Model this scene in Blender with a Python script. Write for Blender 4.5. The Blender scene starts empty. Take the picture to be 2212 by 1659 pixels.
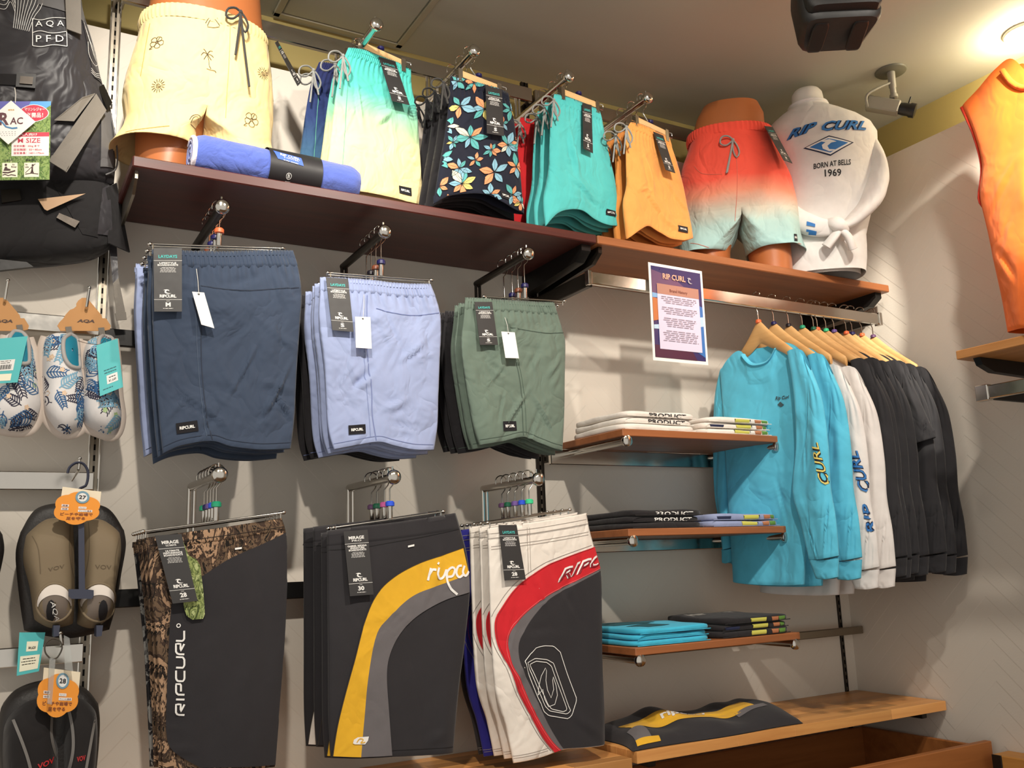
import bpy, math, random
from mathutils import Vector, Matrix, noise
from mathutils.bvhtree import BVHTree
from mathutils.geometry import tessellate_polygon

S = bpy.context.scene
C = S.collection
R = math.radians

# ------------------------------------------------------------------ camera
IW, IH, FPX = 2212.0, 1659.0, 1996.0
PITCH, YAW, ROLL = R(10.86), R(30.04), R(-2.10)
CAM = Vector((0.0, -2.32, 1.40))
_f = Vector((math.sin(YAW) * math.cos(PITCH), math.cos(YAW) * math.cos(PITCH), math.sin(PITCH)))
_r0 = Vector((math.cos(YAW), -math.sin(YAW), 0))
_u0 = _r0.cross(_f)
_r = _r0 * math.cos(ROLL) + _u0 * math.sin(ROLL)
_u = -_r0 * math.sin(ROLL) + _u0 * math.cos(ROLL)
cd = bpy.data.cameras.new('camera')
cd.sensor_fit = 'HORIZONTAL'; cd.sensor_width = 36.0; cd.lens = FPX / IW * 36.0; cd.clip_start = 0.02
cam = bpy.data.objects.new('camera', cd); C.objects.link(cam)
cam.matrix_world = Matrix(((_r.x, _u.x, -_f.x, CAM.x), (_r.y, _u.y, -_f.y, CAM.y), (_r.z, _u.z, -_f.z, CAM.z), (0, 0, 0, 1)))
S.camera = cam

# ------------------------------------------------------------------ exposure, world, ceiling lamps
S.view_settings.view_transform = 'Standard'; S.view_settings.look = 'None'
S.view_settings.gamma = 1.0; S.view_settings.use_curve_mapping = False
S.view_settings.exposure = 0.12
w = bpy.data.worlds.new('world'); S.world = w; w.use_nodes = True
bg = w.node_tree.nodes['Background']; bg.inputs[0].default_value = (1.0, 0.955, 0.88, 1); bg.inputs[1].default_value = 0.66

def spot(loc, target, watts, angle, blend, size, col=(1.0, 0.86, 0.68)):
    d = bpy.data.lights.new('ceiling_spot', 'SPOT'); d.energy = watts; d.spot_size = R(angle); d.spot_blend = blend
    d.shadow_soft_size = size; d.color = col
    o = bpy.data.objects.new('ceiling_spot', d); C.objects.link(o); o.location = loc
    o.rotation_euler = (Vector(target) - Vector(loc)).to_track_quat('-Z', 'Y').to_euler()
    return o
spot((0.18, -1.20, 2.95), (0.60, 0.0, 2.45), 68, 58, 0.7, 0.035, (1.0, 0.94, 0.85))
spot((0.10, -1.85, 2.95), (0.58, 0.0, 1.55), 98, 72, 0.8, 0.035, (1.0, 0.92, 0.81))
spot((1.05, -1.80, 2.95), (1.35, 0.0, 1.75), 94, 76, 0.8, 0.035, (1.0, 0.92, 0.81))
spot((1.75, -1.55, 2.95), (2.38, -0.2, 1.60), 56, 64, 0.8, 0.035, (1.0, 0.92, 0.81))
spot((1.35, -1.45, 2.95), (1.95, -0.15, 2.50), 20, 55, 0.8, 0.035, (1.0, 0.92, 0.81))
spot((1.90, -1.75, 2.95), (2.44, -1.10, 2.45), 240, 36, 0.5, 0.03, (1.0, 0.93, 0.80))

# ------------------------------------------------------------------ helpers
def lin(c):
    return tuple((v / 255 / 12.92) if v / 255 <= 0.04045 else ((v / 255 + 0.055) / 1.055) ** 2.4 for v in c) + (1.0,)

class Frame:
    """A vertical plane in the shop: s runs along it, z is up, d is towards the aisle."""
    def __init__(self, o, yaw=0.0, axis='x'):
        self.o = Vector((o[0], o[1], 0.0))
        if axis == 'x': self.u = Vector((math.cos(yaw), math.sin(yaw), 0))
        else: self.u = Vector((math.sin(yaw), -math.cos(yaw), 0))
        self.n = Vector((self.u.y, -self.u.x, 0))
    def px(self, x, y, d=0.0):
        r = _f * FPX + _r * (x - IW / 2) - _u * (y - IH / 2)
        o = self.o + self.n * d
        t = (o - CAM).dot(self.n) / r.dot(self.n)
        p = CAM + r * t
        return ((p - o).dot(self.u), p.z)
    def w(self, s, z, d=0.0):
        p = self.o + self.u * s + self.n * d
        return Vector((p.x, p.y, z))
def YF(y): return Frame((0, y))
def at(x, y, Y):
    s, z = YF(Y).px(x, y); return Vector((s, Y, z))

class MB:
    def __init__(self): self.v, self.f, self.m = [], [], []
    def add(self, vs, fs, m=0):
        o = len(self.v); self.v += [Vector(p) for p in vs]
        for f in fs: self.f.append([i + o for i in f]); self.m.append(m)
        return self
    def box(self, a, b, m=0):
        x0, y0, z0 = a; x1, y1, z1 = b
        return self.add([(x0, y0, z0), (x1, y0, z0), (x1, y1, z0), (x0, y1, z0), (x0, y0, z1), (x1, y0, z1), (x1, y1, z1), (x0, y1, z1)],
                        [(0, 3, 2, 1), (4, 5, 6, 7), (0, 1, 5, 4), (1, 2, 6, 5), (2, 3, 7, 6), (3, 0, 4, 7)], m)
    def bbox(self, a, b, c=0.002, m=0):
        """box with chamfered edges"""
        (x0, y0, z0), (x1, y1, z1) = a, b
        vs = []
        for sx, x in ((1, x0), (-1, x1)):
            for sy, y in ((1, y0), (-1, y1)):
                for sz, z in ((1, z0), (-1, z1)):
                    vs += [(x, y + sy * c, z + sz * c), (x + sx * c, y, z + sz * c), (x + sx * c, y + sy * c, z)]
        def k(i, j, l, a): return (i * 4 + j * 2 + l) * 3 + a
        fs = []
        for i in (0, 1): fs.append([k(i, 0, 0, 0), k(i, 1, 0, 0), k(i, 1, 1, 0), k(i, 0, 1, 0)][::(-1 if i == 0 else 1)])
        for j in (0, 1): fs.append([k(0, j, 0, 1), k(0, j, 1, 1), k(1, j, 1, 1), k(1, j, 0, 1)][::(-1 if j == 0 else 1)])
        for l in (0, 1): fs.append([k(0, 0, l, 2), k(1, 0, l, 2), k(1, 1, l, 2), k(0, 1, l, 2)][::(-1 if l == 0 else 1)])
        for i in (0, 1):
            for j in (0, 1): fs.append([k(i, j, 0, 0), k(i, j, 1, 0), k(i, j, 1, 1), k(i, j, 0, 1)])
        for i in (0, 1):
            for l in (0, 1): fs.append([k(i, 0, l, 0), k(i, 1, l, 0), k(i, 1, l, 2), k(i, 0, l, 2)])
        for j in (0, 1):
            for l in (0, 1): fs.append([k(0, j, l, 1), k(1, j, l, 1), k(1, j, l, 2), k(0, j, l, 2)])
        for i in (0, 1):
            for j in (0, 1):
                for l in (0, 1): fs.append([k(i, j, l, 0), k(i, j, l, 1), k(i, j, l, 2)])
        return self.add(vs, fs, m)
    def tube(self, path, r, n=8, m=0, cap=True, flat=1.0):
        P = [Vector(p) for p in path]; k = len(P)
        rs = r if isinstance(r, (list, tuple)) else [r] * k
        o = len(self.v); nrm = None
        for i, p in enumerate(P):
            t = (P[min(i + 1, k - 1)] - P[max(i - 1, 0)])
            if t.length < 1e-9: t = Vector((0, 0, 1))
            t.normalize()
            if nrm is None:
                a = Vector((0, 0, 1)) if abs(t.z) < 0.9 else Vector((1, 0, 0))
                nrm = t.cross(a).normalized()
            else:
                nrm = (nrm - t * nrm.dot(t))
                nrm = nrm.normalized() if nrm.length > 1e-6 else t.orthogonal().normalized()
            b = t.cross(nrm)
            for j in range(n):
                a = 2 * math.pi * j / n
                self.v.append(p + nrm * (math.cos(a) * rs[i]) + b * (math.sin(a) * rs[i] * flat))
        for i in range(k - 1):
            for j in range(n):
                self.f.append([o + i * n + j, o + i * n + (j + 1) % n, o + (i + 1) * n + (j + 1) % n, o + (i + 1) * n + j]); self.m.append(m)
        if cap:
            self.f.append([o + j for j in range(n)][::-1]); self.m.append(m)
            self.f.append([o + (k - 1) * n + j for j in range(n)]); self.m.append(m)
        return self
    def lathe(self, prof, c, axis, n=16, m=0):
        ax = Vector(axis).normalized(); a = ax.orthogonal().normalized(); b = ax.cross(a); c = Vector(c)
        o = len(self.v)
        for (r, h) in prof:
            for j in range(n):
                t = 2 * math.pi * j / n
                self.v.append(c + ax * h + (a * math.cos(t) + b * math.sin(t)) * r)
        for i in range(len(prof) - 1):
            for j in range(n):
                self.f.append([o + i * n + j, o + i * n + (j + 1) % n, o + (i + 1) * n + (j + 1) % n, o + (i + 1) * n + j]); self.m.append(m)
        self.f.append([o + j for j in range(n)][::-1]); self.m.append(m)
        self.f.append([o + (len(prof) - 1) * n + j for j in range(n)]); self.m.append(m)
        return self
    def grid(self, rows, m=0, wrap=False, flip=False):
        o = len(self.v); nv = len(rows); nu = len(rows[0])
        for r_ in rows: self.v += [Vector(p) for p in r_]
        for j in range(nv - 1):
            for i in range(nu if wrap else nu - 1):
                q = [o + j * nu + i, o + j * nu + (i + 1) % nu, o + (j + 1) * nu + (i + 1) % nu, o + (j + 1) * nu + i]
                self.f.append(q[::-1] if not flip else q); self.m.append(m)
        return self
    def prism(self, poly, F, d0, d1, m=0):
        """poly in (s,z) of a Frame, extruded from d0 to d1 (d1 nearer the aisle)"""
        n = len(poly)
        vs = [F.w(s, z, d0) for s, z in poly] + [F.w(s, z, d1) for s, z in poly]
        fs = [(i, (i + 1) % n, n + (i + 1) % n, n + i) for i in range(n)]
        tri = tessellate_polygon([[Vector((s, z, 0)) for s, z in poly]])
        fs += [tuple(t) for t in tri] + [tuple(n + i for i in t[::-1]) for t in tri]
        return self.add(vs, fs, m)
    def bvh(self): return BVHTree.FromPolygons([tuple(p) for p in self.v], self.f)

OFF = {}
def obj(name, mb, mats, parent=None, smooth=40, kind=None, loc=None):
    me = bpy.data.meshes.new(name)
    base = OFF.get(parent.name, Vector((0, 0, 0))) if parent else (Vector(loc) if loc else Vector((0, 0, 0)))
    me.from_pydata([tuple(p - base) for p in mb.v], [], mb.f)
    if not isinstance(mats, (list, tuple)): mats = [mats]
    for m in mats: me.materials.append(m)
    if len(mats) > 1: me.polygons.foreach_set('material_index', mb.m)
    if smooth:
        me.shade_smooth()
        if smooth < 179: me.set_sharp_from_angle(angle=R(smooth))
    me.update()
    o = bpy.data.objects.new(name, me); C.objects.link(o)
    if parent: o.parent = parent
    else: o.location = base
    OFF[o.name] = base
    if kind: o['kind'] = kind
    return o
def thing(name, label, cat, loc, group=None):
    o = bpy.data.objects.new(name, None); C.objects.link(o); o.location = loc; o.empty_display_size = 0.05
    OFF[o.name] = Vector(loc); tag(o, label, cat, group); return o
def tag(o, label, cat, group=None):
    o['label'] = label; o['category'] = cat
    if group: o['group'] = group
    return o
def struct(name, mb, mats, parent=None, smooth=30):
    o = obj(name, mb, mats, parent, smooth)
    if parent is None: o['kind'] = 'structure'
    return o
def dup(root, delta, label=None, group=None, mats=None, rotz=0.0, skip=()):
    """copy a thing with its parts and sub-parts; mats maps part names to other materials"""
    def cp(o, par):
        c = o.copy(); C.objects.link(c); c.parent = par
        nm = o.name.split('.')[0]
        if mats and nm in mats and c.type == 'MESH':
            for sl in c.material_slots: sl.link = 'OBJECT'; sl.material = mats[nm]
        for ch in o.children:
            if ch.name.split('.')[0] not in skip: cp(ch, c)
        return c
    r = cp(root, None); r.location = root.location + Vector(delta)
    r.rotation_euler.z = root.rotation_euler.z + rotz
    OFF[r.name] = r.location.copy()
    if label: r['label'] = label
    if group: r['group'] = group
    return r

# ------------------------------------------------------------------ materials
_M = {}
def node_mat(name):
    m = bpy.data.materials.new(name); m.use_nodes = True
    nt = m.node_tree; b = nt.nodes['Principled BSDF']; return m, nt, b
def N(nt, t, **kw):
    n = nt.nodes.new(t)
    for k, v in kw.items():
        if k.startswith('i_'): n.inputs[k[2:].replace('_', ' ')].default_value = v
        else: setattr(n, k, v)
    return n
def plain(name, rgb, rough=0.5, metal=0.0, spec=0.5, bump=0.0, bscale=60.0, emit=0.0):
    if name in _M: return _M[name]
    m, nt, b = node_mat(name); b.inputs['Base Color'].default_value = lin(rgb)
    b.inputs['Roughness'].default_value = rough; b.inputs['Metallic'].default_value = metal
    b.inputs['Specular IOR Level'].default_value = spec
    if emit: b.inputs['Emission Color'].default_value = lin(rgb); b.inputs['Emission Strength'].default_value = emit
    tc = N(nt, 'ShaderNodeTexCoord'); nz = N(nt, 'ShaderNodeTexNoise', i_Scale=bscale, i_Detail=3.0)
    nt.links.new(tc.outputs['Object'], nz.inputs['Vector'])
    mx = N(nt, 'ShaderNodeMapRange'); mx.inputs['To Min'].default_value = max(rough - 0.06, 0.02); mx.inputs['To Max'].default_value = min(rough + 0.06, 1)
    nt.links.new(nz.outputs['Fac'], mx.inputs['Value']); nt.links.new(mx.outputs[0], b.inputs['Roughness'])
    if bump:
        bp = N(nt, 'ShaderNodeBump', i_Strength=bump, i_Distance=0.002)
        nt.links.new(nz.outputs['Fac'], bp.inputs['Height']); nt.links.new(bp.outputs[0], b.inputs['Normal'])
    _M[name] = m; return m
def fabric_bump(nt, b, crease=0.35, scale=11.0, fine=0.12, weave=700.0):
    tc = N(nt, 'ShaderNodeTexCoord')
    dn = N(nt, 'ShaderNodeTexNoise', i_Scale=5.0, i_Detail=2.0)
    nt.links.new(tc.outputs['Object'], dn.inputs['Vector'])
    vm = N(nt, 'ShaderNodeVectorMath', operation='MULTIPLY_ADD'); vm.inputs[1].default_value = (0.25, 0.25, 0.25)
    nt.links.new(dn.outputs['Color'], vm.inputs[0]); nt.links.new(tc.outputs['Object'], vm.inputs[2])
    mp = N(nt, 'ShaderNodeMapping'); mp.inputs['Scale'].default_value = (1.0, 1.0, 0.62); mp.inputs['Rotation'].default_value = (0, 0.6, 0)
    nt.links.new(vm.outputs[0], mp.inputs['Vector'])
    cr = N(nt, 'ShaderNodeTexNoise', i_Scale=scale, i_Detail=3.0, i_Roughness=0.5); nt.links.new(mp.outputs[0], cr.inputs['Vector'])
    sb = N(nt, 'ShaderNodeMath', operation='SUBTRACT'); sb.inputs[1].default_value = 0.5; nt.links.new(cr.outputs['Fac'], sb.inputs[0])
    ab = N(nt, 'ShaderNodeMath', operation='ABSOLUTE'); nt.links.new(sb.outputs[0], ab.inputs[0])
    b1 = N(nt, 'ShaderNodeBump', i_Strength=1.0, i_Distance=0.060 * crease)
    nt.links.new(ab.outputs[0], b1.inputs['Height'])
    wv = N(nt, 'ShaderNodeTexNoise', i_Scale=weave, i_Detail=1.0)
    nt.links.new(tc.outputs['Object'], wv.inputs['Vector'])
    b2 = N(nt, 'ShaderNodeBump', i_Strength=fine, i_Distance=0.001)
    nt.links.new(wv.outputs['Fac'], b2.inputs['Height']); nt.links.new(b1.outputs[0], b2.inputs['Normal'])
    nt.links.new(b2.outputs[0], b.inputs['Normal'])
    return tc
def fabric(name, rgb, rough=0.8, crease=0.35, scale=9.0, sheen=0.15, var=0.10, weave=700.0, fine=0.12):
    if name in _M: return _M[name]
    m, nt, b = node_mat(name)
    b.inputs['Roughness'].default_value = rough; b.inputs['Sheen Weight'].default_value = sheen
    b.inputs['Specular IOR Level'].default_value = 0.25
    tc = fabric_bump(nt, b, crease, scale, fine, weave)
    nz = N(nt, 'ShaderNodeTexNoise', i_Scale=30.0, i_Detail=4.0); nt.links.new(tc.outputs['Object'], nz.inputs['Vector'])
    mx = N(nt, 'ShaderNodeMix', data_type='RGBA'); c = lin(rgb)
    mx.inputs['A'].default_value = tuple(v * (1 - var) for v in c[:3]) + (1,); mx.inputs['B'].default_value = tuple(min(v * (1 + var), 1) for v in c[:3]) + (1,)
    nt.links.new(nz.outputs['Fac'], mx.inputs['Factor']); nt.links.new(mx.outputs['Result'], b.inputs['Base Color'])
    _M[name] = m; return m
def ombre(name, stops, z0, z1, rough=0.8, crease=0.35):
    """dip-dyed cloth: colour follows the height in the garment, z0 (top) to z1 (hem), metres from the thing's own origin"""
    if name in _M: return _M[name]
    m, nt, b = node_mat(name); b.inputs['Roughness'].default_value = rough; b.inputs['Sheen Weight'].default_value = 0.15
    b.inputs['Specular IOR Level'].default_value = 0.25
    tc = fabric_bump(nt, b, crease)
    sp = N(nt, 'ShaderNodeSeparateXYZ'); nt.links.new(tc.outputs['Object'], sp.inputs[0])
    nz = N(nt, 'ShaderNodeTexNoise', i_Scale=14.0, i_Detail=3.0); nt.links.new(tc.outputs['Object'], nz.inputs['Vector'])
    ad = N(nt, 'ShaderNodeMath', operation='MULTIPLY_ADD'); ad.inputs[1].default_value = 0.03
    nt.links.new(nz.outputs['Fac'], ad.inputs[0]); nt.links.new(sp.outputs['Z'], ad.inputs[2])
    mr = N(nt, 'ShaderNodeMapRange'); mr.inputs['From Min'].default_value = z0 + 0.015; mr.inputs['From Max'].default_value = z1 + 0.015
    nt.links.new(ad.outputs[0], mr.inputs['Value'])
    cr = N(nt, 'ShaderNodeValToRGB'); el = cr.color_ramp.elements
    el[0].position = stops[0][0]; el[0].color = lin(stops[0][1]); el[1].position = stops[-1][0]; el[1].color = lin(stops[-1][1])
    for p, c in stops[1:-1]: e = el.new(p); e.color = lin(c)
    nt.links.new(mr.outputs[0], cr.inputs['Fac']); nt.links.new(cr.outputs['Color'], b.inputs['Base Color'])
    _M[name] = m; return m
def camo(name, cols, scale=14.0):
    if name in _M: return _M[name]
    m, nt, b = node_mat(name); b.inputs['Roughness'].default_value = 0.8; b.inputs['Specular IOR Level'].default_value = 0.2
    tc = fabric_bump(nt, b, 0.2)
    mp = N(nt, 'ShaderNodeMapping'); mp.inputs['Scale'].default_value = (1.0, 1.0, 0.55); mp.inputs['Rotation'].default_value = (0, 0.5, 0)
    nt.links.new(tc.outputs['Object'], mp.inputs['Vector'])
    n1 = N(nt, 'ShaderNodeTexNoise', i_Scale=scale * 1.6, i_Detail=5.0, i_Roughness=0.65, i_Distortion=1.6); nt.links.new(mp.outputs[0], n1.inputs['Vector'])
    cr = N(nt, 'ShaderNodeValToRGB'); cr.color_ramp.interpolation = 'CONSTANT'; el = cr.color_ramp.elements
    ps = [0.0, 0.40, 0.47, 0.54, 0.62]
    el[0].color = lin(cols[0]); el[1].position = ps[1]; el[1].color = lin(cols[1 % len(cols)])
    for i in range(2, 5): e = el.new(ps[i]); e.color = lin(cols[i % len(cols)])
    nt.links.new(n1.outputs['Fac'], cr.inputs['Fac'])
    n2 = N(nt, 'ShaderNodeTexNoise', i_Scale=scale * 3.2, i_Detail=6.0, i_Roughness=0.7, i_Distortion=2.5); nt.links.new(mp.outputs[0], n2.inputs['Vector'])
    lt = N(nt, 'ShaderNodeMath', operation='GREATER_THAN'); lt.inputs[1].default_value = 0.57; nt.links.new(n2.outputs['Fac'], lt.inputs[0])
    mx = N(nt, 'ShaderNodeMix', data_type='RGBA'); mx.inputs['B'].default_value = lin(cols[0])
    nt.links.new(lt.outputs[0], mx.inputs['Factor']); nt.links.new(cr.outputs['Color'], mx.inputs['A']); nt.links.new(mx.outputs['Result'], b.inputs['Base Color'])
    _M[name] = m; return m
def wood(name, c1, c2, axis='x', rough=0.45, scale=3.0, staves=False):
    if name in _M: return _M[name]
    m, nt, b = node_mat(name); b.inputs['Roughness'].default_value = rough
    tc = N(nt, 'ShaderNodeTexCoord'); mp = N(nt, 'ShaderNodeMapping')
    sc = {'x': (0.6, 9, 9), 'y': (9, 0.6, 9), 'z': (9, 9, 0.6)}[axis]
    mp.inputs['Scale'].default_value = sc; nt.links.new(tc.outputs['Object'], mp.inputs['Vector'])
    nz = N(nt, 'ShaderNodeTexNoise', i_Scale=scale, i_Detail=6.0, i_Roughness=0.6, i_Distortion=0.6); nt.links.new(mp.outputs[0], nz.inputs['Vector'])
    cr = N(nt, 'ShaderNodeValToRGB'); el = cr.color_ramp.elements
    el[0].position = 0.3; el[0].color = lin(c1); el[1].position = 0.7; el[1].color = lin(c2)
    nt.links.new(nz.outputs['Fac'], cr.inputs['Fac']); last = cr.outputs['Color']
    if staves:
        oi = N(nt, 'ShaderNodeObjectInfo'); mr = N(nt, 'ShaderNodeMapRange'); mr.inputs['To Min'].default_value = 0.62; mr.inputs['To Max'].default_value = 1.25
        nt.links.new(oi.outputs['Random'], mr.inputs['Value'])
        hs = N(nt, 'ShaderNodeHueSaturation'); nt.links.new(mr.outputs[0], hs.inputs['Value']); nt.links.new(last, hs.inputs['Color']); last = hs.outputs['Color']
    nt.links.new(last, b.inputs['Base Color'])
    bp = N(nt, 'ShaderNodeBump', i_Strength=0.12, i_Distance=0.001); nt.links.new(nz.outputs['Fac'], bp.inputs['Height']); nt.links.new(bp.outputs[0], b.inputs['Normal'])
    _M[name] = m; return m

CHROME = plain('chrome', (205, 200, 192), 0.16, 1.0)
STEEL = plain('brushed_steel', (150, 140, 125), 0.38, 1.0, bump=0.1, bscale=40)
DARKMETAL = plain('dark_metal', (52, 46, 40), 0.4, 0.7)
BLACKMETAL = plain('black_metal', (20, 18, 17), 0.45, 0.3)
WHITEP = plain('white_print', (238, 236, 232), 0.7)
TEALP = plain('teal_print', (70, 185, 180), 0.7)
BLACKP = plain('black_print', (24, 22, 26), 0.7)
TAGBLACK = plain('tag_card_black', (46, 44, 44), 0.5)
TAGWHITE = plain('tag_card_white', (240, 238, 234), 0.6)
STRINGW = plain('string_white', (225, 222, 215), 0.7)
GREYCORD = fabric('grey_cord', (150, 150, 146), crease=0.0)
CHARCORD = fabric('charcoal_cord', (60, 58, 56), crease=0.0)
BLACKCORD = fabric('black_cord', (30, 29, 30), crease=0.0)

# ------------------------------------------------------------------ lettering
_T = {}
def text2d(body, bold=0.0, shear=0.0, spacing=1.0):
    key = (body, bold, shear, spacing)
    if key in _T: return _T[key]
    c = bpy.data.curves.new('lettering', 'FONT'); c.body = body; c.size = 1.0; c.resolution_u = 2; c.offset = bold; c.shear = shear; c.space_character = spacing
    o = bpy.data.objects.new('lettering', c); C.objects.link(o); bpy.context.view_layer.update()
    me = bpy.data.meshes.new_from_object(o.evaluated_get(bpy.context.evaluated_depsgraph_get()))
    vs = [(v.co.x, v.co.y) for v in me.vertices]; fs = [tuple(p.vertices) for p in me.polygons]
    bpy.data.objects.remove(o); bpy.data.curves.remove(c); bpy.data.meshes.remove(me)
    if vs:
        x0 = min(v[0] for v in vs); x1 = max(v[0] for v in vs); y0 = min(v[1] for v in vs); y1 = max(v[1] for v in vs)
        vs = [((x - x0) / (x1 - x0), (y - y0) / (y1 - y0)) for x, y in vs]
    _T[key] = (vs, fs); return _T[key]
def swoosh():
    """the breaking-wave mark: a crest curling over a trough, unit box, y up"""
    out = [(0.0, 0.80), (0.2, 0.95), (0.45, 1.0), (0.65, 0.93), (0.75, 0.77), (0.70, 0.58), (0.64, 0.70), (0.50, 0.74), (0.38, 0.62), (0.37, 0.43), (0.48, 0.26), (0.70, 0.15), (1.0, 0.12), (0.70, 0.0), (0.40, 0.05), (0.20, 0.24), (0.17, 0.50), (0.26, 0.74), (0.16, 0.82)]
    return out
def poly_fill(poly):
    tri = tessellate_polygon([[Vector((x, y, 0)) for x, y in poly]])
    return list(poly), [tuple(t) for t in tri]
def ribbon(pts, w, closed=False):
    P = [Vector((a, b)) for a, b in pts]; n = len(P); vs, fs = [], []
    for i in range(n):
        if closed: t = P[(i + 1) % n] - P[i - 1]
        else: t = P[min(i + 1, n - 1)] - P[max(i - 1, 0)]
        if t.length < 1e-9: t = Vector((1, 0))
        t.normalize(); q = Vector((-t.y, t.x)) * (w / 2)
        vs += [tuple(P[i] + q), tuple(P[i] - q)]
    for i in range(n if closed else n - 1):
        j = (i + 1) % n; fs.append((2 * i, 2 * i + 1, 2 * j + 1, 2 * j))
    return vs, fs
def resample(pts, n):
    P = [Vector(p) for p in pts]; d = [0]
    for i in range(1, len(P)): d.append(d[-1] + (P[i] - P[i - 1]).length)
    L = d[-1]; out = []; k = 0
    for i in range(n):
        t = L * i / (n - 1)
        while k < len(P) - 2 and d[k + 1] < t: k += 1
        s = (t - d[k]) / max(d[k + 1] - d[k], 1e-9); out.append(P[k].lerp(P[k + 1], min(max(s, 0), 1)))
    return out
def smooth_line(pts, n=24):
    """Catmull-Rom through the points, evenly resampled"""
    P = [Vector(p) for p in pts]
    if len(P) < 3: return resample(P, n)
    Q = []
    for i in range(len(P) - 1):
        a = P[max(i - 1, 0)]; b = P[i]; c = P[i + 1]; d = P[min(i + 2, len(P) - 1)]
        for k in range(10):
            t = k / 10
            Q.append(0.5 * ((2 * b) + (c - a) * t + (2 * a - 5 * b + 4 * c - d) * t * t + (3 * b - 3 * c + d - a) * t ** 3))
    Q.append(P[-1]); return resample(Q, n)

def subdivide(vs, fs, lim=0.011):
    """split large triangles so that a print can follow the cloth"""
    vs = [tuple(v) for v in vs]; out = []; todo = [tuple(f) for f in fs]; mid = {}
    def md(a, b):
        k = (min(a, b), max(a, b))
        if k not in mid: mid[k] = len(vs); vs.append(((vs[a][0] + vs[b][0]) / 2, (vs[a][1] + vs[b][1]) / 2))
        return mid[k]
    while todo:
        f = todo.pop()
        if len(f) != 3: out.append(f); continue
        a, b, c = f; L_ = [math.dist(vs[a], vs[b]), math.dist(vs[b], vs[c]), math.dist(vs[c], vs[a])]; m = max(L_)
        if m < lim: out.append(f); continue
        if m == L_[0]: k = md(a, b); todo += [(a, k, c), (k, b, c)]
        elif m == L_[1]: k = md(b, c); todo += [(a, b, k), (a, k, c)]
        else: k = md(c, a); todo += [(a, b, k), (k, b, c)]
    return vs, out
# ------------------------------------------------------------------ prints lying on a garment
def drape(mb, fr, bvh, vs, fs, off=0.0014, m=0, far=1.2, snap=False):
    """lay a flat (s,z) shape on the surface that faces the aisle"""
    vs, fs = subdivide(vs, fs)
    idx = {}
    hit = []
    for s, z in vs:
        h = bvh.ray_cast(fr.w(s, z, far), -fr.n)
        if snap and h[0] is None:
            for k in range(1, 13):
                for q in ((k, 0), (-k, 0), (0, k), (0, -k), (-k, k), (-k, -k)):
                    h = bvh.ray_cast(fr.w(s + q[0] * 0.0012, z + q[1] * 0.0012, far), -fr.n)
                    if h[0] is not None: break
                if h[0] is not None: break
        hit.append(None if h[0] is None else h[0] + fr.n * off)
    o = len(mb.v)
    for f in fs:
        if any(hit[i] is None for i in f): continue
        for i in f:
            if i not in idx: idx[i] = o + len(idx); mb.v.append(hit[i])
        mb.f.append([idx[i] for i in f]); mb.m.append(m)
def strip(a, b, n=24, m=6, smooth=True):
    A = smooth_line(a, n) if smooth else resample(a, n); B = smooth_line(b, n) if smooth else resample(b, n)
    vs = [tuple(A[i].lerp(B[i], k / m)) for i in range(n) for k in range(m + 1)]
    fs = [(i * (m + 1) + k, i * (m + 1) + k + 1, (i + 1) * (m + 1) + k + 1, (i + 1) * (m + 1) + k) for i in range(n - 1) for k in range(m)]
    return vs, fs
def xf_text(body, p0, p1, p2, bold=0.02, shear=0.0, spacing=1.0):
    """text whose baseline runs p0->p1 and whose height is p0->p2"""
    vs, fs = text2d(body, bold, shear, spacing)
    p0, p1, p2 = Vector(p0), Vector(p1), Vector(p2)
    return [tuple(p0 + (p1 - p0) * x + (p2 - p0) * y) for x, y in vs], fs

# ------------------------------------------------------------------ cards (hang tags, posters)
class Card:
    def __init__(self, parent, name, q, mat, thick=0.0008):
        """q: TL, TR, BR, BL in the world, face towards the aisle"""
        self.q = [Vector(p) for p in q]
        self.n = (self.q[1] - self.q[0]).cross(self.q[0] - self.q[3]).normalized()
        if self.n.dot(CAM - self.q[0]) < 0: self.n = -self.n
        mb = MB(); b = [p - self.n * thick for p in self.q]
        mb.add(self.q + b, [(3, 2, 1, 0), (4, 5, 6, 7), (0, 1, 5, 4), (1, 2, 6, 5), (2, 3, 7, 6), (3, 0, 4, 7)])
        self.o = obj(name, mb, mat, parent, smooth=0)
        self.layers = {}
    def p(self, u, v, k=1):
        a = self.q[0].lerp(self.q[1], u); b = self.q[3].lerp(self.q[2], u)
        return a.lerp(b, v) + self.n * 0.0005 * k
    def put(self, mat, vs, fs, k=1):
        mb, mm = self.layers.setdefault(mat.name + str(k), (MB(), mat))
        mb.add([self.p(u, v, k) for u, v in vs], fs); return self
    def text(self, body, u0, u1, v0, v1, mat=None, bold=0.02, shear=0.0, spacing=1.0, k=1):
        vs, fs = text2d(body, bold, shear, spacing)
        return self.put(mat or WHITEP, [(u0 + (u1 - u0) * x, v1 + (v0 - v1) * y) for x, y in vs], fs, k)
    def rect(self, u0, v0, u1, v1, mat, k=1): return self.put(mat, [(u0, v0), (u1, v0), (u1, v1), (u0, v1)], [(3, 2, 1, 0)], k)
    def poly(self, pts, mat, k=1):
        vs, fs = poly_fill(pts); return self.put(mat, vs, fs, k)
    def line(self, pts, w, mat, closed=False, k=1):
        # width measured along u, corrected for the card's proportions
        W = (self.q[1] - self.q[0]).length; H = (self.q[3] - self.q[0]).length
        vs, fs = ribbon([(u * W, v * H) for u, v in pts], w * W, closed)
        return self.put(mat, [(a / W, b / H) for a, b in vs], fs, k)
    def done(self, name='lettering'):
        for mb, mat in self.layers.values(): obj(name, mb, mat, self.o, smooth=0, kind='stuff')
        return self.o
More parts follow.
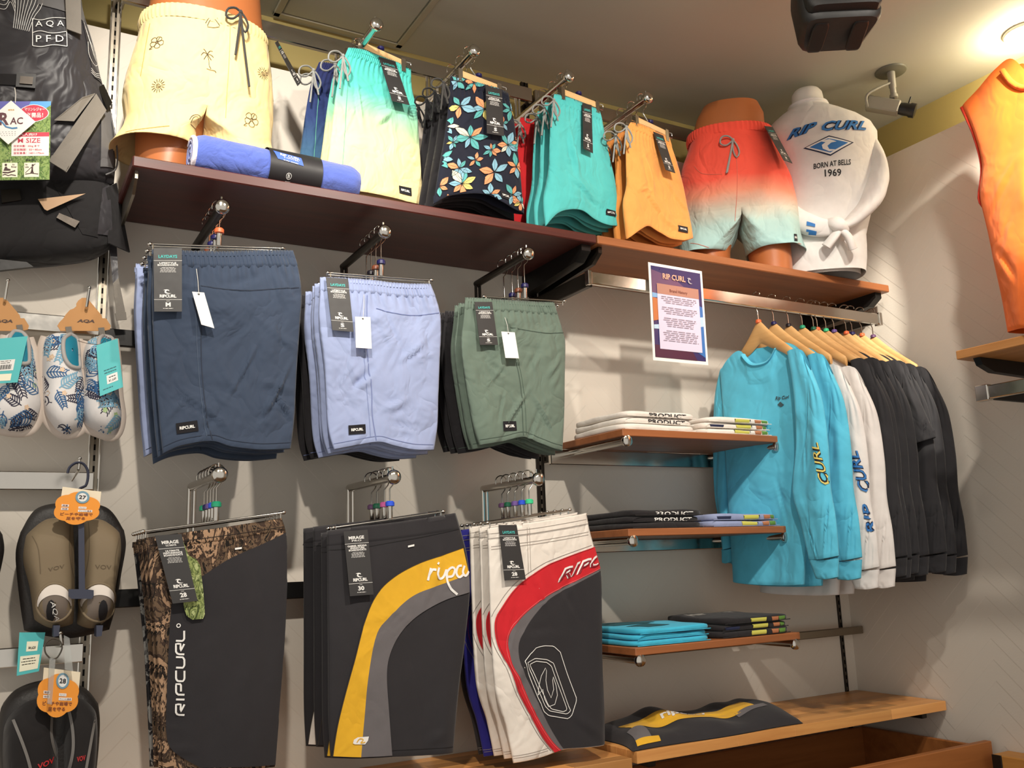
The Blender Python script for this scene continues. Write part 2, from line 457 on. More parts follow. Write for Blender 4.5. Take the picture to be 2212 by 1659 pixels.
def wave_mark(card, u0, u1, v0, v1, mat=None, k=1):
    card.poly([(u0 + (u1 - u0) * x, v1 + (v0 - v1) * y) for x, y in swoosh()], mat or WHITEP, k)
def small_print(card, u0, u1, v0, v1, n, mat=None):
    rnd = random.Random(n * 7 + int(u0 * 100)); c = (u0 + u1) / 2
    for i in range(n):
        v = v0 + (v1 - v0) * (i + 0.5) / n; h = (v1 - v0) / n * 0.15; w_ = (u1 - u0) / 2 * rnd.uniform(0.7, 1.0)
        u = c - w_
        while u < c + w_:
            e = min(u + rnd.uniform(0.05, 0.14), c + w_); card.rect(u, v - h, e, v + h, mat or WHITEP); u = e + 0.02
def product_tag(parent, q, head, sub, lines, size, headcol=None):
    c = Card(parent, 'hang_tag', q, TAGBLACK)
    hc = headcol or TEALP
    if sub:
        c.text(head, 0.18, 0.82, 0.085, 0.135, hc, 0.03); c.text(sub, 0.30, 0.70, 0.145, 0.17, hc, 0.02)
    else: c.text(head, 0.17, 0.83, 0.11, 0.16, hc, 0.03)
    c.rect(0.0, 0.198, 1.0, 0.203, WHITEP)
    v = 0.225
    for l in lines:
        wd = min(0.40, 0.033 * len(l)); c.text(l, 0.5 - wd, 0.5 + wd, v, v + 0.028, WHITEP, 0.03); v += 0.032
    small_print(c, 0.2, 0.8, v + 0.01, v + 0.10, 5)
    wave_mark(c, 0.32, 0.62, 0.655, 0.725); c.text('RIPCURL', 0.2, 0.8, 0.735, 0.785, WHITEP, 0.035, spacing=0.9)
    c.rect(0.0, 0.812, 1.0, 0.817, WHITEP)
    c.text('SIZE', 0.44, 0.56, 0.832, 0.843, WHITEP, 0.0)
    hw = 0.09 if len(size) == 1 else 0.13
    c.text(size, 0.5 - hw, 0.5 + hw, 0.858, 0.925, WHITEP, 0.035); small_print(c, 0.3, 0.7, 0.94, 0.965, 1)
    return c.done()

# ================================================================== the room
def wall_mat():
    m, nt, b = node_mat('wall_chevron_paper'); b.inputs['Roughness'].default_value = 0.75
    tc = N(nt, 'ShaderNodeTexCoord'); sp = N(nt, 'ShaderNodeSeparateXYZ'); nt.links.new(tc.outputs['Object'], sp.inputs[0])
    s = N(nt, 'ShaderNodeMath', operation='SUBTRACT'); nt.links.new(sp.outputs['X'], s.inputs[0]); nt.links.new(sp.outputs['Y'], s.inputs[1])
    pp = N(nt, 'ShaderNodeMath', operation='PINGPONG'); pp.inputs[1].default_value = 0.16; nt.links.new(s.outputs[0], pp.inputs[0])
    ad = N(nt, 'ShaderNodeMath', operation='MULTIPLY_ADD'); ad.inputs[1].default_value = 1.0; nt.links.new(pp.outputs[0], ad.inputs[0]); nt.links.new(sp.outputs['Z'], ad.inputs[2])
    dv = N(nt, 'ShaderNodeMath', operation='DIVIDE'); dv.inputs[1].default_value = 0.062; nt.links.new(ad.outputs[0], dv.inputs[0])
    fr = N(nt, 'ShaderNodeMath', operation='FRACT'); nt.links.new(dv.outputs[0], fr.inputs[0])
    mr = N(nt, 'ShaderNodeMapRange', interpolation_type='SMOOTHSTEP'); mr.inputs['From Min'].default_value = 0.0; mr.inputs['From Max'].default_value = 0.09; nt.links.new(fr.outputs[0], mr.inputs['Value'])
    nz = N(nt, 'ShaderNodeTexNoise', i_Scale=160.0, i_Detail=4.0); nt.links.new(tc.outputs['Object'], nz.inputs['Vector'])
    mu = N(nt, 'ShaderNodeMath', operation='MULTIPLY_ADD'); mu.inputs[1].default_value = 0.35; nt.links.new(nz.outputs['Fac'], mu.inputs[0]); nt.links.new(mr.outputs[0], mu.inputs[2])
    bp = N(nt, 'ShaderNodeBump', i_Strength=0.22, i_Distance=0.0025); nt.links.new(mu.outputs[0], bp.inputs['Height']); nt.links.new(bp.outputs[0], b.inputs['Normal'])
    n2 = N(nt, 'ShaderNodeTexNoise', i_Scale=2.0, i_Detail=3.0); nt.links.new(tc.outputs['Object'], n2.inputs['Vector'])
    mx = N(nt, 'ShaderNodeMix', data_type='RGBA'); mx.inputs['A'].default_value = lin((214, 205, 192)); mx.inputs['B'].default_value = lin((226, 218, 206))
    nt.links.new(n2.outputs['Fac'], mx.inputs['Factor']); nt.links.new(mx.outputs['Result'], b.inputs['Base Color'])
    return m
WALL = wall_mat()
CEIL = plain('ceiling_paint', (180, 180, 168), 0.8, bump=0.05, bscale=30)
OLIVE = plain('olive_paint', (168, 150, 92), 0.7, bump=0.05, bscale=40)
FLOORM = wood('floor_wood', (120, 88, 58), (150, 112, 76), 'y', 0.5)
struct('wall_back', MB().box((-1.2, 0.0, 0.0), (2.68, 0.10, 2.752)), WALL)
struct('wall_upper_back', MB().box((-1.2, 0.12, 2.4), (3.0, 0.18, 2.98)), OLIVE)
struct('wall_right', MB().box((2.68, -3.2, 0.0), (2.78, 0.10, 2.742)), WALL)
struct('wall_upper_right', MB().box((2.906, -3.2, 2.4), (2.96, 0.12, 2.98)), OLIVE)
struct('ceiling', MB().box((-1.2, -3.2, 2.98), (3.0, 0.18, 3.04)), CEIL)
struct('floor', MB().box((-1.2, -3.2, -0.04), (2.78, 0.10, 0.0)), FLOORM)
# access hatch in the ceiling
hx0, hx1, hy0, hy1 = 0.645, 1.045, -0.30, 0.10
mb = MB()
for a, b_ in (((hx0, hy0, 2.973), (hx1, hy0 + 0.02, 2.98)), ((hx0, hy1 - 0.02, 2.973), (hx1, hy1, 2.98)), ((hx0, hy0, 2.973), (hx0 + 0.02, hy1, 2.98)), ((hx1 - 0.02, hy0, 2.973), (hx1, hy1, 2.98))): mb.bbox(a, b_, 0.002)
h = thing('ceiling_hatch', 'square access hatch with a thin pale frame in the ceiling', 'hatch', (hx0, hy0, 2.97))
obj('hatch_frame', mb, plain('hatch_frame_paint', (176, 170, 150), 0.6), h, 30)
obj('hatch_panel', MB().bbox((hx0 + 0.024, hy0 + 0.024, 2.975), (hx1 - 0.024, hy1 - 0.024, 2.982)), CEIL, h, 30)

# slotted uprights let into the wall
def upright_mat():
    m, nt, b = node_mat('slotted_steel'); b.inputs['Metallic'].default_value = 0.9; b.inputs['Roughness'].default_value = 0.3
    tc = N(nt, 'ShaderNodeTexCoord'); sp = N(nt, 'ShaderNodeSeparateXYZ'); nt.links.new(tc.outputs['Object'], sp.inputs[0])
    dv = N(nt, 'ShaderNodeMath', operation='DIVIDE'); dv.inputs[1].default_value = 0.025; nt.links.new(sp.outputs['Z'], dv.inputs[0])
    fr = N(nt, 'ShaderNodeMath', operation='FRACT'); nt.links.new(dv.outputs[0], fr.inputs[0])
    gt = N(nt, 'ShaderNodeMath', operation='GREATER_THAN'); gt.inputs[1].default_value = 0.45; nt.links.new(fr.outputs[0], gt.inputs[0])
    mx = N(nt, 'ShaderNodeMix', data_type='RGBA'); mx.inputs['A'].default_value = lin((120, 112, 100)); mx.inputs['B'].default_value = lin((14, 12, 10))
    nt.links.new(gt.outputs[0], mx.inputs['Factor']); nt.links.new(mx.outputs['Result'], b.inputs['Base Color']); return m
SLOT = upright_mat()
for x, lab in ((0.221, 'chrome slotted wall upright at the left end of the dark shelf'), (1.425, 'slotted wall upright behind the joint of the two long shelves'), (2.622, 'dark slotted wall upright near the right wall corner')):
    t = thing('wall_upright', lab, 'upright', (x, 0, 0.6), 'slotted wall uprights')
    k = 0.011 if x < 2 else 0.005
    obj('slot_channel', MB().box((x - 0.0022, -0.0052, 0.6), (x + 0.0022, 0.004, 2.9)), SLOT, t, 0)
    obj('back_plate', MB().box((x - k, -0.004, 0.6), (x + k, 0.004, 2.9)), STEEL if x < 1 else DARKMETAL, t, 0)
    for s_ in (-1, 1): obj('edge_lip', MB().bbox((x + s_ * k - 0.002, -0.007, 0.6), (x + s_ * k + 0.002, 0.004, 2.9), 0.001), CHROME if x < 1 else DARKMETAL, t, 0)

# long shelves
MAHOG = wood('mahogany_shelf', (62, 24, 20), (88, 36, 28), 'x', 0.42)
ORANGEW = wood('orange_wood_shelf', (138, 82, 46), (166, 102, 60), 'x', 0.42)
BIRCH = wood('birch_block', (208, 140, 76), (234, 172, 102), 'x', 0.4, staves=True)
sh = thing('wall_shelf', 'long dark mahogany shelf carrying the yellow shorts mannequin', 'shelf', (0.235, 0, 2.25), 'long wall shelves')
obj('shelf_board', MB().bbox((0.235, -0.345, 2.25), (1.428, -0.002, 2.275), 0.0025), MAHOG, sh, 30)
sh2 = thing('wall_shelf', 'long orange-brown wooden shelf carrying the white shirt bust', 'shelf', (1.432, 0, 2.25), 'long wall shelves')
obj('shelf_board', MB().bbox((1.432, -0.345, 2.25), (2.634, -0.002, 2.275), 0.0025), ORANGEW, sh2, 30)
def bracket(x, m, par, tk=0.014, z=2.25):
    F = Frame((x, 0), 0, 'y')  # s runs towards the aisle
    poly = [(0.0, z), (0.325, z), (0.325, z - 0.018), (0.29, z - 0.042), (0.0, z - 0.062)]
    mb = MB(); n = len(poly)
    vs = [(x - tk / 2, -s, zz) for s, zz in poly] + [(x + tk / 2, -s, zz) for s, zz in poly]
    mb.add(vs, [tuple(range(n))[::-1], tuple(range(n, 2 * n))] + [(i, (i + 1) % n, n + (i + 1) % n, n + i) for i in range(n)])
    return obj('bracket', mb, m, par, 20)
bracket(0.246, STEEL, sh, 0.006); bracket(1.405, BLACKMETAL, sh, 0.03); bracket(1.452, DARKMETAL, sh2, 0.012); bracket(2.60, BLACKMETAL, sh2, 0.03)

# chrome hang rails along the wall
def rail(x0, x1, z0, z1, lab, m=CHROME, y=-0.05, grp='hang rails on the wall'):
    t = thing('hang_rail', lab, 'rail', (x0, 0, z0), grp)
    obj('rail_bar', MB().bbox((x0, y - 0.008, z0), (x1, y + 0.007, z1), 0.002), m, t, 30)
    for x in (x0 + 0.004, x1 - 0.012): obj('rail_arm', MB().bbox((x, y + 0.007, z0 + 0.008), (x + 0.008, -0.0005, z1 - 0.008), 0.001), m, t, 30)
    return t
rail(0.225, 1.42, 2.806, 2.852, 'bright chrome hang rail near the ceiling above the yellow mannequin')
rail(1.43, 2.62, 2.806, 2.852, 'chrome hang rail near the ceiling behind the orange shorts', STEEL)
rail(-0.95, 0.222, 2.806, 2.852, 'chrome rail near the ceiling behind the life vest')
rail(0.225, 1.42, 1.925, 1.965, 'dark rail behind the upper row of folded swim shorts', BLACKMETAL)
rail(0.225, 1.42, 1.33, 1.37, 'black rail behind the lower row of board shorts', BLACKMETAL)
rail(-0.95, 0.214, 1.945, 1.985, 'chrome rail behind the cardboard hung water shoes')
rail(-0.95, 0.218, 1.59, 1.63, 'chrome rail behind the olive beach shoes')
rail(-0.95, 0.214, 1.22, 1.26, 'chrome rail behind the black beach shoes')
rail(1.43, 2.06, 1.672, 1.716, 'chrome rail under the shelf of white folded shirts', CHROME)
rail(1.43, 2.06, 1.416, 1.451, 'chrome rail under the shelf of black folded shirts', CHROME)
rail(1.43, 2.67, 1.113, 1.138, 'dull steel rail running to the corner beside the lowest folded shirts', STEEL)

# face-out arms: a bar towards the aisle with a round end, on a riser from the rail
def arm(x, z, zr, lab, grp, L=0.295, r=0.010, m=CHROME):
    t = thing('display_arm', lab, 'display arm', (x, -0.05, z), grp)
    obj('arm_bar', MB().tube([(x, -0.045, z), (x, -0.05 - L + 0.012, z)], r, 12), m, t)
    e = -0.05 - L
    obj('end_cap', MB().lathe([(0.012, 0), (0.0165, 0.002), (0.0175, 0.006), (0.0165, 0.012), (0.011, 0.017), (0.004, 0.0185)], (x, e + 0.012, z), (0, -1, 0), 16), CHROME, t)
    for k in (0.0, 0.028): obj('stop_pin', MB().tube([(x, e + 0.014 + k, z + r - 0.002), (x, e + 0.014 + k, z + r + 0.016)], 0.0022, 6), CHROME, t)
    if zr is not None:
        for s_ in (-1, 1): obj('riser', MB().tube([(x + s_ * 0.006, -0.052, z), (x + s_ * 0.006, -0.052, zr)], 0.0045, 8), m, t)
    return t
MIDX = (0.423, 0.806, 1.209); LOWX = (0.431, 0.822, 1.211)
for x, nm in zip(MIDX, ('navy', 'light blue', 'sage green')): arm(x, 2.192, 1.94, 'dark chrome display arm under the shelf holding the %s shorts' % nm, 'display arms of the upper row', m=DARKMETAL)
for x, nm in zip(LOWX, ('camouflage and black', 'black and yellow', 'white and red')): arm(x, 1.60, 1.36, 'chrome display arm holding the %s board shorts' % nm, 'display arms of the lower row')
TOPX = (0.79, 1.067, 1.367, 1.647)
for x, nm in zip(TOPX, ('mint to yellow', 'floral print', 'turquoise', 'orange')): arm(x, 2.737, 2.81, 'chrome display arm near the ceiling holding the %s shorts' % nm, 'display arms above the shelf')

# small shelves for folded shirts, each on two chrome arms
for z, nm in ((1.738, 'uppermost small wooden shelf carrying white folded shirts'), (1.473, 'middle small wooden shelf carrying black and blue folded shirts'), (1.171, 'lowest small wooden shelf carrying the turquoise folded shirts')):
    t = thing('folding_shelf', nm, 'shelf', (1.478, 0, z - 0.02), 'small shelves for folded shirts')
    x0 = 1.478; 
    obj('shelf_board', MB().bbox((x0, -0.345, z - 0.02), (2.066, -0.045, z), 0.002), ORANGEW, t, 30)
    for x in (1.494, 2.048):
        a = obj('support_bar', MB().tube([(x, -0.045, z - 0.032), (x, -0.335, z - 0.032)], 0.0105, 12), CHROME, t)
        obj('end_cap', MB().lathe([(0.011, 0), (0.0155, 0.002), (0.0165, 0.006), (0.0150, 0.012), (0.008, 0.016)], (x, -0.333, z - 0.032), (0, -1, 0), 16), CHROME, a)

# bottom shelves of glued birch staves
rnd = random.Random(5)
def stave_shelf(x0, x1, z, lab):
    t = thing('base_shelf', lab, 'shelf', (x0, 0, z - 0.028), 'butcher-block base shelves')
    rows = 8; d = 0.343 / rows
    for k in range(rows):
        y0 = -0.345 + k * d; x = x0
        while x < x1 - 0.01:
            l = rnd.uniform(0.16, 0.42); e = x1 if x + l > x1 - 0.12 else x + l
            obj('stave', MB().bbox((x, y0, z - 0.028), (e, y0 + d, z), 0.0006), BIRCH, t, 20); x = e
    obj('support_bar', MB().bbox((x0 + 0.06, -0.31, z - 0.05), (x0 + 0.085, -0.02, z - 0.0285), 0.002), DARKMETAL, t)
    obj('support_bar', MB().bbox((x1 - 0.075, -0.31, z - 0.05), (x1 - 0.05, -0.02, z - 0.0285), 0.002), DARKMETAL, t)
stave_shelf(0.235, 1.447, 0.909, 'pale wooden base shelf under the hanging board shorts')
stave_shelf(1.463, 2.672, 0.921, 'pale wooden base shelf holding the folded black and yellow shorts')
# open drawer under the base shelf
DRAW = wood('drawer_wood', (150, 90, 44), (178, 112, 58), 'x', 0.5)
t = thing('drawer', 'open wooden drawer under the right base shelf', 'drawer', (1.48, -0.49, 0.60))
obj('front_panel', MB().bbox((1.48, -0.497, 0.60), (2.655, -0.475, 0.825), 0.002), DRAW, t, 30)
for x in (1.49, 2.63): obj('side_panel', MB().bbox((x, -0.475, 0.61), (x + 0.016, -0.03, 0.81), 0.002), DRAW, t, 30)
obj('back_panel', MB().bbox((1.506, -0.046, 0.61), (2.63, -0.03, 0.81), 0.002), DRAW, t, 30)
obj('bottom_panel', MB().box((1.506, -0.475, 0.615), (2.63, -0.046, 0.625)), plain('drawer_base_board', (92, 70, 46), 0.6), t, 30)
cab = thing('base_cabinet', 'low wooden cabinet along the foot of the right wall', 'cabinet', (2.62, -1.7, 0))
obj('cabinet_body', MB().bbox((2.60, -1.9, 0.0), (2.679, -0.53, 0.80), 0.003), wood('cabinet_wood', (186, 126, 58), (206, 146, 74), 'y', 0.5), cab, 30)
obj('cabinet_stile', MB().bbox((2.596, -0.56, 0.0), (2.601, -0.531, 0.80), 0.001), DARKMETAL, cab, 30)

# hang rail for the long-sleeved shirts, off the wall on an arm
t = thing('hang_rail', 'chrome rail under the orange-brown shelf carrying the long-sleeved shirts', 'rail', (1.415, 0, 2.14))
obj('rail_bar', MB().bbox((1.415, -0.318, 2.142), (2.60, -0.303, 2.178), 0.002), CHROME, t, 30)
obj('end_cap', MB().bbox((1.412, -0.320, 2.140), (1.424, -0.301, 2.180), 0.001), CHROME, t, 30)
obj('rail_arm', MB().bbox((1.418, -0.303, 2.138), (1.436, -0.001, 2.180), 0.002), DARKMETAL, t, 30)
obj('rail_arm', MB().bbox((2.583, -0.303, 2.145), (2.598, -0.001, 2.175), 0.002), DARKMETAL, t, 30)
obj('end_cap', MB().bbox((2.597, -0.322, 2.138), (2.612, -0.299, 2.182), 0.001), CHROME, t, 30)

# ================================================================== garments
class Sheet:
    """a garment hung flat: two layers of cloth joined at both sides, open at the hem; outline traced top, right, bottom, left"""
    def __init__(self, fr, T, Rr, B, L, thick=0.030, seed=1, top_thick=0.012, creases=22, wr=0.0060, edge=2.6, back_drop=0.0, drape_amp=0.003, explicit=None):
        self.fr = fr
        f = lambda pts: [fr.px(*p) for p in pts]
        n = 60
        self.T = smooth_line(f(T), n); self.B = smooth_line(f(B), n); self.L = smooth_line(f(L), n); self.R = smooth_line(f(Rr), n)
        self.th = thick; self.tt = top_thick; self.edge = edge; self.wr = wr; self.seed = seed; self.bd = back_drop; self.da = drape_amp
        rn = random.Random(seed); self.cr = []
        for i in range(creases):
            a = rn.uniform(-1.1, 1.1); self.cr.append((rn.uniform(0.05, 0.95), rn.uniform(0.15, 0.95), math.cos(a), math.sin(a), rn.uniform(0.06, 0.22), rn.uniform(0.010, 0.022), rn.uniform(-1, 1)))
        if explicit: self.cr += explicit
    def sz(self, p, q):
        def g(C_, t):
            t = min(max(t, 0), 1) * (len(C_) - 1); i = min(int(t), len(C_) - 2); return C_[i].lerp(C_[i + 1], t - i)
        a = g(self.T, p) * (1 - q) + g(self.B, p) * q; b = g(self.L, q) * (1 - p) + g(self.R, q) * p
        c = (self.T[0] * (1 - p) + self.T[-1] * p) * (1 - q) + (self.B[0] * (1 - p) + self.B[-1] * p) * q
        return a + b - c
    def wrinkle(self, p, q):
        s = self.seed * 7.3
        d = self.wr * noise.noise((p * 2.2 + s, q * 2.4, s)) + self.wr * 0.5 * noise.noise((p * 6 + s, q * 5, s + 3))
        d += self.da * q * math.sin(p * 7.0 + s + 1.5 * q)
        for (cp, cq, ca, sa, ln, wd, am) in self.cr:
            u = (p - cp) * ca + (q - cq) * sa; v = -(p - cp) * sa + (q - cq) * ca + 0.25 * u * u
            if abs(u) < ln * 2.2 and abs(v) < wd * 4: d += 0.0072 * am * math.exp(-(u / ln) ** 2 * 1.5) * (math.exp(-(v / wd) ** 2) - 0.5 * math.exp(-((v - wd * 1.3) / wd) ** 2))
        return d
    def prof(self, p): return max(1 - abs(2 * p - 1) ** self.edge, 0.0) ** 0.5
    def front(self, p, q, pl=0.0, extra=0.0):
        s, z = self.sz(p, q); e = self.prof(p); th = self.tt + (self.th - self.tt) * min(q * 1.3, 1)
        return self.fr.w(s, z, e * (th / 2 + extra) + (self.wrinkle(p, q) + pl) * min(e * 1.6, 1))
    def back(self, p, q):
        s, z = self.sz(p, q); e = self.prof(p); th = self.tt + (self.th - self.tt) * min(q * 1.3, 1)
        return self.fr.w(s, z - self.bd * q * e, -e * th / 2 + 0.4 * self.wrinkle(1 - p, q) * e)
    def body(self, q0=0.0, q1=1.0, nu=80, nv=44, gather=None, lip=0.02, extra=0.0):
        mb = MB(); rows = []
        for j in range(nv):
            q = q0 + (q1 - q0) * j / (nv - 1); row = []
            for i in range(nu):
                p = i / (nu - 1); row.append(self.front(p, q, gather(p, q) if gather else 0.0, extra))
            for i in range(1, nu - 1):
                p = 1 - i / (nu - 1); b = self.back(p, q)
                if extra: b = b - self.fr.n * extra * self.prof(p)
                row.append(b)
            rows.append(row)
        if lip and q1 >= 0.999:
            for k, (up, inn) in enumerate(((-0.0015, 0.0012), (0.003, 0.003), (lip, 0.0032))):
                row = []
                m = len(rows[nv - 1])
                for i in range(m):
                    pt = rows[nv - 1][i].copy(); d = inn if i >= nu or i in (0, nu - 1) else -inn
                    if i in (0, nu - 1): d = 0
                    row.append(pt + self.fr.n * d + Vector((0, 0, up)))
                rows.append(row)
        mb.grid(rows, wrap=True); return mb

def pleats(nw, amp, q0, q1, seed=0):
    def g(p, q):
        if q > q1: return 0.0
        k = 1.0 if q < q0 else (1 - (q - q0) / (q1 - q0)) ** 2
        ph = 2.5 * noise.noise((p * 4 + seed, 0.3, seed)); return amp * k * (math.sin(p * nw * 6.283 + ph * 2) + 0.5 * noise.noise((p * nw * 1.7, q * 12, seed)))
    return g

SEAMCOL = {}
def seam_mat(rgb): return plain('seam_thread_%d_%d_%d' % rgb, rgb, 0.8)
def print_on(par, name, fr, bvh, mat, shapes, off=0.0014, layer=0):
    snap = name.endswith(('_band', '_panel'))
    if name in ('lettering', 'seam', 'sleeve_print', 'logo_print', 'logo_frame', 'chest_logo') and len(shapes) > 1:
        for sh1 in shapes: o_ = print_on(par, name, fr, bvh, mat, [sh1], off, layer)
        return o_
    mb = MB()
    for vs, fs in shapes: drape(mb, fr, bvh, vs, fs, off + 0.0007 * layer, snap=snap)
    return obj(name, mb, mat, par, 60)
def px_line(fr, pts, n=30): return [tuple(v) for v in smooth_line([fr.px(*p) for p in pts], n)]
def quad_grid(fr, q, n=6, m=4):
    P = [Vector(fr.px(*p)) for p in q]
    vs = [tuple(P[0].lerp(P[1], i / n).lerp(P[3].lerp(P[2], i / n), j / m)) for j in range(m + 1) for i in range(n + 1)]
    fs = [(j * (n + 1) + i, j * (n + 1) + i + 1, (j + 1) * (n + 1) + i + 1, (j + 1) * (n + 1) + i) for j in range(m) for i in range(n)]
    return vs, fs
PATCH = fabric('black_woven_label', (26, 24, 28), crease=0.0)
def logo_patch(par, fr, bvh, q, body='RIPCURL'):
    o = print_on(par, 'logo_patch', fr, bvh, PATCH, [quad_grid(fr, q)], 0.0022)
    P = [Vector(p) for p in q]; L = lambda u, v: tuple(P[0].lerp(P[1], u).lerp(P[3].lerp(P[2], u), v))
    a, b, c = fr.px(*L(0.15, 0.66)), fr.px(*L(0.85, 0.66)), fr.px(*L(0.15, 0.36))
    print_on(o, 'lettering', fr, bvh, WHITEP, [xf_text(body, a, b, c, 0.03, spacing=0.92)], 0.0030)
def tag_quad(fr, q, bvh, top=0.003, bot=0.014):
    """hang a card in front of the cloth: top against it, bottom swinging free"""
    d = -1.0
    for i in range(5):
        for j in range(5):
            a = Vector(q[0]).lerp(Vector(q[1]), i / 4); b = Vector(q[3]).lerp(Vector(q[2]), i / 4); p = a.lerp(b, j / 4)
            s, z = fr.px(*p); h = bvh.ray_cast(fr.w(s, z, 1.2), -fr.n)
            if h[0] is not None: d = max(d, (h[0] - fr.o).dot(fr.n))
    if d < -0.9: d = 0.02
    out = []
    for k, p in enumerate(q):
        dd = d + (top if k < 2 else bot); s, z = fr.px(p[0], p[1], dd); out.append(fr.w(s, z, dd))
    return out
def price_tag(par, fr, bvh, q, anchor):
    Q = tag_quad(fr, q, bvh, 0.012, 0.020)
    c = Card(par, 'price_tag', Q, TAGWHITE, 0.001)
    top = (Q[0] + Q[1]) / 2; s, z = fr.px(*anchor); h = bvh.ray_cast(fr.w(s, z, 1.2), -fr.n)
    a = (h[0] if h[0] is not None else fr.w(s, z, 0.03)) + fr.n * 0.002; t0 = c.p(0.5, 0.06, 0)
    mb = MB().tube([a, a.lerp(t0, 0.5) + fr.n * 0.004, t0 + c.n * 0.001], 0.0006, 5)
    obj('tag_string', mb, STRINGW, c.o, 60)
    obj('tag_hole', MB().lathe([(0.0022, 0), (0.0022, 0.0004)], t0 + c.n * 0.0002, c.n, 10), BLACKP, c.o, 0)
    return c.o

# ---- wire clip hangers
RINGCOL = {'orange': (224, 104, 60), 'navy': (28, 26, 80), 'blue': (44, 84, 214), 'green': (30, 150, 110), 'mint': (60, 200, 140), 'purple': (110, 84, 150), 'pink': (206, 96, 160), 'plum': (92, 60, 96), 'brown': (120, 66, 44), 'darkgreen': (24, 92, 66), 'black': (24, 20, 30)}
def ring_mat(c): return plain('size_ring_' + c, RINGCOL[c], 0.35)
def hook_path(x, y, zt, r=0.017, drop=0.06, side=1):
    """open hook over a bar whose top is at zt; hooks lie across the bar"""
    P = []
    for k in range(13):
        a = R(-40 + k * 20); P.append(Vector((x + side * r * math.cos(a) * 1.0, y + 0.002 * k / 12, zt - r * 0.2 + r * math.sin(a))))
    P = P[::-1]
    P.append(Vector((x + side * r * 0.55, y, zt - r * 1.45))); P.append(Vector((x, y, zt - r * 2.1))); P.append(Vector((x, y, zt - r * 2.1 - drop)))
    return P
def clip_hanger(x, y, zt, zbar, tilt, W, ring, lab, grp, side=1):
    t = thing('clip_hanger', lab, 'hanger', (x, y, zt), grp)
    P = hook_path(x, y, zt, drop=max(zt - 0.036 - zbar - 0.012, 0.02), side=side)
    obj('hook', MB().tube(P, 0.0016, 6), CHROME, t, 60)
    zr = zbar + 0.030
    obj('size_ring', MB().lathe([(0.0085, 0), (0.0105, 0.001), (0.0105, 0.009), (0.0075, 0.012)], (x, y, zr), (0, 0, 1), 12), ring_mat(ring), t, 40)
    obj('ferrule', MB().lathe([(0.0055, 0), (0.006, 0.001), (0.006, 0.029), (0.005, 0.03)], (x, y, zbar + 0.001), (0, 0, 1), 10), CHROME, t, 40)
    h = W / 2; tz = math.tan(tilt)
    L_, R_ = Vector((x - h, y, zbar - h * tz)), Vector((x + h, y, zbar + h * tz))
    obj('hanger_bar', MB().tube([L_, R_], 0.0022, 8).tube([L_ + Vector((0, 0.010, -0.002)), R_ + Vector((0, 0.010, -0.002))], 0.0016, 6), CHROME, t, 60)
    for e in (L_, R_):
        sg = 1 if e is R_ else -1
        obj('clip', MB().lathe([(0.0015, 0), (0.0038, 0.002), (0.0045, 0.005), (0.0038, 0.008), (0.0015, 0.010)], e - Vector((sg * 0.002 + 0.005, 0, 0)), (1, 0, 0), 10)
            .tube([e + Vector((-sg * 0.008, 0, 0)), e + Vector((-sg * 0.008, 0, -0.012))], 0.0016, 6), CHROME, t, 40)
    return t

# ---- the shorts themselves
def make_shorts(name, label, fr, T, Rr, B, L, mat, grp, wb=0.09, wb_mat=None, seed=1, thick=0.028, gat=None, elastic=True, **kw):
    sh_ = Sheet(fr, T, Rr, B, L, thick, seed, **kw)
    c = sh_.sz(0.5, 1.0); root = thing(name, label, 'shorts', fr.w(c[0], c[1], 0), grp)
    g = gat if gat else (pleats(15, 0.0030, wb, wb + 0.20, seed) if elastic else None)
    mb = sh_.body(wb * 0.86, 1.0, gather=g)
    obj('body', mb, mat, root, 179)
    w2 = sh_.body(0.0, wb, nu=190 if elastic else 60, nv=9, gather=pleats(36, 0.0016, 1, 1.1, seed) if elastic else None, lip=0, extra=0.0022)
    # tuck the lower edge in and close the top of the waistband
    nn = len(w2.v) // 9
    for p_ in range(nn):
        if p_ < nn // 2: w2.v[8 * nn + p_] = w2.v[8 * nn + p_] - fr.n * 0.005
    n = 2 * (190 if elastic else 60) - 2; top = [p.copy() for p in w2.v[:n]]; cz = sum((p.z for p in top)) / n
    inner = [p + Vector((0, 0, -0.012)) for p in top]
    k = len(w2.v); w2.v += inner; w2.f += [[i, (i + 1) % n, k + (i + 1) % n, k + i] for i in range(n)]; w2.m += [0] * n
    obj('waistband', w2, wb_mat or mat, root, 179)
    full = MB(); full.v = mb.v + w2.v; full.f = mb.f + [[i + len(mb.v) for i in f] for f in w2.f]
    sh_.root = root; sh_.bvh = full.bvh(); sh_.frm = fr
    return sh_
def stitch(sh_, pts, rgb, w_=0.0012, name='seam', n=40, off=0.0010):
    vs, fs = ribbon(px_line(sh_.frm, pts, n), w_); print_on(sh_.root, name, sh_.frm, sh_.bvh, seam_mat(rgb), [(vs, fs)], off)

GM = 'folded swim shorts of the upper row'
FY = -0.315
fr = YF(FY)
NAVY = fabric('navy_cloth', (56, 68, 88), crease=0.45); LBLUE = fabric('light_blue_cloth', (152, 164, 200), crease=0.45)
SAGE = fabric('sage_cloth', (102, 118, 106), crease=0.45); BLACKC = fabric('black_cloth', (34, 32, 35), crease=0.25)
RIP = 'RIPCURL'
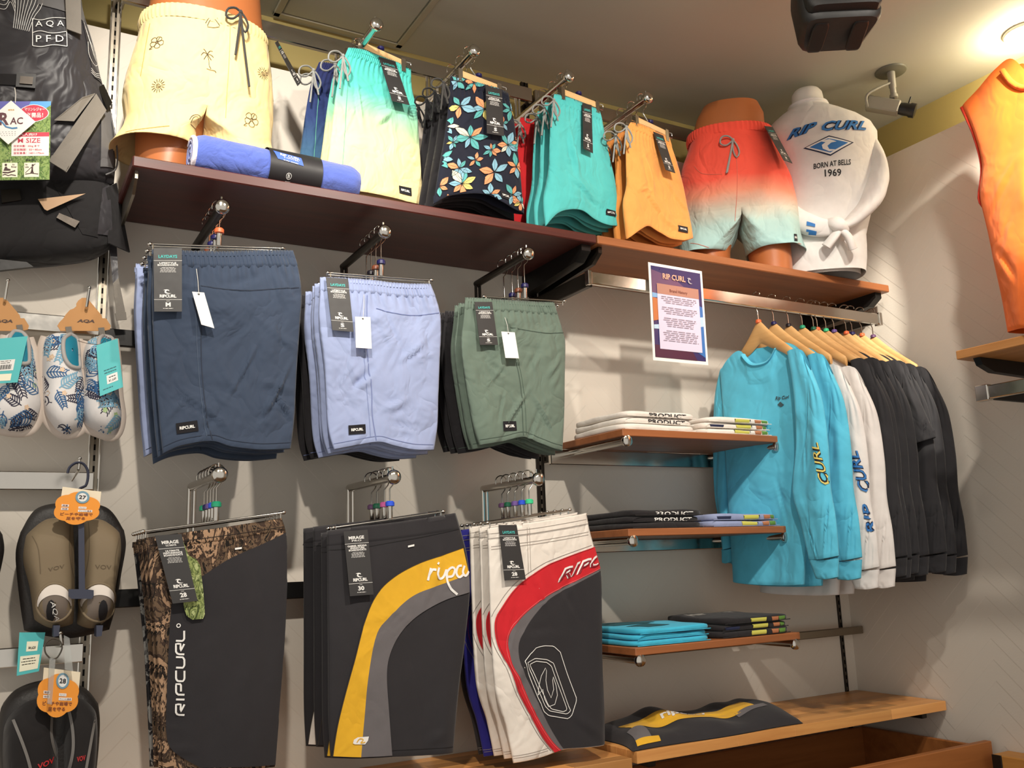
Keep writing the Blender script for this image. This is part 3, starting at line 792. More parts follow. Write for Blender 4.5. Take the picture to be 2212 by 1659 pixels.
# navy
s1 = make_shorts('folded_shorts', 'navy elasticated swim shorts at the front of their arm, tagged M', fr,
    [(328, 538), (400, 543), (480, 545), (560, 543), (633, 541)], [(633, 541), (645, 581), (652, 635), (648, 701), (641, 800), (636, 900), (628, 968)],
    [(351, 979), (392, 962), (455, 954), (497, 966), (560, 972), (628, 968)], [(328, 538), (330, 569), (327, 641), (334, 780), (343, 900), (351, 979)], NAVY, GM, seed=3,
    explicit=[(0.85, 0.72, 0.62, 0.78 * -1, 0.16, 0.014, 2.2), (0.92, 0.80, 0.8, 0.6, 0.10, 0.012, 1.8), (0.6, 0.62, 0.6, -0.8, 0.18, 0.012, 1.3)])
stitch(s1, [(426, 580), (432, 700), (434, 792), (443, 900), (455, 952)], (34, 44, 62), 0.0022)
stitch(s1, [(419, 640), (425, 760), (434, 880), (443, 945)], (70, 84, 104))
stitch(s1, [(431, 620), (480, 628), (536, 631), (600, 626), (645, 622)], (30, 40, 58), 0.0020)
stitch(s1, [(352, 966), (392, 950), (455, 942), (497, 954), (560, 960), (628, 956)], (34, 44, 62))
logo_patch(s1.root, fr, s1.bvh, [(378, 916), (423, 910), (426, 933), (380, 939)])
product_tag(s1.root, tag_quad(fr, [(331.5, 536), (393, 536), (393, 673), (333, 673)], s1.bvh), 'LAYDAYS', None, ['LIFESTYLE', 'BOARDSHORTS'], 'M')
price_tag(s1.root, fr, s1.bvh, [(415, 630), (441, 632), (463, 709), (435, 701)], (422, 584))
# light blue
s2 = make_shorts('folded_shorts', 'light blue elasticated swim shorts at the front of their arm', fr,
    [(691, 599), (752, 603), (810, 608), (870, 613), (930, 613)], [(930, 613), (945, 652), (953, 697), (950, 782), (947, 860), (945, 920), (938, 971)],
    [(721, 970), (765, 962), (813, 955), (846, 963), (890, 972), (938, 971)], [(691, 599), (690, 631), (688, 691), (699, 782), (708, 920), (721, 970)], LBLUE, GM, seed=8,
    explicit=[(0.75, 0.42, 0.85, -0.5, 0.14, 0.012, 2.0), (0.3, 0.62, 0.8, -0.5, 0.12, 0.02, -1.8), (0.6, 0.75, 0.8, -0.3, 0.1, 0.02, 1.5)])
stitch(s2, [(790, 640), (790, 751), (799, 842), (800, 900), (808, 953)], (112, 124, 168), 0.0022)
stitch(s2, [(783, 700), (785, 790), (792, 880), (796, 945)], (120, 134, 176))
stitch(s2, [(810, 668), (850, 678), (900, 682), (951, 676)], (100, 112, 158), 0.0018)
stitch(s2, [(720, 959), (765, 951), (813, 944), (846, 952), (890, 961), (940, 961)], (112, 124, 168))
logo_patch(s2.root, fr, s2.bvh, [(750, 920), (785, 918), (786, 938), (751, 940)])
product_tag(s2.root, tag_quad(fr, [(704, 599), (752, 602), (764, 717), (718, 713)], s2.bvh), 'LAYDAYS', None, ['LIFESTYLE', 'BOARDSHORTS'], 'S')
price_tag(s2.root, fr, s2.bvh, [(767, 684), (800, 685), (803, 753), (769, 751)], (782, 640))
# sage
s3 = make_shorts('folded_shorts', 'sage green elasticated swim shorts at the front of their arm', fr,
    [(1005, 642), (1050, 646), (1100, 649), (1150, 652), (1197, 653)], [(1197, 653), (1215, 712), (1221, 740), (1220, 812), (1219, 890), (1215, 974)],
    [(1035, 961), (1080, 954), (1127, 944), (1160, 957), (1190, 969), (1215, 974)], [(1005, 642), (1002, 680), (996, 751), (1008, 842), (1022, 920), (1035, 961)], SAGE, GM, seed=12,
    explicit=[(0.45, 0.8, 0.75, -0.65, 0.16, 0.014, 2.0), (0.75, 0.8, 0.7, 0.7, 0.15, 0.014, 1.6), (0.3, 0.5, 0.8, 0.5, 0.12, 0.014, -1.5)])
stitch(s3, [(1092, 690), (1105, 760), (1114, 800), (1123, 860), (1126, 942)], (66, 82, 72), 0.0022)
stitch(s3, [(1098, 700), (1112, 770), (1121, 810), (1130, 870), (1133, 940)], (70, 88, 76))
stitch(s3, [(1100, 708), (1140, 716), (1180, 721), (1217, 719)], (64, 80, 70), 0.0018)
stitch(s3, [(1034, 951), (1080, 944), (1127, 934), (1160, 947), (1190, 959), (1216, 964)], (66, 82, 72))
logo_patch(s3.root, fr, s3.bvh, [(1080, 912), (1110, 911), (1111, 931), (1081, 933)])
product_tag(s3.root, tag_quad(fr, [(1025, 652), (1063, 652), (1076, 745), (1037, 745)], s3.bvh), 'LAYDAYS', None, ['LIFESTYLE', 'BOARDSHORTS'], 'S')
price_tag(s3.root, fr, s3.bvh, [(1083, 716), (1112, 718), (1121, 774), (1092, 773)], (1088, 687))
SKIP = ('hang_tag', 'price_tag')
def stack(src, spec, lab, grp):
    """further garments behind the front one: spec rows (dy, dx, dz, {part: material}, label)"""
    out = []
    for dy, dx, dz, m, l in spec: out.append(dup(src.root, (dx, dy, dz), l, grp, m, skip=SKIP))
    return out
nb = dict(body=NAVY, waistband=NAVY)
stack(s1, [(0.036, -0.004, -0.004, None, 'navy swim shorts directly behind the front navy pair'), (0.072, 0.004, 0.001, None, 'third navy swim shorts from the aisle on their arm'), (0.105, -0.002, -0.010, None, 'rearmost navy swim shorts on their arm'),
    (0.150, -0.012, 0.012, dict(body=LBLUE, waistband=LBLUE), 'light blue swim shorts hanging behind the navy ones'), (0.185, -0.010, 0.014, dict(body=LBLUE, waistband=LBLUE), 'light blue swim shorts nearest the wall behind the navy ones')], '', GM)
stack(s2, [(0.034, -0.002, -0.006, None, 'light blue swim shorts directly behind the front light blue pair'), (0.066, 0.003, -0.002, None, 'third light blue swim shorts from the aisle on their arm'), (0.098, -0.004, -0.008, None, 'rearmost light blue swim shorts on their own arm'),
    (0.145, -0.008, -0.004, dict(body=BLACKC, waistband=BLACKC), 'black swim shorts just behind the light blue ones'), (0.180, -0.014, -0.006, dict(body=BLACKC, waistband=BLACKC), 'black swim shorts nearest the wall behind the light blue ones')], '', GM)
stack(s3, [(0.034, -0.002, -0.006, None, 'sage green swim shorts directly behind the front sage pair'), (0.066, 0.003, -0.003, None, 'rearmost sage green swim shorts on their arm'), (0.110, -0.004, -0.008, dict(body=BLACKC, waistband=BLACKC), 'black swim shorts just behind the sage green ones'),
    (0.145, -0.008, -0.004, dict(body=BLACKC, waistband=BLACKC), 'middle black swim shorts behind the sage green ones'), (0.180, -0.012, 0.004, dict(body=BLACKC, waistband=BLACKC), 'black swim shorts nearest the wall behind the sage green ones')], '', GM)
HG = 'wire clip hangers'
zM = 2.203
for (x, zb, tl, W, rings, nm, ys) in ((0.433, 2.108, 0.105, 0.29, ('orange', 'navy', 'navy', 'brown'), 'navy', (0, 0.036, 0.072, 0.105)), (0.806, 2.086, 0.055, 0.27, ('navy', 'brown', 'black', 'black'), 'light blue', (0, 0.034, 0.066, 0.098)), (1.175, 2.075, 0.06, 0.25, ('navy', 'brown', 'navy', 'black'), 'sage green', (0, 0.034, 0.066, 0.110))):
    for i, (rg, dy) in enumerate(zip(rings, ys)):
        wh = ('front', 'second', 'third', 'fourth')[i]
        ax = {0.433: 0.423, 0.806: 0.806, 1.175: 1.209}[x]
        clip_hanger(ax if i else ax, FY + dy, zM, zb - 0.004 * i, tl, W, rg, '%s wire clip hanger from the aisle holding %s shorts, %s ring' % (wh, nm, rg), HG, side=1 if i % 2 == 0 else 1)

# rounded square letters drawn as strokes (unit cells, x right, y up)
TECH = {'R': [[(0, 0), (0, 0.78), (0.18, 1), (1, 1), (1, 0.45), (0.3, 0.45), (1, 0.0)]], 'I': [[(0.5, 0), (0.5, 1)]], 'P': [[(0, 0), (0, 0.78), (0.18, 1), (1, 1), (1, 0.42), (0.3, 0.42)]],
    'C': [[(1, 1), (0.2, 1), (0, 0.8), (0, 0.2), (0.2, 0), (1, 0)]], 'U': [[(0, 1), (0, 0.2), (0.2, 0), (0.8, 0), (1, 0.2), (1, 1)]], 'L': [[(0, 1), (0, 0.2), (0.2, 0), (1, 0)]]}
def techno(p0, p1, p2, word='RIPCURL', wt=0.0036):
    p0, p1, p2 = Vector(p0), Vector(p1), Vector(p2); ex, ey = p1 - p0, p2 - p0
    wd = [0.35 if c == 'I' else 1.0 for c in word]; gap = 0.28; tot = sum(wd) + gap * (len(word) - 1); x = 0; out = []
    for c, w_ in zip(word, wd):
        for st in TECH[c]: out.append(ribbon([tuple(v) for v in resample([tuple(p0 + ex * ((x + a * w_) / tot) + ey * b) for a, b in st], 16)], wt))
        x += w_ + gap
    return out
# ------------------------------------------------------------------ lower row
GL = 'folded board shorts of the lower row'
BLK = fabric('black_stretch', (44, 42, 45), crease=0.10, scale=5.0); CAMO = camo('brown_camo', [(30, 26, 23), (104, 84, 66), (62, 48, 40), (168, 136, 108), (44, 36, 30)])
YEL = fabric('yellow_stretch', (226, 174, 44), crease=0.2); GRY = fabric('grey_stretch', (104, 100, 102), crease=0.1); REDC = fabric('red_stretch', (204, 34, 44), crease=0.2)
WHT = fabric('white_stretch', (232, 224, 214), crease=0.3); ROYAL = fabric('royal_blue_cloth', (40, 38, 128), crease=0.2)
ORANGEP = plain('orange_print', (216, 160, 60), 0.7)
# camouflage
c1 = make_shorts('board_shorts', 'brown camouflage and black board shorts at the front, tagged 28', fr,
    [(312, 1162), (400, 1150), (470, 1141), (540, 1130), (608, 1119)], [(608, 1119), (618, 1156), (620, 1250), (616, 1350), (611, 1431), (602, 1550), (594, 1655)],
    [(352, 1672), (430, 1664), (510, 1660), (594, 1655)], [(312, 1162), (323, 1250), (338, 1400), (347, 1550), (352, 1672)], CAMO, GL, wb=0.06, elastic=False, seed=21, thick=0.024, creases=5)
print_on(c1.root, 'black_panel', fr, c1.bvh, BLK, [strip([(fr.px(*p)) for p in [(618, 1150), (560, 1178), (494, 1207), (437, 1243), (400, 1266), (371, 1300), (363, 1400), (359, 1500), (358, 1581), (373, 1622), (430, 1656)]],
    [(fr.px(*p)) for p in [(618, 1160), (620, 1200), (620, 1250), (618, 1300), (616, 1350), (613, 1400), (610, 1450), (606, 1500), (602, 1550), (598, 1600), (594, 1652)]], 60, 24)], 0.0034)
print_on(c1.root, 'lettering', fr, c1.bvh, WHITEP, [] + techno(fr.px(396, 1543), fr.px(396, 1362), fr.px(378, 1543)) + [
    ribbon([tuple(Vector(fr.px(384, 1351)) + Vector((0.0035 * math.cos(a), 0.0035 * math.sin(a)))) for a in [i * 0.524 for i in range(12)]], 0.0018, True)], 0.0052)
stitch(c1, [(312, 1180), (400, 1168), (470, 1159), (540, 1149), (612, 1138)], (40, 30, 24))
Q = tag_quad(fr, [(334.5, 1157), (392, 1153), (427, 1298), (373, 1304)], c1.bvh, 0.006, 0.018)
gq = tag_quad(fr, [(384, 1160), (408, 1204), (440, 1330), (394, 1336)], c1.bvh, 0.003, 0.010)
GREENCAMO = camo('green_leaf_card', [(70, 82, 46), (150, 162, 100), (108, 122, 72), (176, 186, 128), (128, 142, 88)], 22.0)
gc = MB(); P = [fr.px(*p) for p in [(392, 1168), (404, 1200), (420, 1208), (429, 1222), (436, 1280), (439, 1326), (435, 1336), (412, 1338), (400, 1330), (394, 1312), (388, 1240)]]
dd = (gq[0] - fr.o).dot(fr.n); gc.prism(P, fr, dd + 0.002, dd + 0.0035); obj('leaf_print_card', gc, GREENCAMO, c1.root, 0)
product_tag(c1.root, Q, 'MIRAGE', 'ULTIMATE', ['ULTIMATE', 'PERFORMANCE', 'BOARDSHORTS'], '28', WHITEP)
print_on(c1.root, 'white_tick', fr, c1.bvh, WHITEP, [quad_grid(fr, [(505, 1184), (520, 1182), (520, 1186), (505, 1188)], 2, 1)], 0.003)
# black, yellow and grey
c2 = make_shorts('board_shorts', 'black board shorts with sweeping yellow and grey bands, tagged 30', fr,
    [(706, 1146), (770, 1138), (840, 1130), (910, 1120), (984, 1108)], [(984, 1108), (994, 1141), (1009, 1201), (1015, 1276), (1004, 1390), (991, 1491), (979, 1624)],
    [(714, 1636), (776, 1636), (842, 1632), (910, 1629), (979, 1624)], [(706, 1146), (707, 1250), (708, 1400), (709, 1550), (714, 1636)], BLK, GL, wb=0.08, elastic=False, seed=24, thick=0.024, creases=5)
yo = [(717, 1633), (729, 1551), (759, 1431), (783, 1340), (811, 1280), (850, 1244), (901, 1217), (950, 1200), (998, 1183)]
yg = [(776, 1634), (783, 1551), (790, 1461), (808, 1371), (835, 1334), (886, 1289), (946, 1264), (1011, 1241)]
gk = [(842, 1630), (836, 1551), (830, 1461), (838, 1410), (862, 1365), (901, 1328), (961, 1295), (1013, 1279)]
fp = lambda pts: [fr.px(*p) for p in pts]
print_on(c2.root, 'yellow_band', fr, c2.bvh, YEL, [strip(fp(yo), fp(yg), 60, 10)], 0.0026)
print_on(c2.root, 'grey_band', fr, c2.bvh, GRY, [strip(fp(yg), fp(gk), 60, 10)], 0.0026)
stitch(c2, yo, (50, 42, 36), 0.002, n=60, off=0.0034)
stitch(c2, [(707, 1188), (770, 1184), (840, 1172), (910, 1160), (990, 1143)], (24, 22, 24), 0.0016)
stitch(c2, [(716, 1622), (776, 1622), (842, 1619), (910, 1616), (976, 1612)], (26, 24, 26), 0.0012)
# brush-script wordmark drawn stroke by stroke, running off the folded edge
def strokes(fr_, lines, w_): return [ribbon([tuple(v) for v in smooth_line([fr_.px(*p) for p in l], 18)], w_) for l in lines]
print_on(c2.root, 'lettering', fr, c2.bvh, WHITEP, strokes(fr, [[(927, 1227), (924, 1240), (921, 1254)], [(924, 1241), (930, 1231), (938, 1231)], [(944, 1226), (941, 1240), (946, 1250), (954, 1246), (960, 1232)], [(960, 1230), (962, 1255), (970, 1272), (983, 1284)], [(962, 1250), (962, 1236), (972, 1226), (979, 1230), (974, 1244), (964, 1246)], [(994, 1222), (986, 1224), (982, 1238), (988, 1247), (998, 1240)], [(1000, 1222), (996, 1236), (1002, 1244), (1010, 1234)], [(941, 1216), (944, 1218)]], 0.0055), 0.0044)
print_on(c2.root, 'logo_print', fr, c2.bvh, WHITEP, [poly_fill(fp([(760, 1596), (768, 1591), (792, 1589), (790, 1598), (784, 1606), (762, 1606), (758, 1604)]))], 0.0044)
print_on(c2.root, 'logo_print', fr, c2.bvh, YEL, strokes(fr, [[(766, 1602), (772, 1594), (780, 1596), (774, 1603), (784, 1601)]], 0.002), 0.0054)
print_on(c2.root, 'white_tick', fr, c2.bvh, WHITEP, [quad_grid(fr, [(877, 1179), (891, 1176), (891, 1180), (877, 1183)], 2, 1)], 0.003)
product_tag(c2.root, tag_quad(fr, [(742, 1148), (794, 1144), (807, 1284), (756, 1288)], c2.bvh), 'MIRAGE', 'PRO', ['GABRIEL MEDINA', 'SIGNATURE', 'BOARDSHORTS'], '30', WHITEP)
# white, red and black
c3 = make_shorts('board_shorts', 'white board shorts with red band and black leg panel, tagged 28', fr,
    [(1052, 1140), (1100, 1134), (1155, 1127), (1210, 1118), (1267, 1108)], [(1267, 1108), (1274, 1146), (1286, 1191), (1297, 1240), (1299, 1330), (1300, 1431), (1304, 1530), (1305, 1608)],
    [(1108, 1647), (1145, 1638), (1180, 1629), (1213, 1617), (1260, 1612), (1305, 1608)], [(1052, 1140), (1056, 1250), (1060, 1371), (1069, 1491), (1092, 1570), (1108, 1647)], WHT, GL, wb=0.06, elastic=False, seed=31, thick=0.026, creases=9)
ro = [(1283, 1181), (1245, 1194), (1210, 1207), (1168, 1226), (1111, 1268), (1081, 1310), (1066, 1344), (1072, 1395), (1096, 1446), (1111, 1491), (1135, 1536), (1165, 1590), (1193, 1624)]
ri = [(1296, 1228), (1250, 1250), (1210, 1270), (1171, 1292), (1126, 1328), (1102, 1358), (1093, 1388), (1099, 1431), (1117, 1467), (1138, 1515), (1165, 1566), (1190, 1602), (1207, 1619)]
gi = [(1297, 1232), (1254, 1254), (1216, 1274), (1180, 1296), (1148, 1330), (1128, 1360), (1114, 1390), (1117, 1431), (1141, 1485), (1158, 1522), (1178, 1562), (1202, 1602), (1212, 1616)]
re_ = [(1297, 1240), (1298, 1270), (1299, 1300), (1299, 1330), (1299, 1360), (1300, 1400), (1300, 1431), (1301, 1470), (1303, 1510), (1304, 1550), (1305, 1580), (1305, 1600), (1303, 1607)]
print_on(c3.root, 'red_band', fr, c3.bvh, REDC, [strip(fp(ro), fp(ri), 70, 14)], 0.0034)
print_on(c3.root, 'grey_band', fr, c3.bvh, GRY, [strip(fp(ri), fp(gi), 60, 10)], 0.0026)
print_on(c3.root, 'black_panel', fr, c3.bvh, BLK, [strip(fp(gi), fp(re_), 60, 20)], 0.0030)
for k_, line in enumerate((ro, ri)): stitch(c3, [(x + (3 if k_ == 0 else -4), y) for x, y in line], (150, 30, 36) if k_ == 0 else (236, 120, 120), 0.0010, n=60, off=0.0044)
stitch(c3, [(x - 7, y - 3) for x, y in ro], (120, 112, 106), 0.0011, n=60)
for dy in (14, 24, 42, 48): stitch(c3, [(1053, 1140 + dy), (1100, 1134 + dy), (1155, 1127 + dy), (1210, 1118 + dy), (1270, 1107 + dy)], (150, 140, 132), 0.0010)
stitch(c3, [(1139, 1140), (1141, 1180), (1143, 1236)], (150, 140, 132), 0.001); stitch(c3, [(1134, 1140), (1136, 1180), (1138, 1240)], (150, 140, 132), 0.001)
for dy in (9, 14): stitch(c3, [(1106, 1647 - dy), (1145, 1638 - dy), (1180, 1629 - dy)], (150, 140, 132), 0.001)
DRED = plain('dark_red_print', (134, 18, 36), 0.7)
tx = xf_text('RIPC', fr.px(1201, 1258), fr.px(1301, 1216), fr.px(1205, 1233), 0.02, 0.3)
print_on(c3.root, 'lettering', fr, c3.bvh, WHITEP, [xf_text('RIPC', fr.px(1200, 1259), fr.px(1302, 1216), fr.px(1204, 1231), 0.035, 0.3)], 0.0046)
print_on(c3.root, 'lettering', fr, c3.bvh, DRED, [xf_text('RIPC', fr.px(1203, 1257), fr.px(1300, 1217), fr.px(1207, 1234), 0.004, 0.3)], 0.0058)
lo = [(1125, 1427), (1136, 1412), (1150, 1398), (1168, 1394), (1190, 1395), (1205, 1408), (1220, 1455), (1238, 1506), (1238, 1514), (1227, 1546), (1220, 1551), (1178, 1544), (1168, 1536), (1153, 1503), (1138, 1466)]
l2 = [(1130, 1430), (1148, 1421), (1175, 1424), (1190, 1432), (1198, 1455), (1222, 1525), (1226, 1534), (1218, 1541), (1180, 1534), (1170, 1524), (1157, 1494)]
l3 = [(1136, 1434), (1150, 1427), (1174, 1430), (1185, 1438), (1192, 1458), (1216, 1524), (1218, 1532), (1210, 1536), (1184, 1530), (1176, 1520)]
fl = [(1154, 1500), (1158, 1468), (1166, 1450), (1176, 1436), (1172, 1456), (1173, 1480), (1180, 1504), (1187, 1502), (1189, 1480), (1185, 1455), (1192, 1470), (1197, 1494), (1194, 1512), (1186, 1527), (1176, 1524), (1168, 1508), (1164, 1486), (1158, 1496), (1154, 1500)]
print_on(c3.root, 'logo_outline', fr, c3.bvh, WHITEP, [ribbon([tuple(v) for v in resample(fp(l + [l[0]]), 70)], 0.0017) for l in (lo, l2, l3)] + strokes(fr, [fl], 0.0016), 0.0048)
product_tag(c3.root, tag_quad(fr, [(1077, 1134), (1116, 1134), (1136, 1252), (1090, 1254)], c3.bvh), 'LAYDAYS', None, ['LIFESTYLE', 'BOARDSHORTS'], '28')
# behind them
stack(c1, [(0.030, -0.003, -0.002, None, 'second pair of brown camouflage board shorts from the aisle'), (0.058, 0.002, -0.006, None, 'third pair of brown camouflage board shorts from the aisle'), (0.088, -0.003, 0.0, None, 'rearmost pair of brown camouflage board shorts'), (0.122, -0.006, -0.004, dict(body=camo('grey_leaf_camo', [(30, 28, 30), (40, 38, 40), (130, 128, 124), (36, 34, 36), (44, 42, 44)], 9.0)), 'black board shorts with grey leaf print behind the camouflage ones')], '', GL)
stack(c2, [(0.034, -0.002, -0.004, None, 'black and yellow board shorts directly behind the front pair'), (0.080, -0.006, 0.012, dict(body=BLK, yellow_band=BLK, grey_band=BLK), 'plain black board shorts behind the yellow banded pair'), (0.115, -0.018, 0.010, dict(body=BLK, yellow_band=WHT, grey_band=BLK), 'black board shorts with white leg band nearest the wall')], '', GL)
stack(c3, [(0.036, -0.004, 0.004, None, 'white and red board shorts directly behind the front pair'), (0.072, -0.012, 0.006, None, 'rearmost white and red board shorts on their arm'), (0.110, -0.020, 0.0, dict(body=ROYAL, waistband=ROYAL, red_band=ROYAL, grey_band=ROYAL, black_panel=ROYAL), 'royal blue board shorts behind the white and red ones'), (0.140, -0.018, 0.0, dict(body=BLK, waistband=BLK, red_band=BLK, grey_band=BLK), 'black board shorts nearest the wall behind the white ones')], '', GL)
zL = 1.611
for (ax, zb, W, rings, nm, ys) in ((0.431, 1.504, 0.29, ('green', 'blue', 'purple', 'navy', 'green'), 'camouflage', (0, 0.030, 0.058, 0.088, 0.122)), (0.822, 1.505, 0.275, ('blue', 'pink', 'darkgreen', 'plum'), 'black and yellow', (0, 0.034, 0.080, 0.115)), (1.197, 1.510, 0.245, ('mint', 'blue', 'purple', 'darkgreen', 'plum'), 'white and red', (0, 0.036, 0.072, 0.110, 0.140))):
    for i, (rg, dy) in enumerate(zip(rings, ys)):
        wh = ('front', 'second', 'third', 'fourth', 'fifth')[i]
        clip_hanger(ax, FY + dy, zL, zb, 0.125, W, rg, '%s wire clip hanger from the aisle above the %s shorts, %s ring' % (wh, nm, rg), HG)

# ================================================================== shorts above the long shelf
GT = 'swim shorts hung above the long shelf'
TY = -0.318
LWOOD = wood('hanger_maple', (206, 164, 108), (226, 190, 136), 'x', 0.5)
def bar_hanger(fr_, pl, pr, zt, x, ring, lab):
    """wooden trouser hanger: flat bar, metal end clips, wire hook over the display arm"""
    (s0, z0), (s1, z1) = fr_.px(*pl), fr_.px(*pr)
    t = thing('bar_hanger', lab, 'hanger', fr_.w((s0 + s1) / 2, z0, 0), 'wooden bar hangers above the shelf')
    h = 0.018
    obj('wooden_bar', MB().prism([(s0, z0), (s1, z1), (s1, z1 - h), (s0, z0 - h)], fr_, -0.006, 0.006), LWOOD, t, 20)
    for s, z in ((s0, z0), (s1, z1)):
        sg = -1 if s == s0 else 1
        obj('clip_plate', MB().prism([(s, z + 0.004), (s + sg * 0.013, z + 0.004), (s + sg * 0.013, z - 0.034), (s, z - 0.034)], fr_, -0.008, 0.008), STEEL, t, 20)
        a = [fr_.w(s + sg * 0.013, z - 0.002, 0.006), fr_.w(s + sg * 0.030, z - 0.002, 0.006), fr_.w(s + sg * 0.030, z - 0.018, 0.006), fr_.w(s + sg * 0.013, z - 0.018, 0.006)]
        obj('wire_loop', MB().tube(a, 0.0012, 5), CHROME, t, 60)
    c = fr_.w((s0 + s1) / 2, (z0 + z1) / 2, 0); y = c.y
    P = hook_path(x, y, zt, r=0.019, drop=0.01); P.append(Vector((c.x, c.y, c.z - 0.004)))
    obj('hook', MB().tube(P, 0.0018, 6), CHROME, t, 60)
    obj('size_ring', MB().lathe([(0.006, 0), (0.0095, 0.003), (0.0095, 0.009), (0.006, 0.012)], c + Vector((0, 0, 0.002)), (0, 0, 1), 12), ring_mat(ring), t, 40)
    return t
def drawstring(par, fr_, c, k, m, d=0.022, r=0.0024, tails=((-6, 62), (10, 48)), name='drawstring'):
    """a bow with two loops and two tails; c is the knot, k the size"""
    cx, cy = c; mb = MB()
    def path(pts): return [fr_.w(*fr_.px(cx + a * k, cy + b * k, d + e), d + e) for a, b, e in pts]
    def sm(pts): return [Vector(v) for v in smooth_line([tuple(p) for p in path(pts)], 16)]
    mb.tube(sm([(0, 0, 0), (-10, -8, .004), (-24, -6, .006), (-27, 8, .004), (-14, 12, .002), (0, 1, .002)]), r, 6)
    mb.tube(sm([(0, 0, 0), (8, 10, .004), (14, 26, .005), (8, 38, .004), (1, 24, .003), (0, 2, .002)]), r, 6)
    for tx, ty in tails: mb.tube(sm([(0, 0, .003), (tx * .3, ty * .35, .006), (tx, ty, .003)]), r, 6)
    mb.lathe([(r, -0.004), (r * 2, -0.002), (r * 2, 0.002), (r, 0.004)], path([(0, 0, 0.003)])[0], (1, 0, 0.3), 8)
    return obj(name, mb, m, par, 60, kind=None)

MINT = ombre('mint_to_yellow_dye', [(0.0, (74, 190, 180)), (0.26, (88, 194, 178)), (0.48, (172, 208, 160)), (0.64, (232, 218, 164)), (1.0, (236, 214, 154))], 0.385, 0.0)
NAVYO = ombre('navy_to_teal_dye', [(0.0, (30, 36, 84)), (0.4, (38, 56, 104)), (0.8, (60, 100, 126)), (1.0, (70, 116, 140))], 0.385, 0.0)
TURQ = fabric('turquoise_cloth', (84, 190, 188)); ORNG = fabric('orange_cloth', (236, 160, 84)); ORNG2 = fabric('dark_orange_cloth', (206, 134, 64)); REDS = fabric('red_cloth', (202, 34, 40))
FLOR = fabric('midnight_cloth', (20, 24, 40), crease=0.2)
f1 = Frame((0.79, -0.232), R(8))
m1 = make_shorts('dip_dyed_shorts', 'mint to yellow dip-dyed swim shorts above the dark shelf', f1,
    [(752, 103), (785, 112), (820, 124), (855, 137), (888, 149)], [(888, 149), (890, 190), (901, 241), (906, 310), (911, 380), (916, 445)],
    [(700, 408), (740, 414), (800, 424), (860, 435), (916, 446)], [(752, 103), (735, 150), (722, 226), (714, 292), (706, 350), (700, 408)], MINT, GT, wb=0.075, seed=41, thick=0.034, creases=10,
    explicit=[(0.55, 0.45, 0.85, -0.5, 0.12, 0.018, 1.8), (0.25, 0.4, 0.3, 0.95, 0.15, 0.02, 1.5)])
logo_patch(m1.root, f1, m1.bvh, [(855, 405), (884, 409), (885, 426), (856, 421)])
product_tag(m1.root, tag_quad(f1, [(818, 122), (854, 133), (885, 227), (847, 218)], m1.bvh, 0.004, 0.03), 'LAYDAYS', None, ['LIFESTYLE', 'BOARDSHORTS'], 'S')
drawstring(m1.root, f1, (741, 120), 1.15, GREYCORD, d=0.020)
stitch(m1, [(752, 140), (744, 240), (736, 330), (732, 400)], (90, 160, 140), 0.0016)
f2 = Frame((1.067, TY), R(6))
m2 = make_shorts('floral_shorts', 'midnight swim shorts with large tropical flowers above the dark shelf', f2,
    [(973, 164), (1005, 173), (1040, 184), (1070, 193), (1098, 202)], [(1098, 202), (1104, 230), (1112, 271), (1120, 340), (1126, 400), (1132, 462)],
    [(936, 440), (972, 424), (1037, 423), (1075, 440), (1105, 454), (1132, 462)], [(973, 164), (970, 211), (962, 280), (950, 350), (942, 400), (936, 440)], FLOR, GT, wb=0.075, seed=44, thick=0.036, creases=7)
PET = [plain('petal_' + n_, c_, 0.8) for n_, c_ in (('teal', (86, 168, 166)), ('peach', (226, 150, 104)), ('straw', (218, 200, 116)), ('sky', (128, 176, 196)), ('cream', (206, 208, 190)))]
rf = random.Random(9); fl_cols = {i: [] for i in range(5)}; fl_out = []
for (cx, cy, sz, sub) in ((985, 178, 20, 1), (1020, 182, 17, 1), (1062, 188, 14, 0), (990, 232, 26, 0), (1040, 240, 24, 1), (1100, 240, 20, 0), (962, 275, 20, 1), (1010, 300, 29, 0), (1052, 330, 16, 1), (1090, 318, 24, 0), (948, 345, 22, 0), (985, 368, 22, 1), (1020, 350, 14, 0), (1058, 378, 30, 0), (1108, 365, 24, 1), (945, 405, 20, 1), (990, 402, 26, 0), (1050, 425, 20, 1), (1100, 425, 22, 0), (1120, 440, 20, 1), (965, 440, 16, 0), (972, 312, 13, 1), (1080, 270, 14, 0), (1118, 310, 16, 1)):
    base = rf.uniform(0, 6.28); nP = rf.choice((5, 6, 6, 7))
    for k in range(nP):
        a = base + k * 6.283 / nP + rf.uniform(-.15, .15); L_ = sz * rf.uniform(0.9, 1.4); wd = L_ * rf.uniform(0.20, 0.28); ca, sa = math.cos(a), math.sin(a)
        loop = []
        for u, v in ((0.05, 0.0), (0.3, 0.75), (0.55, 1.0), (0.8, 0.6), (1.0, 0.0), (0.8, -0.55), (0.55, -0.9), (0.3, -0.6)): loop.append(f2.px(cx + L_ * u * ca - wd * v * sa, cy + L_ * u * sa + wd * v * ca))
        vs, fs = poly_fill(loop); fl_cols[rf.choice((0, 0, 1, 1, 2, 3, 3, 4))].append((vs, fs))
        fl_out.append(ribbon(loop + [loop[0]], 0.0007)); fl_out.append(ribbon([f2.px(cx + L_ * 0.1 * ca, cy + L_ * 0.1 * sa), f2.px(cx + L_ * 0.85 * ca, cy + L_ * 0.85 * sa)], 0.0005))
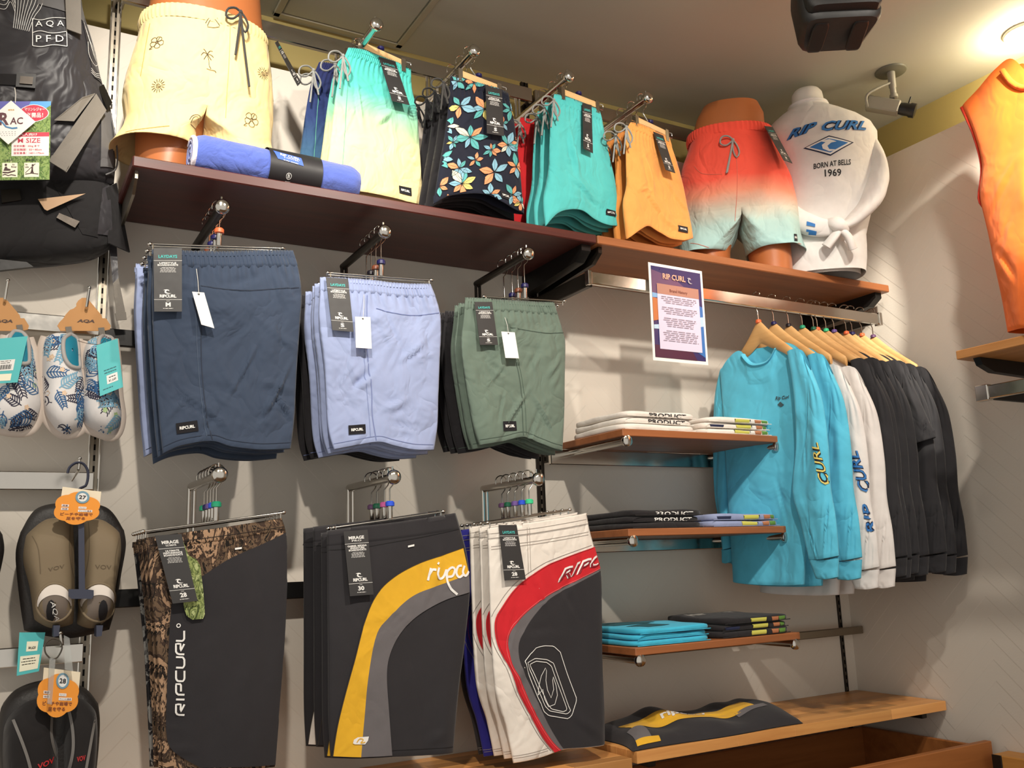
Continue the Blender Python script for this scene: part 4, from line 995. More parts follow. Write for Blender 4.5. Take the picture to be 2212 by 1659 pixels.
for i_, shp in fl_cols.items():
    o_ = print_on(m2.root, 'flower_print', f2, m2.bvh, PET[i_], shp, 0.0020 + 0.0001 * i_); o_['kind'] = 'stuff'
o_ = print_on(m2.root, 'petal_outline', f2, m2.bvh, plain('petal_line', (44, 40, 44), 0.8), fl_out, 0.0032); o_['kind'] = 'stuff'
logo_patch(m2.root, f2, m2.bvh, [(1072, 417), (1095, 423), (1096, 438), (1073, 432)])
product_tag(m2.root, tag_quad(f2, [(1049, 185), (1084, 193), (1089, 294), (1052, 288)], m2.bvh, 0.004, 0.02), 'LAYDAYS', None, ['LIFESTYLE', 'BOARDSHORTS'], 'S')
drawstring(m2.root, f2, (958, 178), 0.95, CHARCORD, d=0.015)
f3 = Frame((1.367, TY), R(10))
m3 = make_shorts('swim_shorts', 'turquoise swim shorts with curved hem above the shelf joint', f3,
    [(1197, 203), (1222, 211), (1246, 220), (1270, 230), (1294, 240)], [(1294, 240), (1300, 256), (1317, 341), (1329, 400), (1338, 488)],
    [(1178, 488), (1196, 464), (1220, 457), (1248, 460), (1275, 476), (1311, 489), (1338, 488)], [(1197, 203), (1190, 245), (1187, 311), (1184, 371), (1174, 430), (1178, 488)], TURQ, GT, wb=0.10, seed=47, thick=0.040, creases=9,
    explicit=[(0.35, 0.5, 0.25, 0.95, 0.2, 0.03, 1.6), (0.5, 0.8, 0.9, 0.3, 0.2, 0.02, 1.4)])
logo_patch(m3.root, f3, m3.bvh, [(1301, 455), (1323, 459), (1323, 471), (1301, 467)])
product_tag(m3.root, tag_quad(f3, [(1258, 222), (1278, 227), (1281, 331), (1260, 321)], m3.bvh, 0.004, 0.02), 'LAYDAYS', None, ['LIFESTYLE', 'BOARDSHORTS'], 'S')
drawstring(m3.root, f3, (1196, 216), 0.95, GREYCORD, d=0.020)
f4 = Frame((1.647, TY), R(11))
m4 = make_shorts('swim_shorts', 'orange swim shorts with curved hem beside the coral mannequin', f4,
    [(1362, 264), (1385, 272), (1405, 281), (1425, 289), (1445, 297)], [(1445, 297), (1450, 312), (1471, 386), (1486, 461), (1496, 514)],
    [(1353, 516), (1372, 500), (1390, 492), (1412, 504), (1440, 519), (1470, 522), (1496, 514)], [(1362, 264), (1353, 285), (1352, 341), (1353, 401), (1346, 443), (1353, 516)], ORNG, GT, wb=0.10, seed=50, thick=0.044, creases=9,
    explicit=[(0.35, 0.5, 0.25, 0.95, 0.2, 0.03, 1.6), (0.4, 0.75, 0.8, 0.55, 0.15, 0.02, 1.4)])
logo_patch(m4.root, f4, m4.bvh, [(1451, 491), (1473, 495), (1474, 508), (1452, 504)])
product_tag(m4.root, tag_quad(f4, [(1411, 284), (1433, 293), (1459, 374), (1438, 367)], m4.bvh, 0.004, 0.03), 'LAYDAYS', None, ['LIFESTYLE', 'BOARDSHORTS'], 'S')
drawstring(m4.root, f4, (1353, 274), 0.95, GREYCORD, d=0.020)
o = dict
def two(m, **k): d_ = dict(body=m, waistband=m); d_.update(k); return d_
SK = SKIP
stack(m1, [(0.042, -0.006, -0.004, None, 'second mint to yellow swim shorts behind the front pair'), (0.10, -0.045, 0.0, two(NAVYO), 'navy to teal dip-dyed swim shorts in front of the wall'), (0.138, -0.03, 0.0, two(NAVYO), 'navy to teal dip-dyed swim shorts nearest the wall')], '', GT)
SKIP = ('hang_tag', 'price_tag', 'flower_print', 'petal_outline')
stack(m2, [(0.050, -0.002, -0.002, two(BLACKC, drawstring=BLACKCORD), 'black swim shorts directly behind the floral pair'), (0.095, -0.004, -0.004, two(BLACKC, drawstring=BLACKCORD), 'middle black swim shorts behind the floral pair'), (0.14, -0.008, -0.006, two(BLACKC, drawstring=BLACKCORD), 'black swim shorts nearest the wall behind the floral pair')], '', GT)
stack(m3, [(0.046, -0.002, -0.004, None, 'second turquoise swim shorts behind the front pair'), (0.090, 0.0, -0.010, None, 'third turquoise swim shorts behind the front pair'), (0.150, -0.022, -0.006, two(REDS), 'red swim shorts just behind the turquoise ones'), (0.190, -0.030, -0.008, two(REDS), 'red swim shorts nearest the wall above the dark shelf')], '', GT)
stack(m4, [(0.050, -0.002, -0.004, two(ORNG2), 'second orange swim shorts behind the front pair'), (0.100, -0.004, -0.008, two(ORNG2), 'third orange swim shorts behind the front pair')], '', GT)
zT = 2.748
for fr_, pl, pr, x, nm in ((f1, (780, 92), (864, 130), 0.79, 'mint to yellow'), (f2, (996, 155), (1071, 184), 1.067, 'floral'), (f3, (1216, 195), (1283, 221), 1.367, 'turquoise'), (f4, (1375, 255), (1434, 283), 1.647, 'orange')):
    a = bar_hanger(fr_, pl, pr, zT, x, 'navy', 'pale wooden bar hanger clipping the front %s shorts' % nm)
    dup(a, (0, 0.048, -0.002), 'pale wooden bar hanger second from the aisle over the %s shorts' % nm)
    dup(a, (-0.004, 0.096, -0.004), 'pale wooden bar hanger third from the aisle over the %s shorts' % nm)

# ================================================================== mannequins on the shelf
SKINP = plain('mannequin_brown_plastic', (176, 104, 58), 0.38, bump=0.02)
def ell(F, c, rx, ry, z, n, ex=2.0, tilt=0.0):
    out = []
    for i in range(n):
        a = 2 * math.pi * i / n; ca, sa = math.cos(a), math.sin(a)
        s = rx * math.copysign(abs(ca) ** (2 / ex), ca); d = ry * math.copysign(abs(sa) ** (2 / ex), sa)
        out.append(F.w(c[0] + s, z + tilt * s, c[1] + d))
    return out
def legs_loft(F, upper, legs, n=64, k=15, wob=None):
    """upper: rings from the waist to the crotch; legs: for each side rings downwards. d>0 is the front"""
    mb = MB(); rows = [ell(F, (c, d), rx, ry, z, n, ex) for (c, d, rx, ry, z, ex) in upper]
    if wob: rows = [[wob(p, j / (len(rows) - 1) * 0.5) for p in r_] for j, r_ in enumerate(rows)]
    o = len(mb.v); mb.grid(rows, wrap=True, flip=False)
    last = rows[-1]; iF, iB = n // 4, 3 * n // 4   # angle 90 deg = front
    bridge = []
    for j in range(1, k + 1):
        t = j / (k + 1); p = last[iF].lerp(last[iB], t); p = p + Vector((0, 0, -0.012 * math.sin(math.pi * t))); bridge.append(p)
    right = [last[i % n] for i in range(iB, iB + n // 2 + 1)]      # back -> right side -> front
    left = [last[i] for i in range(iF, iB + 1)]                    # front -> left side -> back
    for side, rings in legs.items():
        loop0 = (right + bridge) if side == 'r' else (left + bridge[::-1])
        m = len(loop0); rws = [loop0]; zl = sum(p.z for p in loop0) / m
        for jj, (c, d, rx, ry, z, tl) in enumerate(rings):
            row = []
            for i in range(m):
                if i <= n // 2: a = (-math.pi / 2 + math.pi * i / (n // 2)) if side == 'r' else (math.pi / 2 + math.pi * i / (n // 2))
                else: a = ((math.pi / 2) if side == 'r' else (3 * math.pi / 2)) + math.pi * (i - n // 2) / (k + 1)
                s = rx * math.cos(a); p = F.w(c + s, z + tl * s, d + ry * math.sin(a))
                tt_ = min((jj + 1) / (0.62 * len(rings)), 1.0); tt_ = tt_ * tt_ * (3 - 2 * tt_); p0 = Vector((loop0[i].x, loop0[i].y, p.z)); p = p0.lerp(p, tt_)
                row.append(wob(p, 0.5 + 0.5 * (jj + 1) / len(rings)) if wob else p)
            rws.append(row)
        mb.grid(rws, wrap=True)
    return mb
def wobble(seed, amp, fx=9.0, dirn=None):
    def f(p, q):
        a = amp * (0.4 + q)
        return p + Vector((noise.noise(p * fx + Vector((seed, 0, 0))), noise.noise(p * fx + Vector((0, seed, 5))), 0.35 * noise.noise(p * fx + Vector((9, seed, 0))))) * a
    return f
def hem_lip(rows): pass
# ---- yellow printed shorts
FA = Frame((0.408, -0.185))
A = thing('mannequin', 'brown hip-form mannequin wearing the pale yellow printed shorts', 'mannequin', (0.408, -0.185, 2.276))
body = legs_loft(FA, [(0.0, 0, 0.118, 0.088, 2.96, 2.2), (0.0, 0, 0.122, 0.090, 2.86, 2.2), (0.0, 0, 0.132, 0.094, 2.74, 2.2), (0.0, 0, 0.150, 0.10, 2.62, 2.2), (0.0, 0, 0.155, 0.10, 2.53, 2.2), (0.0, 0, 0.150, 0.09, 2.46, 2.2)],
    {'l': [(-0.078, 0.0, 0.074, 0.084, 2.42, 0), (-0.080, 0, 0.070, 0.078, 2.36, 0), (-0.082, 0, 0.066, 0.072, 2.30, 0), (-0.082, 0, 0.064, 0.070, 2.276, 0)], 'r': [(0.078, 0.0, 0.074, 0.084, 2.42, 0), (0.080, 0, 0.070, 0.078, 2.36, 0), (0.082, 0, 0.066, 0.072, 2.30, 0), (0.082, 0, 0.064, 0.070, 2.276, 0)]})
obj('hip_form', body, SKINP, A, 179)
YCL = fabric('pale_yellow_cloth', (242, 214, 148), crease=0.4)
SA = thing('printed_shorts', 'pale yellow swim shorts printed with palms, suns and hibiscus', 'shorts', (0.408, -0.185, 2.36))
wf = wobble(3.1, 0.011, 8.0)
up = [(-0.004, 0.002, 0.145, 0.104, 2.690, 2.3), (-0.004, 0.002, 0.150, 0.106, 2.66, 2.3), (-0.006, 0.002, 0.162, 0.112, 2.60, 2.3), (-0.008, 0.002, 0.170, 0.116, 2.54, 2.3), (-0.010, 0.002, 0.173, 0.112, 2.48, 2.3), (-0.010, 0.002, 0.172, 0.108, 2.452, 2.3)]
lg = {'l': [(-0.094, 0.004, 0.092, 0.108, 2.43, 0.02), (-0.100, 0.004, 0.094, 0.106, 2.40, 0.02), (-0.106, 0.004, 0.098, 0.108, 2.362, 0.03), (-0.106, 0.004, 0.096, 0.106, 2.360, 0.03), (-0.104, 0.004, 0.090, 0.100, 2.375, 0.03)],
      'r': [(0.078, 0.004, 0.084, 0.106, 2.43, -0.02), (0.082, 0.004, 0.086, 0.104, 2.40, -0.03), (0.084, 0.004, 0.090, 0.106, 2.362, -0.03), (0.084, 0.004, 0.088, 0.104, 2.360, -0.03), (0.083, 0.004, 0.082, 0.098, 2.375, -0.03)]}
def dense(rings, k=4):
    out = []
    for a, b in zip(rings[:-1], rings[1:]):
        for i in range(k): out.append(tuple(x + (y - x) * i / k for x, y in zip(a, b)))
    return out + [rings[-1]]
mb = legs_loft(FA, dense(up), {k_: dense(v_, 4) for k_, v_ in lg.items()}, n=96, k=23, wob=wf)
obj('body', mb, YCL, SA, 179); yb = mb.bvh()
wb_ = MB(); rows = []
for j in range(7):
    z = 2.662 + 0.034 * j / 6; row = []
    for i in range(220):
        a = 2 * math.pi * i / 220; g = 1 + 0.010 * math.sin(i * 6.283 / 220 * 64) + 0.02 * math.sin(math.pi * j / 6); row.append(FA.w(-0.004 + 0.148 * g * math.copysign(abs(math.cos(a)) ** .87, math.cos(a)), z, 0.002 + 0.107 * g * math.copysign(abs(math.sin(a)) ** .87, math.sin(a))))
    rows.append(row)
wb_.grid(rows[::-1], wrap=True); obj('waistband', wb_, YCL, SA, 179)
FAf = Frame((0.408, -0.29))  # plane of the front for the prints
def dr(par, lines, w_, m, nm, bv, F): 
    return print_on(par, nm, F, bv, m, [ribbon([tuple(v) for v in smooth_line([F.px(*p) for p in l], 14)], w_) for l in lines], 0.0016)
INK = plain('print_ink_brown', (66, 52, 34), 0.8)
def sun(c, r_=14):
    x, y = c; L_ = []
    for i in range(14):
        a = i * 6.283 / 14; L_.append([(x + math.cos(a) * r_ * .5, y + math.sin(a) * r_ * .5), (x + math.cos(a) * r_, y + math.sin(a) * r_)])
    L_.append([(x + math.cos(t * .7) * r_ * .40 * (1 - t / 22), y + math.sin(t * .7) * r_ * .40 * (1 - t / 22)) for t in range(20)])
    return L_
def palm(c, k=1.0):
    x, y = c; P = lambda a, b: (x + a * k, y + b * k)
    return [[P(0, 0), P(3, 14), P(4, 26), P(8, 34)], [P(0, 0), P(-8, -4), P(-14, 2)], [P(0, 0), P(6, -7), P(12, -6)], [P(0, 0), P(8, 2), P(14, 8)], [P(0, 0), P(-4, 6), P(-8, 12)], [P(0, 0), P(-6, -10), P(-9, -12)], [P(0, 0), P(5, 8), P(9, 14)], [P(-2, 33), P(6, 36), P(16, 38), P(20, 42)]]
def hibis(c, k=1.0):
    x, y = c; L_ = []
    for i in range(5):
        a = i * 6.283 / 5 + .3; ca, sa = math.cos(a), math.sin(a)
        L_.append([(x + k * (u * ca - v * sa), y + k * (u * sa + v * ca)) for u, v in ((2, 0), (9, 7), (16, 5), (17, 0), (16, -5), (9, -7), (2, 0))])
    L_.append([(x, y), (x + 8 * k, y - 14 * k)]); L_.append([(x - 12 * k, y + 10 * k), (x - 20 * k, y + 16 * k), (x - 12 * k, y + 16 * k)]); return L_
def arch(c, k=1.0):
    x, y = c; return [[(x - 14 * k, y + 8 * k), (x - 8 * k, y - 4 * k), (x + 2 * k, y - 6 * k), (x + 13 * k, y + 8 * k)], [(x - 18 * k, y + 2 * k), (x - 10 * k, y - 9 * k), (x + 4 * k, y - 11 * k), (x + 16 * k, y + 2 * k)], [(x - 14 * k, y + 10 * k), (x, y + 12 * k), (x + 12 * k, y + 10 * k)]]
art = sun((343, 181)) + sun((573, 150)) + palm((446, 121), 0.95) + hibis((341, 85), 0.8) + hibis((545, 256), 0.95) + arch((461, 50)) + arch((425, 258), 0.9) + hibis((545, 38), 0.7)
o_ = dr(SA, art, 0.0012, INK, 'print_motif', yb, FAf); o_['kind'] = 'stuff'
dr(SA, [[(497, 55), (494, 120), (490, 190), (487, 255)], [(275, 272), (320, 275), (365, 274)], [(330, 30), (318, 90), (308, 150)]], 0.0014, seam_mat((196, 156, 88)), 'seam', yb, FAf)
drawstring(SA, FAf, (520, 26), 1.15, CHARCORD, d=0.016, r=0.0028, tails=((-10, 80), (16, 140)))
q = [FAf.w(*FAf.px(*p, dd), dd) for p, dd in (((594, 92), -0.02), ((600, 88), -0.10), ((651, 178), -0.09), ((643, 186), -0.02))]
product_tag(SA, q, 'LAYDAYS', None, ['LIFESTYLE', 'BOARDSHORTS'], 'M')

# ---- coral dip-dyed shorts
FB = Frame((2.075, -0.20), R(-38))
Bm = thing('mannequin', 'brown hip-form mannequin wearing the coral to aqua shorts', 'mannequin', (2.075, -0.20, 2.276))
body = legs_loft(FB, [(0.030, -0.01, 0.060, 0.040, 2.874, 2.4), (0.030, -0.01, 0.092, 0.070, 2.868, 2.4), (0.026, -0.01, 0.110, 0.080, 2.83, 2.4), (0.018, -0.01, 0.118, 0.084, 2.78, 2.4), (0.018, 0, 0.130, 0.092, 2.68, 2.3), (0.02, 0, 0.148, 0.098, 2.58, 2.3), (0.02, 0, 0.150, 0.096, 2.48, 2.3)],
    {'l': [(-0.066, 0.0, 0.066, 0.080, 2.43, 0), (-0.072, 0, 0.062, 0.074, 2.36, 0), (-0.074, 0, 0.058, 0.068, 2.276, 0)], 'r': [(0.106, 0.0, 0.072, 0.084, 2.43, 0), (0.112, 0, 0.068, 0.078, 2.36, 0), (0.116, 0, 0.064, 0.072, 2.276, 0)]})
top = len(body.v); obj('hip_form', body, SKINP, Bm, 60)
obj('waist_cap', MB().add(ell(FB, (0.030, -0.01), 0.061, 0.041, 2.874, 32, 2.4), [tuple(range(32))]), SKINP, Bm, 60)
CORAL = ombre('coral_to_aqua_dye', [(0.0, (244, 82, 62)), (0.42, (244, 92, 72)), (0.56, (234, 150, 120)), (0.68, (206, 196, 178)), (0.82, (170, 200, 194)), (1.0, (160, 198, 196))], 0.40, 0.0)
SB = thing('dip_dyed_shorts', 'coral to pale aqua dip-dyed shorts on the right mannequin', 'shorts', (2.075, -0.20, 2.35))
up = [(0.018, 0.0, 0.134, 0.098, 2.760, 2.3), (0.018, 0, 0.138, 0.100, 2.735, 2.3), (0.020, 0, 0.158, 0.108, 2.67, 2.3), (0.022, 0, 0.178, 0.112, 2.59, 2.3), (0.026, 0, 0.186, 0.112, 2.51, 2.3), (0.026, 0, 0.188, 0.106, 2.472, 2.3)]
lg = {'l': [(-0.078, 0.0, 0.088, 0.106, 2.45, 0), (-0.088, 0, 0.080, 0.100, 2.40, 0), (-0.094, 0, 0.072, 0.096, 2.352, 0.0), (-0.094, 0, 0.070, 0.094, 2.350, 0.0), (-0.094, 0, 0.066, 0.088, 2.362, 0)],
      'r': [(0.124, 0.0, 0.094, 0.110, 2.45, 0), (0.128, 0, 0.096, 0.106, 2.40, 0), (0.130, 0, 0.100, 0.106, 2.346, 0.03), (0.130, 0, 0.098, 0.104, 2.344, 0.03), (0.130, 0, 0.092, 0.098, 2.358, 0.03)]}
mb = legs_loft(FB, dense(up), {k_: dense(v_, 4) for k_, v_ in lg.items()}, n=96, k=23, wob=wobble(8.3, 0.013, 11.0))
obj('body', mb, CORAL, SB, 179); cb = mb.bvh()
wb_ = MB(); rows = []
for j in range(7):
    z = 2.735 + 0.032 * j / 6; row = []
    for i in range(220):
        a = 2 * math.pi * i / 220; g = 1 + 0.012 * math.sin(i * 6.283 / 220 * 60) + 0.02 * math.sin(math.pi * j / 6); row.append(FB.w(0.018 + 0.138 * g * math.copysign(abs(math.cos(a)) ** .87, math.cos(a)), z, 0.101 * g * math.copysign(abs(math.sin(a)) ** .87, math.sin(a))))
    rows.append(row)
wb_.grid(rows[::-1], wrap=True); obj('waistband', wb_, CORAL, SB, 179)
FBf = Frame(tuple(FB.w(0, 0, 0.10))[:2], R(-38))
drawstring(SB, FBf, (1583, 302), 1.0, GREYCORD, d=0.014, r=0.0028, tails=((-12, 70), (-14, 72)))
dr(SB, [[(1588, 330), (1592, 380), (1590, 440), (1587, 480)], [(1500, 352), (1518, 372), (1560, 378)], [(1492, 520), (1520, 530), (1566, 545)], [(1612, 548), (1670, 535), (1736, 518)]], 0.0014, seam_mat((206, 110, 90)), 'seam', cb, FBf)
q = [FBf.w(*FBf.px(*p, dd), dd) for p, dd in (((1651, 272), 0.006), ((1669, 274), -0.04), ((1712, 353), -0.02), ((1693, 346), 0.02))]
product_tag(SB, q, 'LAYDAYS', None, ['LIFESTYLE', 'BOARDSHORTS'], 'M')
logo_patch(SB, FBf, cb, [(1716, 503), (1724, 501), (1725, 517), (1717, 519)])

# ---- white shirt on a bust, back to the aisle, sleeves knotted
WP = plain('mannequin_white_plastic', (226, 220, 212), 0.5)
TEEW = fabric('white_jersey', (228, 224, 220), crease=0.30, scale=6.0, weave=1200)
FT = Frame((2.345, -0.285), R(-38))
Tm = thing('bust_mannequin', 'white bust mannequin with a rounded neck near the ceiling', 'mannequin', (2.345, -0.285, 2.276))
rows = [ell(FT, (0.035, 0), rx, ry, z, 40) for rx, ry, z in ((0.11, 0.08, 2.277), (0.115, 0.08, 2.40), (0.15, 0.088, 2.60), (0.165, 0.09, 2.74), (0.14, 0.08, 2.81), (0.075, 0.066, 2.865), (0.054, 0.054, 2.885), (0.052, 0.052, 2.915), (0.050, 0.050, 2.932), (0.042, 0.042, 2.944), (0.025, 0.025, 2.950), (0.004, 0.004, 2.951))]
obj('bust_form', MB().grid(rows[::-1], wrap=True), WP, Tm, 179)
TS = thing('long_sleeved_shirt', 'white long-sleeved shirt with blue back print, sleeves knotted at the waist', 'shirt', (2.345, -0.285, 2.29))
wt = wobble(5.7, 0.006, 8.0)
rws = dense([(0.030, 0, 0.132, 0.094, 2.282, 2.3), (0.030, 0, 0.138, 0.100, 2.33, 2.3), (0.035, 0, 0.140, 0.100, 2.41, 2.3), (0.045, 0, 0.160, 0.104, 2.50, 2.3), (0.055, 0, 0.174, 0.106, 2.60, 2.3), (0.060, 0, 0.180, 0.106, 2.70, 2.3), (0.060, 0, 0.186, 0.100, 2.765, 2.4), (0.056, 0, 0.176, 0.092, 2.80, 2.3), (0.050, 0, 0.145, 0.086, 2.83, 2.2), (0.042, 0, 0.105, 0.078, 2.855, 2.1), (0.036, 0, 0.070, 0.066, 2.874, 2.0), (0.035, 0, 0.062, 0.062, 2.885, 2.0)], 4)
rows = [[wt(p, max(0, (2.75 - z) * 1.5)) for p in ell(FT, (c, d), rx, ry, z, 96, ex)] for (c, d, rx, ry, z, ex) in rws]
mb = MB().grid(rows[::-1], wrap=True); obj('body', mb, TEEW, TS, 179); tb = mb.bvh()
obj('collar', MB().tube([FT.w(0.035 + 0.062 * math.cos(a), 2.886, 0.062 * math.sin(a)) for a in [i * 6.283 / 24 for i in range(25)]], 0.006, 8), TEEW, TS, 60)
def sleeve(pts, rad, m, par, name='sleeve', flat=0.55, sd=0):
    P = smooth_line([tuple(p) for p in pts], 40); n = len(P)
    rr = [Vector((r_, 0)) for r_ in rad]; rs = [v.x for v in smooth_line([(a, i * 0.0) for i, a in enumerate(rad)], n)] if False else [rad[min(int(i / (n - 1) * (len(rad) - 1)), len(rad) - 2)] * (1 - ((i / (n - 1) * (len(rad) - 1)) % 1 if i < n - 1 else 1)) + rad[min(int(i / (n - 1) * (len(rad) - 1)), len(rad) - 2) + 1] * ((i / (n - 1) * (len(rad) - 1)) % 1 if i < n - 1 else 1) for i in range(n)]
    mb_ = MB().tube(P, rs, 20, flat=flat)
    mb_.v = [p + Vector((noise.noise(p * 14 + Vector((sd, 0, 0))), noise.noise(p * 14 + Vector((0, sd, 0))), noise.noise(p * 14 + Vector((0, 0, sd))))) * 0.006 for p in mb_.v]
    return obj(name, mb_, m, par, 179), mb_
W_ = FT.w
kn = W_(0.062, 2.402, 0.125)
sl, slm = sleeve([W_(0.205, 2.765, 0.0), W_(0.212, 2.66, 0.035), W_(0.205, 2.56, 0.066), W_(0.165, 2.48, 0.096), W_(0.105, 2.425, 0.116), kn], [0.036, 0.046, 0.054, 0.054, 0.040, 0.02], TEEW, TS, sd=1)
sl2, slm2 = sleeve([W_(-0.115, 2.74, 0.0), W_(-0.135, 2.62, 0.03), W_(-0.115, 2.52, 0.075), W_(-0.06, 2.45, 0.110), W_(0.0, 2.415, 0.124), kn], [0.040, 0.046, 0.046, 0.042, 0.034, 0.02], TEEW, TS, sd=2)
sleeve([W_(0.04, 2.424, 0.120), W_(0.06, 2.412, 0.142), W_(0.082, 2.398, 0.120)], [0.018, 0.026, 0.018], TEEW, TS, 'knot', 0.9, 3)
sleeve([kn, W_(0.045, 2.375, 0.135), W_(0.020, 2.345, 0.128)], [0.016, 0.02, 0.022], TEEW, TS, 'sleeve_end', 0.6, 4)
sleeve([kn, W_(0.085, 2.372, 0.135), W_(0.100, 2.330, 0.125)], [0.016, 0.022, 0.024], TEEW, TS, 'sleeve_end', 0.6, 5)
FTf = Frame(tuple(FT.w(0, 0, 0.10))[:2], R(-38))
BLUEP = plain('ocean_blue_print', (52, 120, 190), 0.7); NAVYP = plain('ink_navy_print', (26, 34, 66), 0.7); LIGHTB = plain('sky_blue_print', (108, 172, 220), 0.7)
X = lambda *p: FTf.px(*p)
for m_, bo, of in ((NAVYP, 0.07, 0.0016), (BLUEP, 0.02, 0.0034)):
    print_on(TS, 'lettering', FTf, tb, m_, [xf_text('RIP', X(1700, 300), X(1762, 282), X(1704, 279), bo, 0.35), xf_text('CURL', X(1774, 285), X(1874, 276), X(1776, 262), bo, 0.35)], of)
def PX(pts): return [X(*p) for p in pts]
print_on(TS, 'logo_print', FTf, tb, NAVYP, [poly_fill(PX([(1735, 321), (1790, 294), (1845, 307), (1793, 339)]))], 0.0014)
print_on(TS, 'logo_print', FTf, tb, WHITEP, [poly_fill(PX([(1740, 320), (1790, 297), (1840, 308), (1793, 336)]))], 0.0024)
print_on(TS, 'logo_print', FTf, tb, BLUEP, [poly_fill(PX([(1748, 320), (1788, 301), (1832, 309), (1792, 332)]))], 0.0034)
print_on(TS, 'logo_print', FTf, tb, WHITEP, [poly_fill(PX([(1770, 308), (1790, 303), (1806, 308), (1794, 311), (1786, 318), (1790, 325), (1808, 326), (1790, 330), (1776, 324), (1774, 316), (1782, 310)]))], 0.0044)
print_on(TS, 'lettering', FTf, tb, BLACKP, [xf_text('BORN AT BELLS', X(1757, 367), X(1838, 356), X(1757, 355), 0.02), xf_text('1969', X(1781, 384), X(1817, 382), X(1780, 368), 0.02)], 0.0016)
print_on(TS, 'sleeve_print', FTf, slm2.bvh(), BLUEP, [quad_grid(FTf, q_, 4, 2) for q_ in ([(1738, 488), (1756, 494), (1756, 500), (1738, 496)], [(1738, 503), (1760, 508), (1760, 514), (1739, 511)], [(1742, 518), (1762, 520), (1768, 528), (1744, 526)], [(1752, 531), (1772, 530), (1774, 536), (1756, 537)])], 0.003)

# ---- rolled towel
TOW = fabric('blue_towel', (82, 100, 176), crease=0.25, scale=14.0, rough=0.95, sheen=0.5, weave=260, fine=0.5)
TOWW = fabric('towel_white_side', (222, 214, 222), crease=0.3, scale=14.0, weave=260, fine=0.5)
tw = thing('rolled_towel', 'rolled blue beach towel with a black paper band on the dark shelf', 'towel', (0.36, -0.29, 2.276))
ax0, ax1 = Vector((0.362, -0.297, 2.322)), Vector((0.752, -0.288, 2.318)); axd = (ax1 - ax0).normalized()
sd_ = Vector((axd.y, -axd.x, 0)).normalized(); rr_ = 0.045
mb = MB(); rows = []
for j in range(36):
    t = j / 35; c = ax0.lerp(ax1, t); e = min(t / 0.06, 1, (1 - t) / 0.06); k_ = rr_ * (0.78 + 0.22 * max(e, 0) ** 0.5); row = []
    for i in range(48):
        a = 2 * math.pi * i / 48; w0 = 1 + 0.05 * noise.noise((math.cos(a) * 1.5, math.sin(a) * 1.5, t * 6)) + 0.035 * noise.noise((math.cos(a) * 4, math.sin(a) * 4, t * 16))
        row.append(c + sd_ * (k_ * w0 * math.cos(a) * 1.08) + Vector((0, 0, k_ * w0 * math.sin(a) * 1.0)))
    rows.append(row)
mb.grid(rows, wrap=True); mb.f.append([35 * 48 + i for i in range(48)]); mb.m.append(0); obj('towel_roll', mb, TOW, tw, 60)
# spiral layers at the open end
def spiral(r0, r1, turns, off, ph): return [ax0 - axd * off + sd_ * ((r0 + (r1 - r0) * i / 60) * math.cos(ph + turns * 6.283 * i / 60)) + Vector((0, 0, (r0 + (r1 - r0) * i / 60) * math.sin(ph + turns * 6.283 * i / 60))) for i in range(61)]
obj('inner_roll', MB().tube(spiral(0.004, 0.034, 2.6, -0.002, 0.0), 0.0068, 8), TOW, tw, 60)
obj('white_edge', MB().tube(spiral(0.034, 0.038, 0.62, -0.001, -1.6), 0.006, 8), TOWW, tw, 60)
mb = MB(); rows = []
for j in range(8):
    t = 0.42 + 0.32 * j / 7; c = ax0.lerp(ax1, t); rows.append([c + sd_ * (0.0530 * math.cos(6.283 * i / 48)) + Vector((0, 0, 0.0485 * math.sin(6.283 * i / 48))) for i in range(48)])
mb.grid(rows, wrap=True); bnd = obj('paper_band', mb, plain('band_black_card', (34, 32, 34), 0.5), tw, 60); bb = mb.bvh()
FW = Frame((0.36, -0.345))
print_on(bnd, 'band_panel', FW, bb, plain('band_blue', (66, 100, 190), 0.6), [quad_grid(FW, [(592, 322), (652, 340), (656, 359), (600, 343)], 10, 6)], 0.0012)
print_on(bnd, 'lettering', FW, bb, WHITEP, [xf_text('RIP CURL', FW.px(606, 335), FW.px(648, 347), FW.px(606, 329), 0.02), xf_text('TOWEL', FW.px(612, 341), FW.px(646, 350), FW.px(612, 338), 0.0), xf_text('SURF SERIES', FW.px(612, 347), FW.px(644, 356), FW.px(612, 345), 0.0)], 0.0024)
cx, cy = FW.px(626, 378)
print_on(bnd, 'lettering', FW, bb, WHITEP, [xf_text('B', (cx - 0.0025, cy - 0.0035), (cx + 0.0025, cy - 0.0035), (cx - 0.0025, cy + 0.0035), 0.0), ribbon([(cx + 0.006 * math.cos(a), cy + 0.006 * math.sin(a)) for a in [i * 0.5236 for i in range(12)]], 0.0009, True), ribbon([(cx - 0.006, cy - 0.010), (cx + 0.006, cy - 0.010)], 0.0009)], 0.0024)

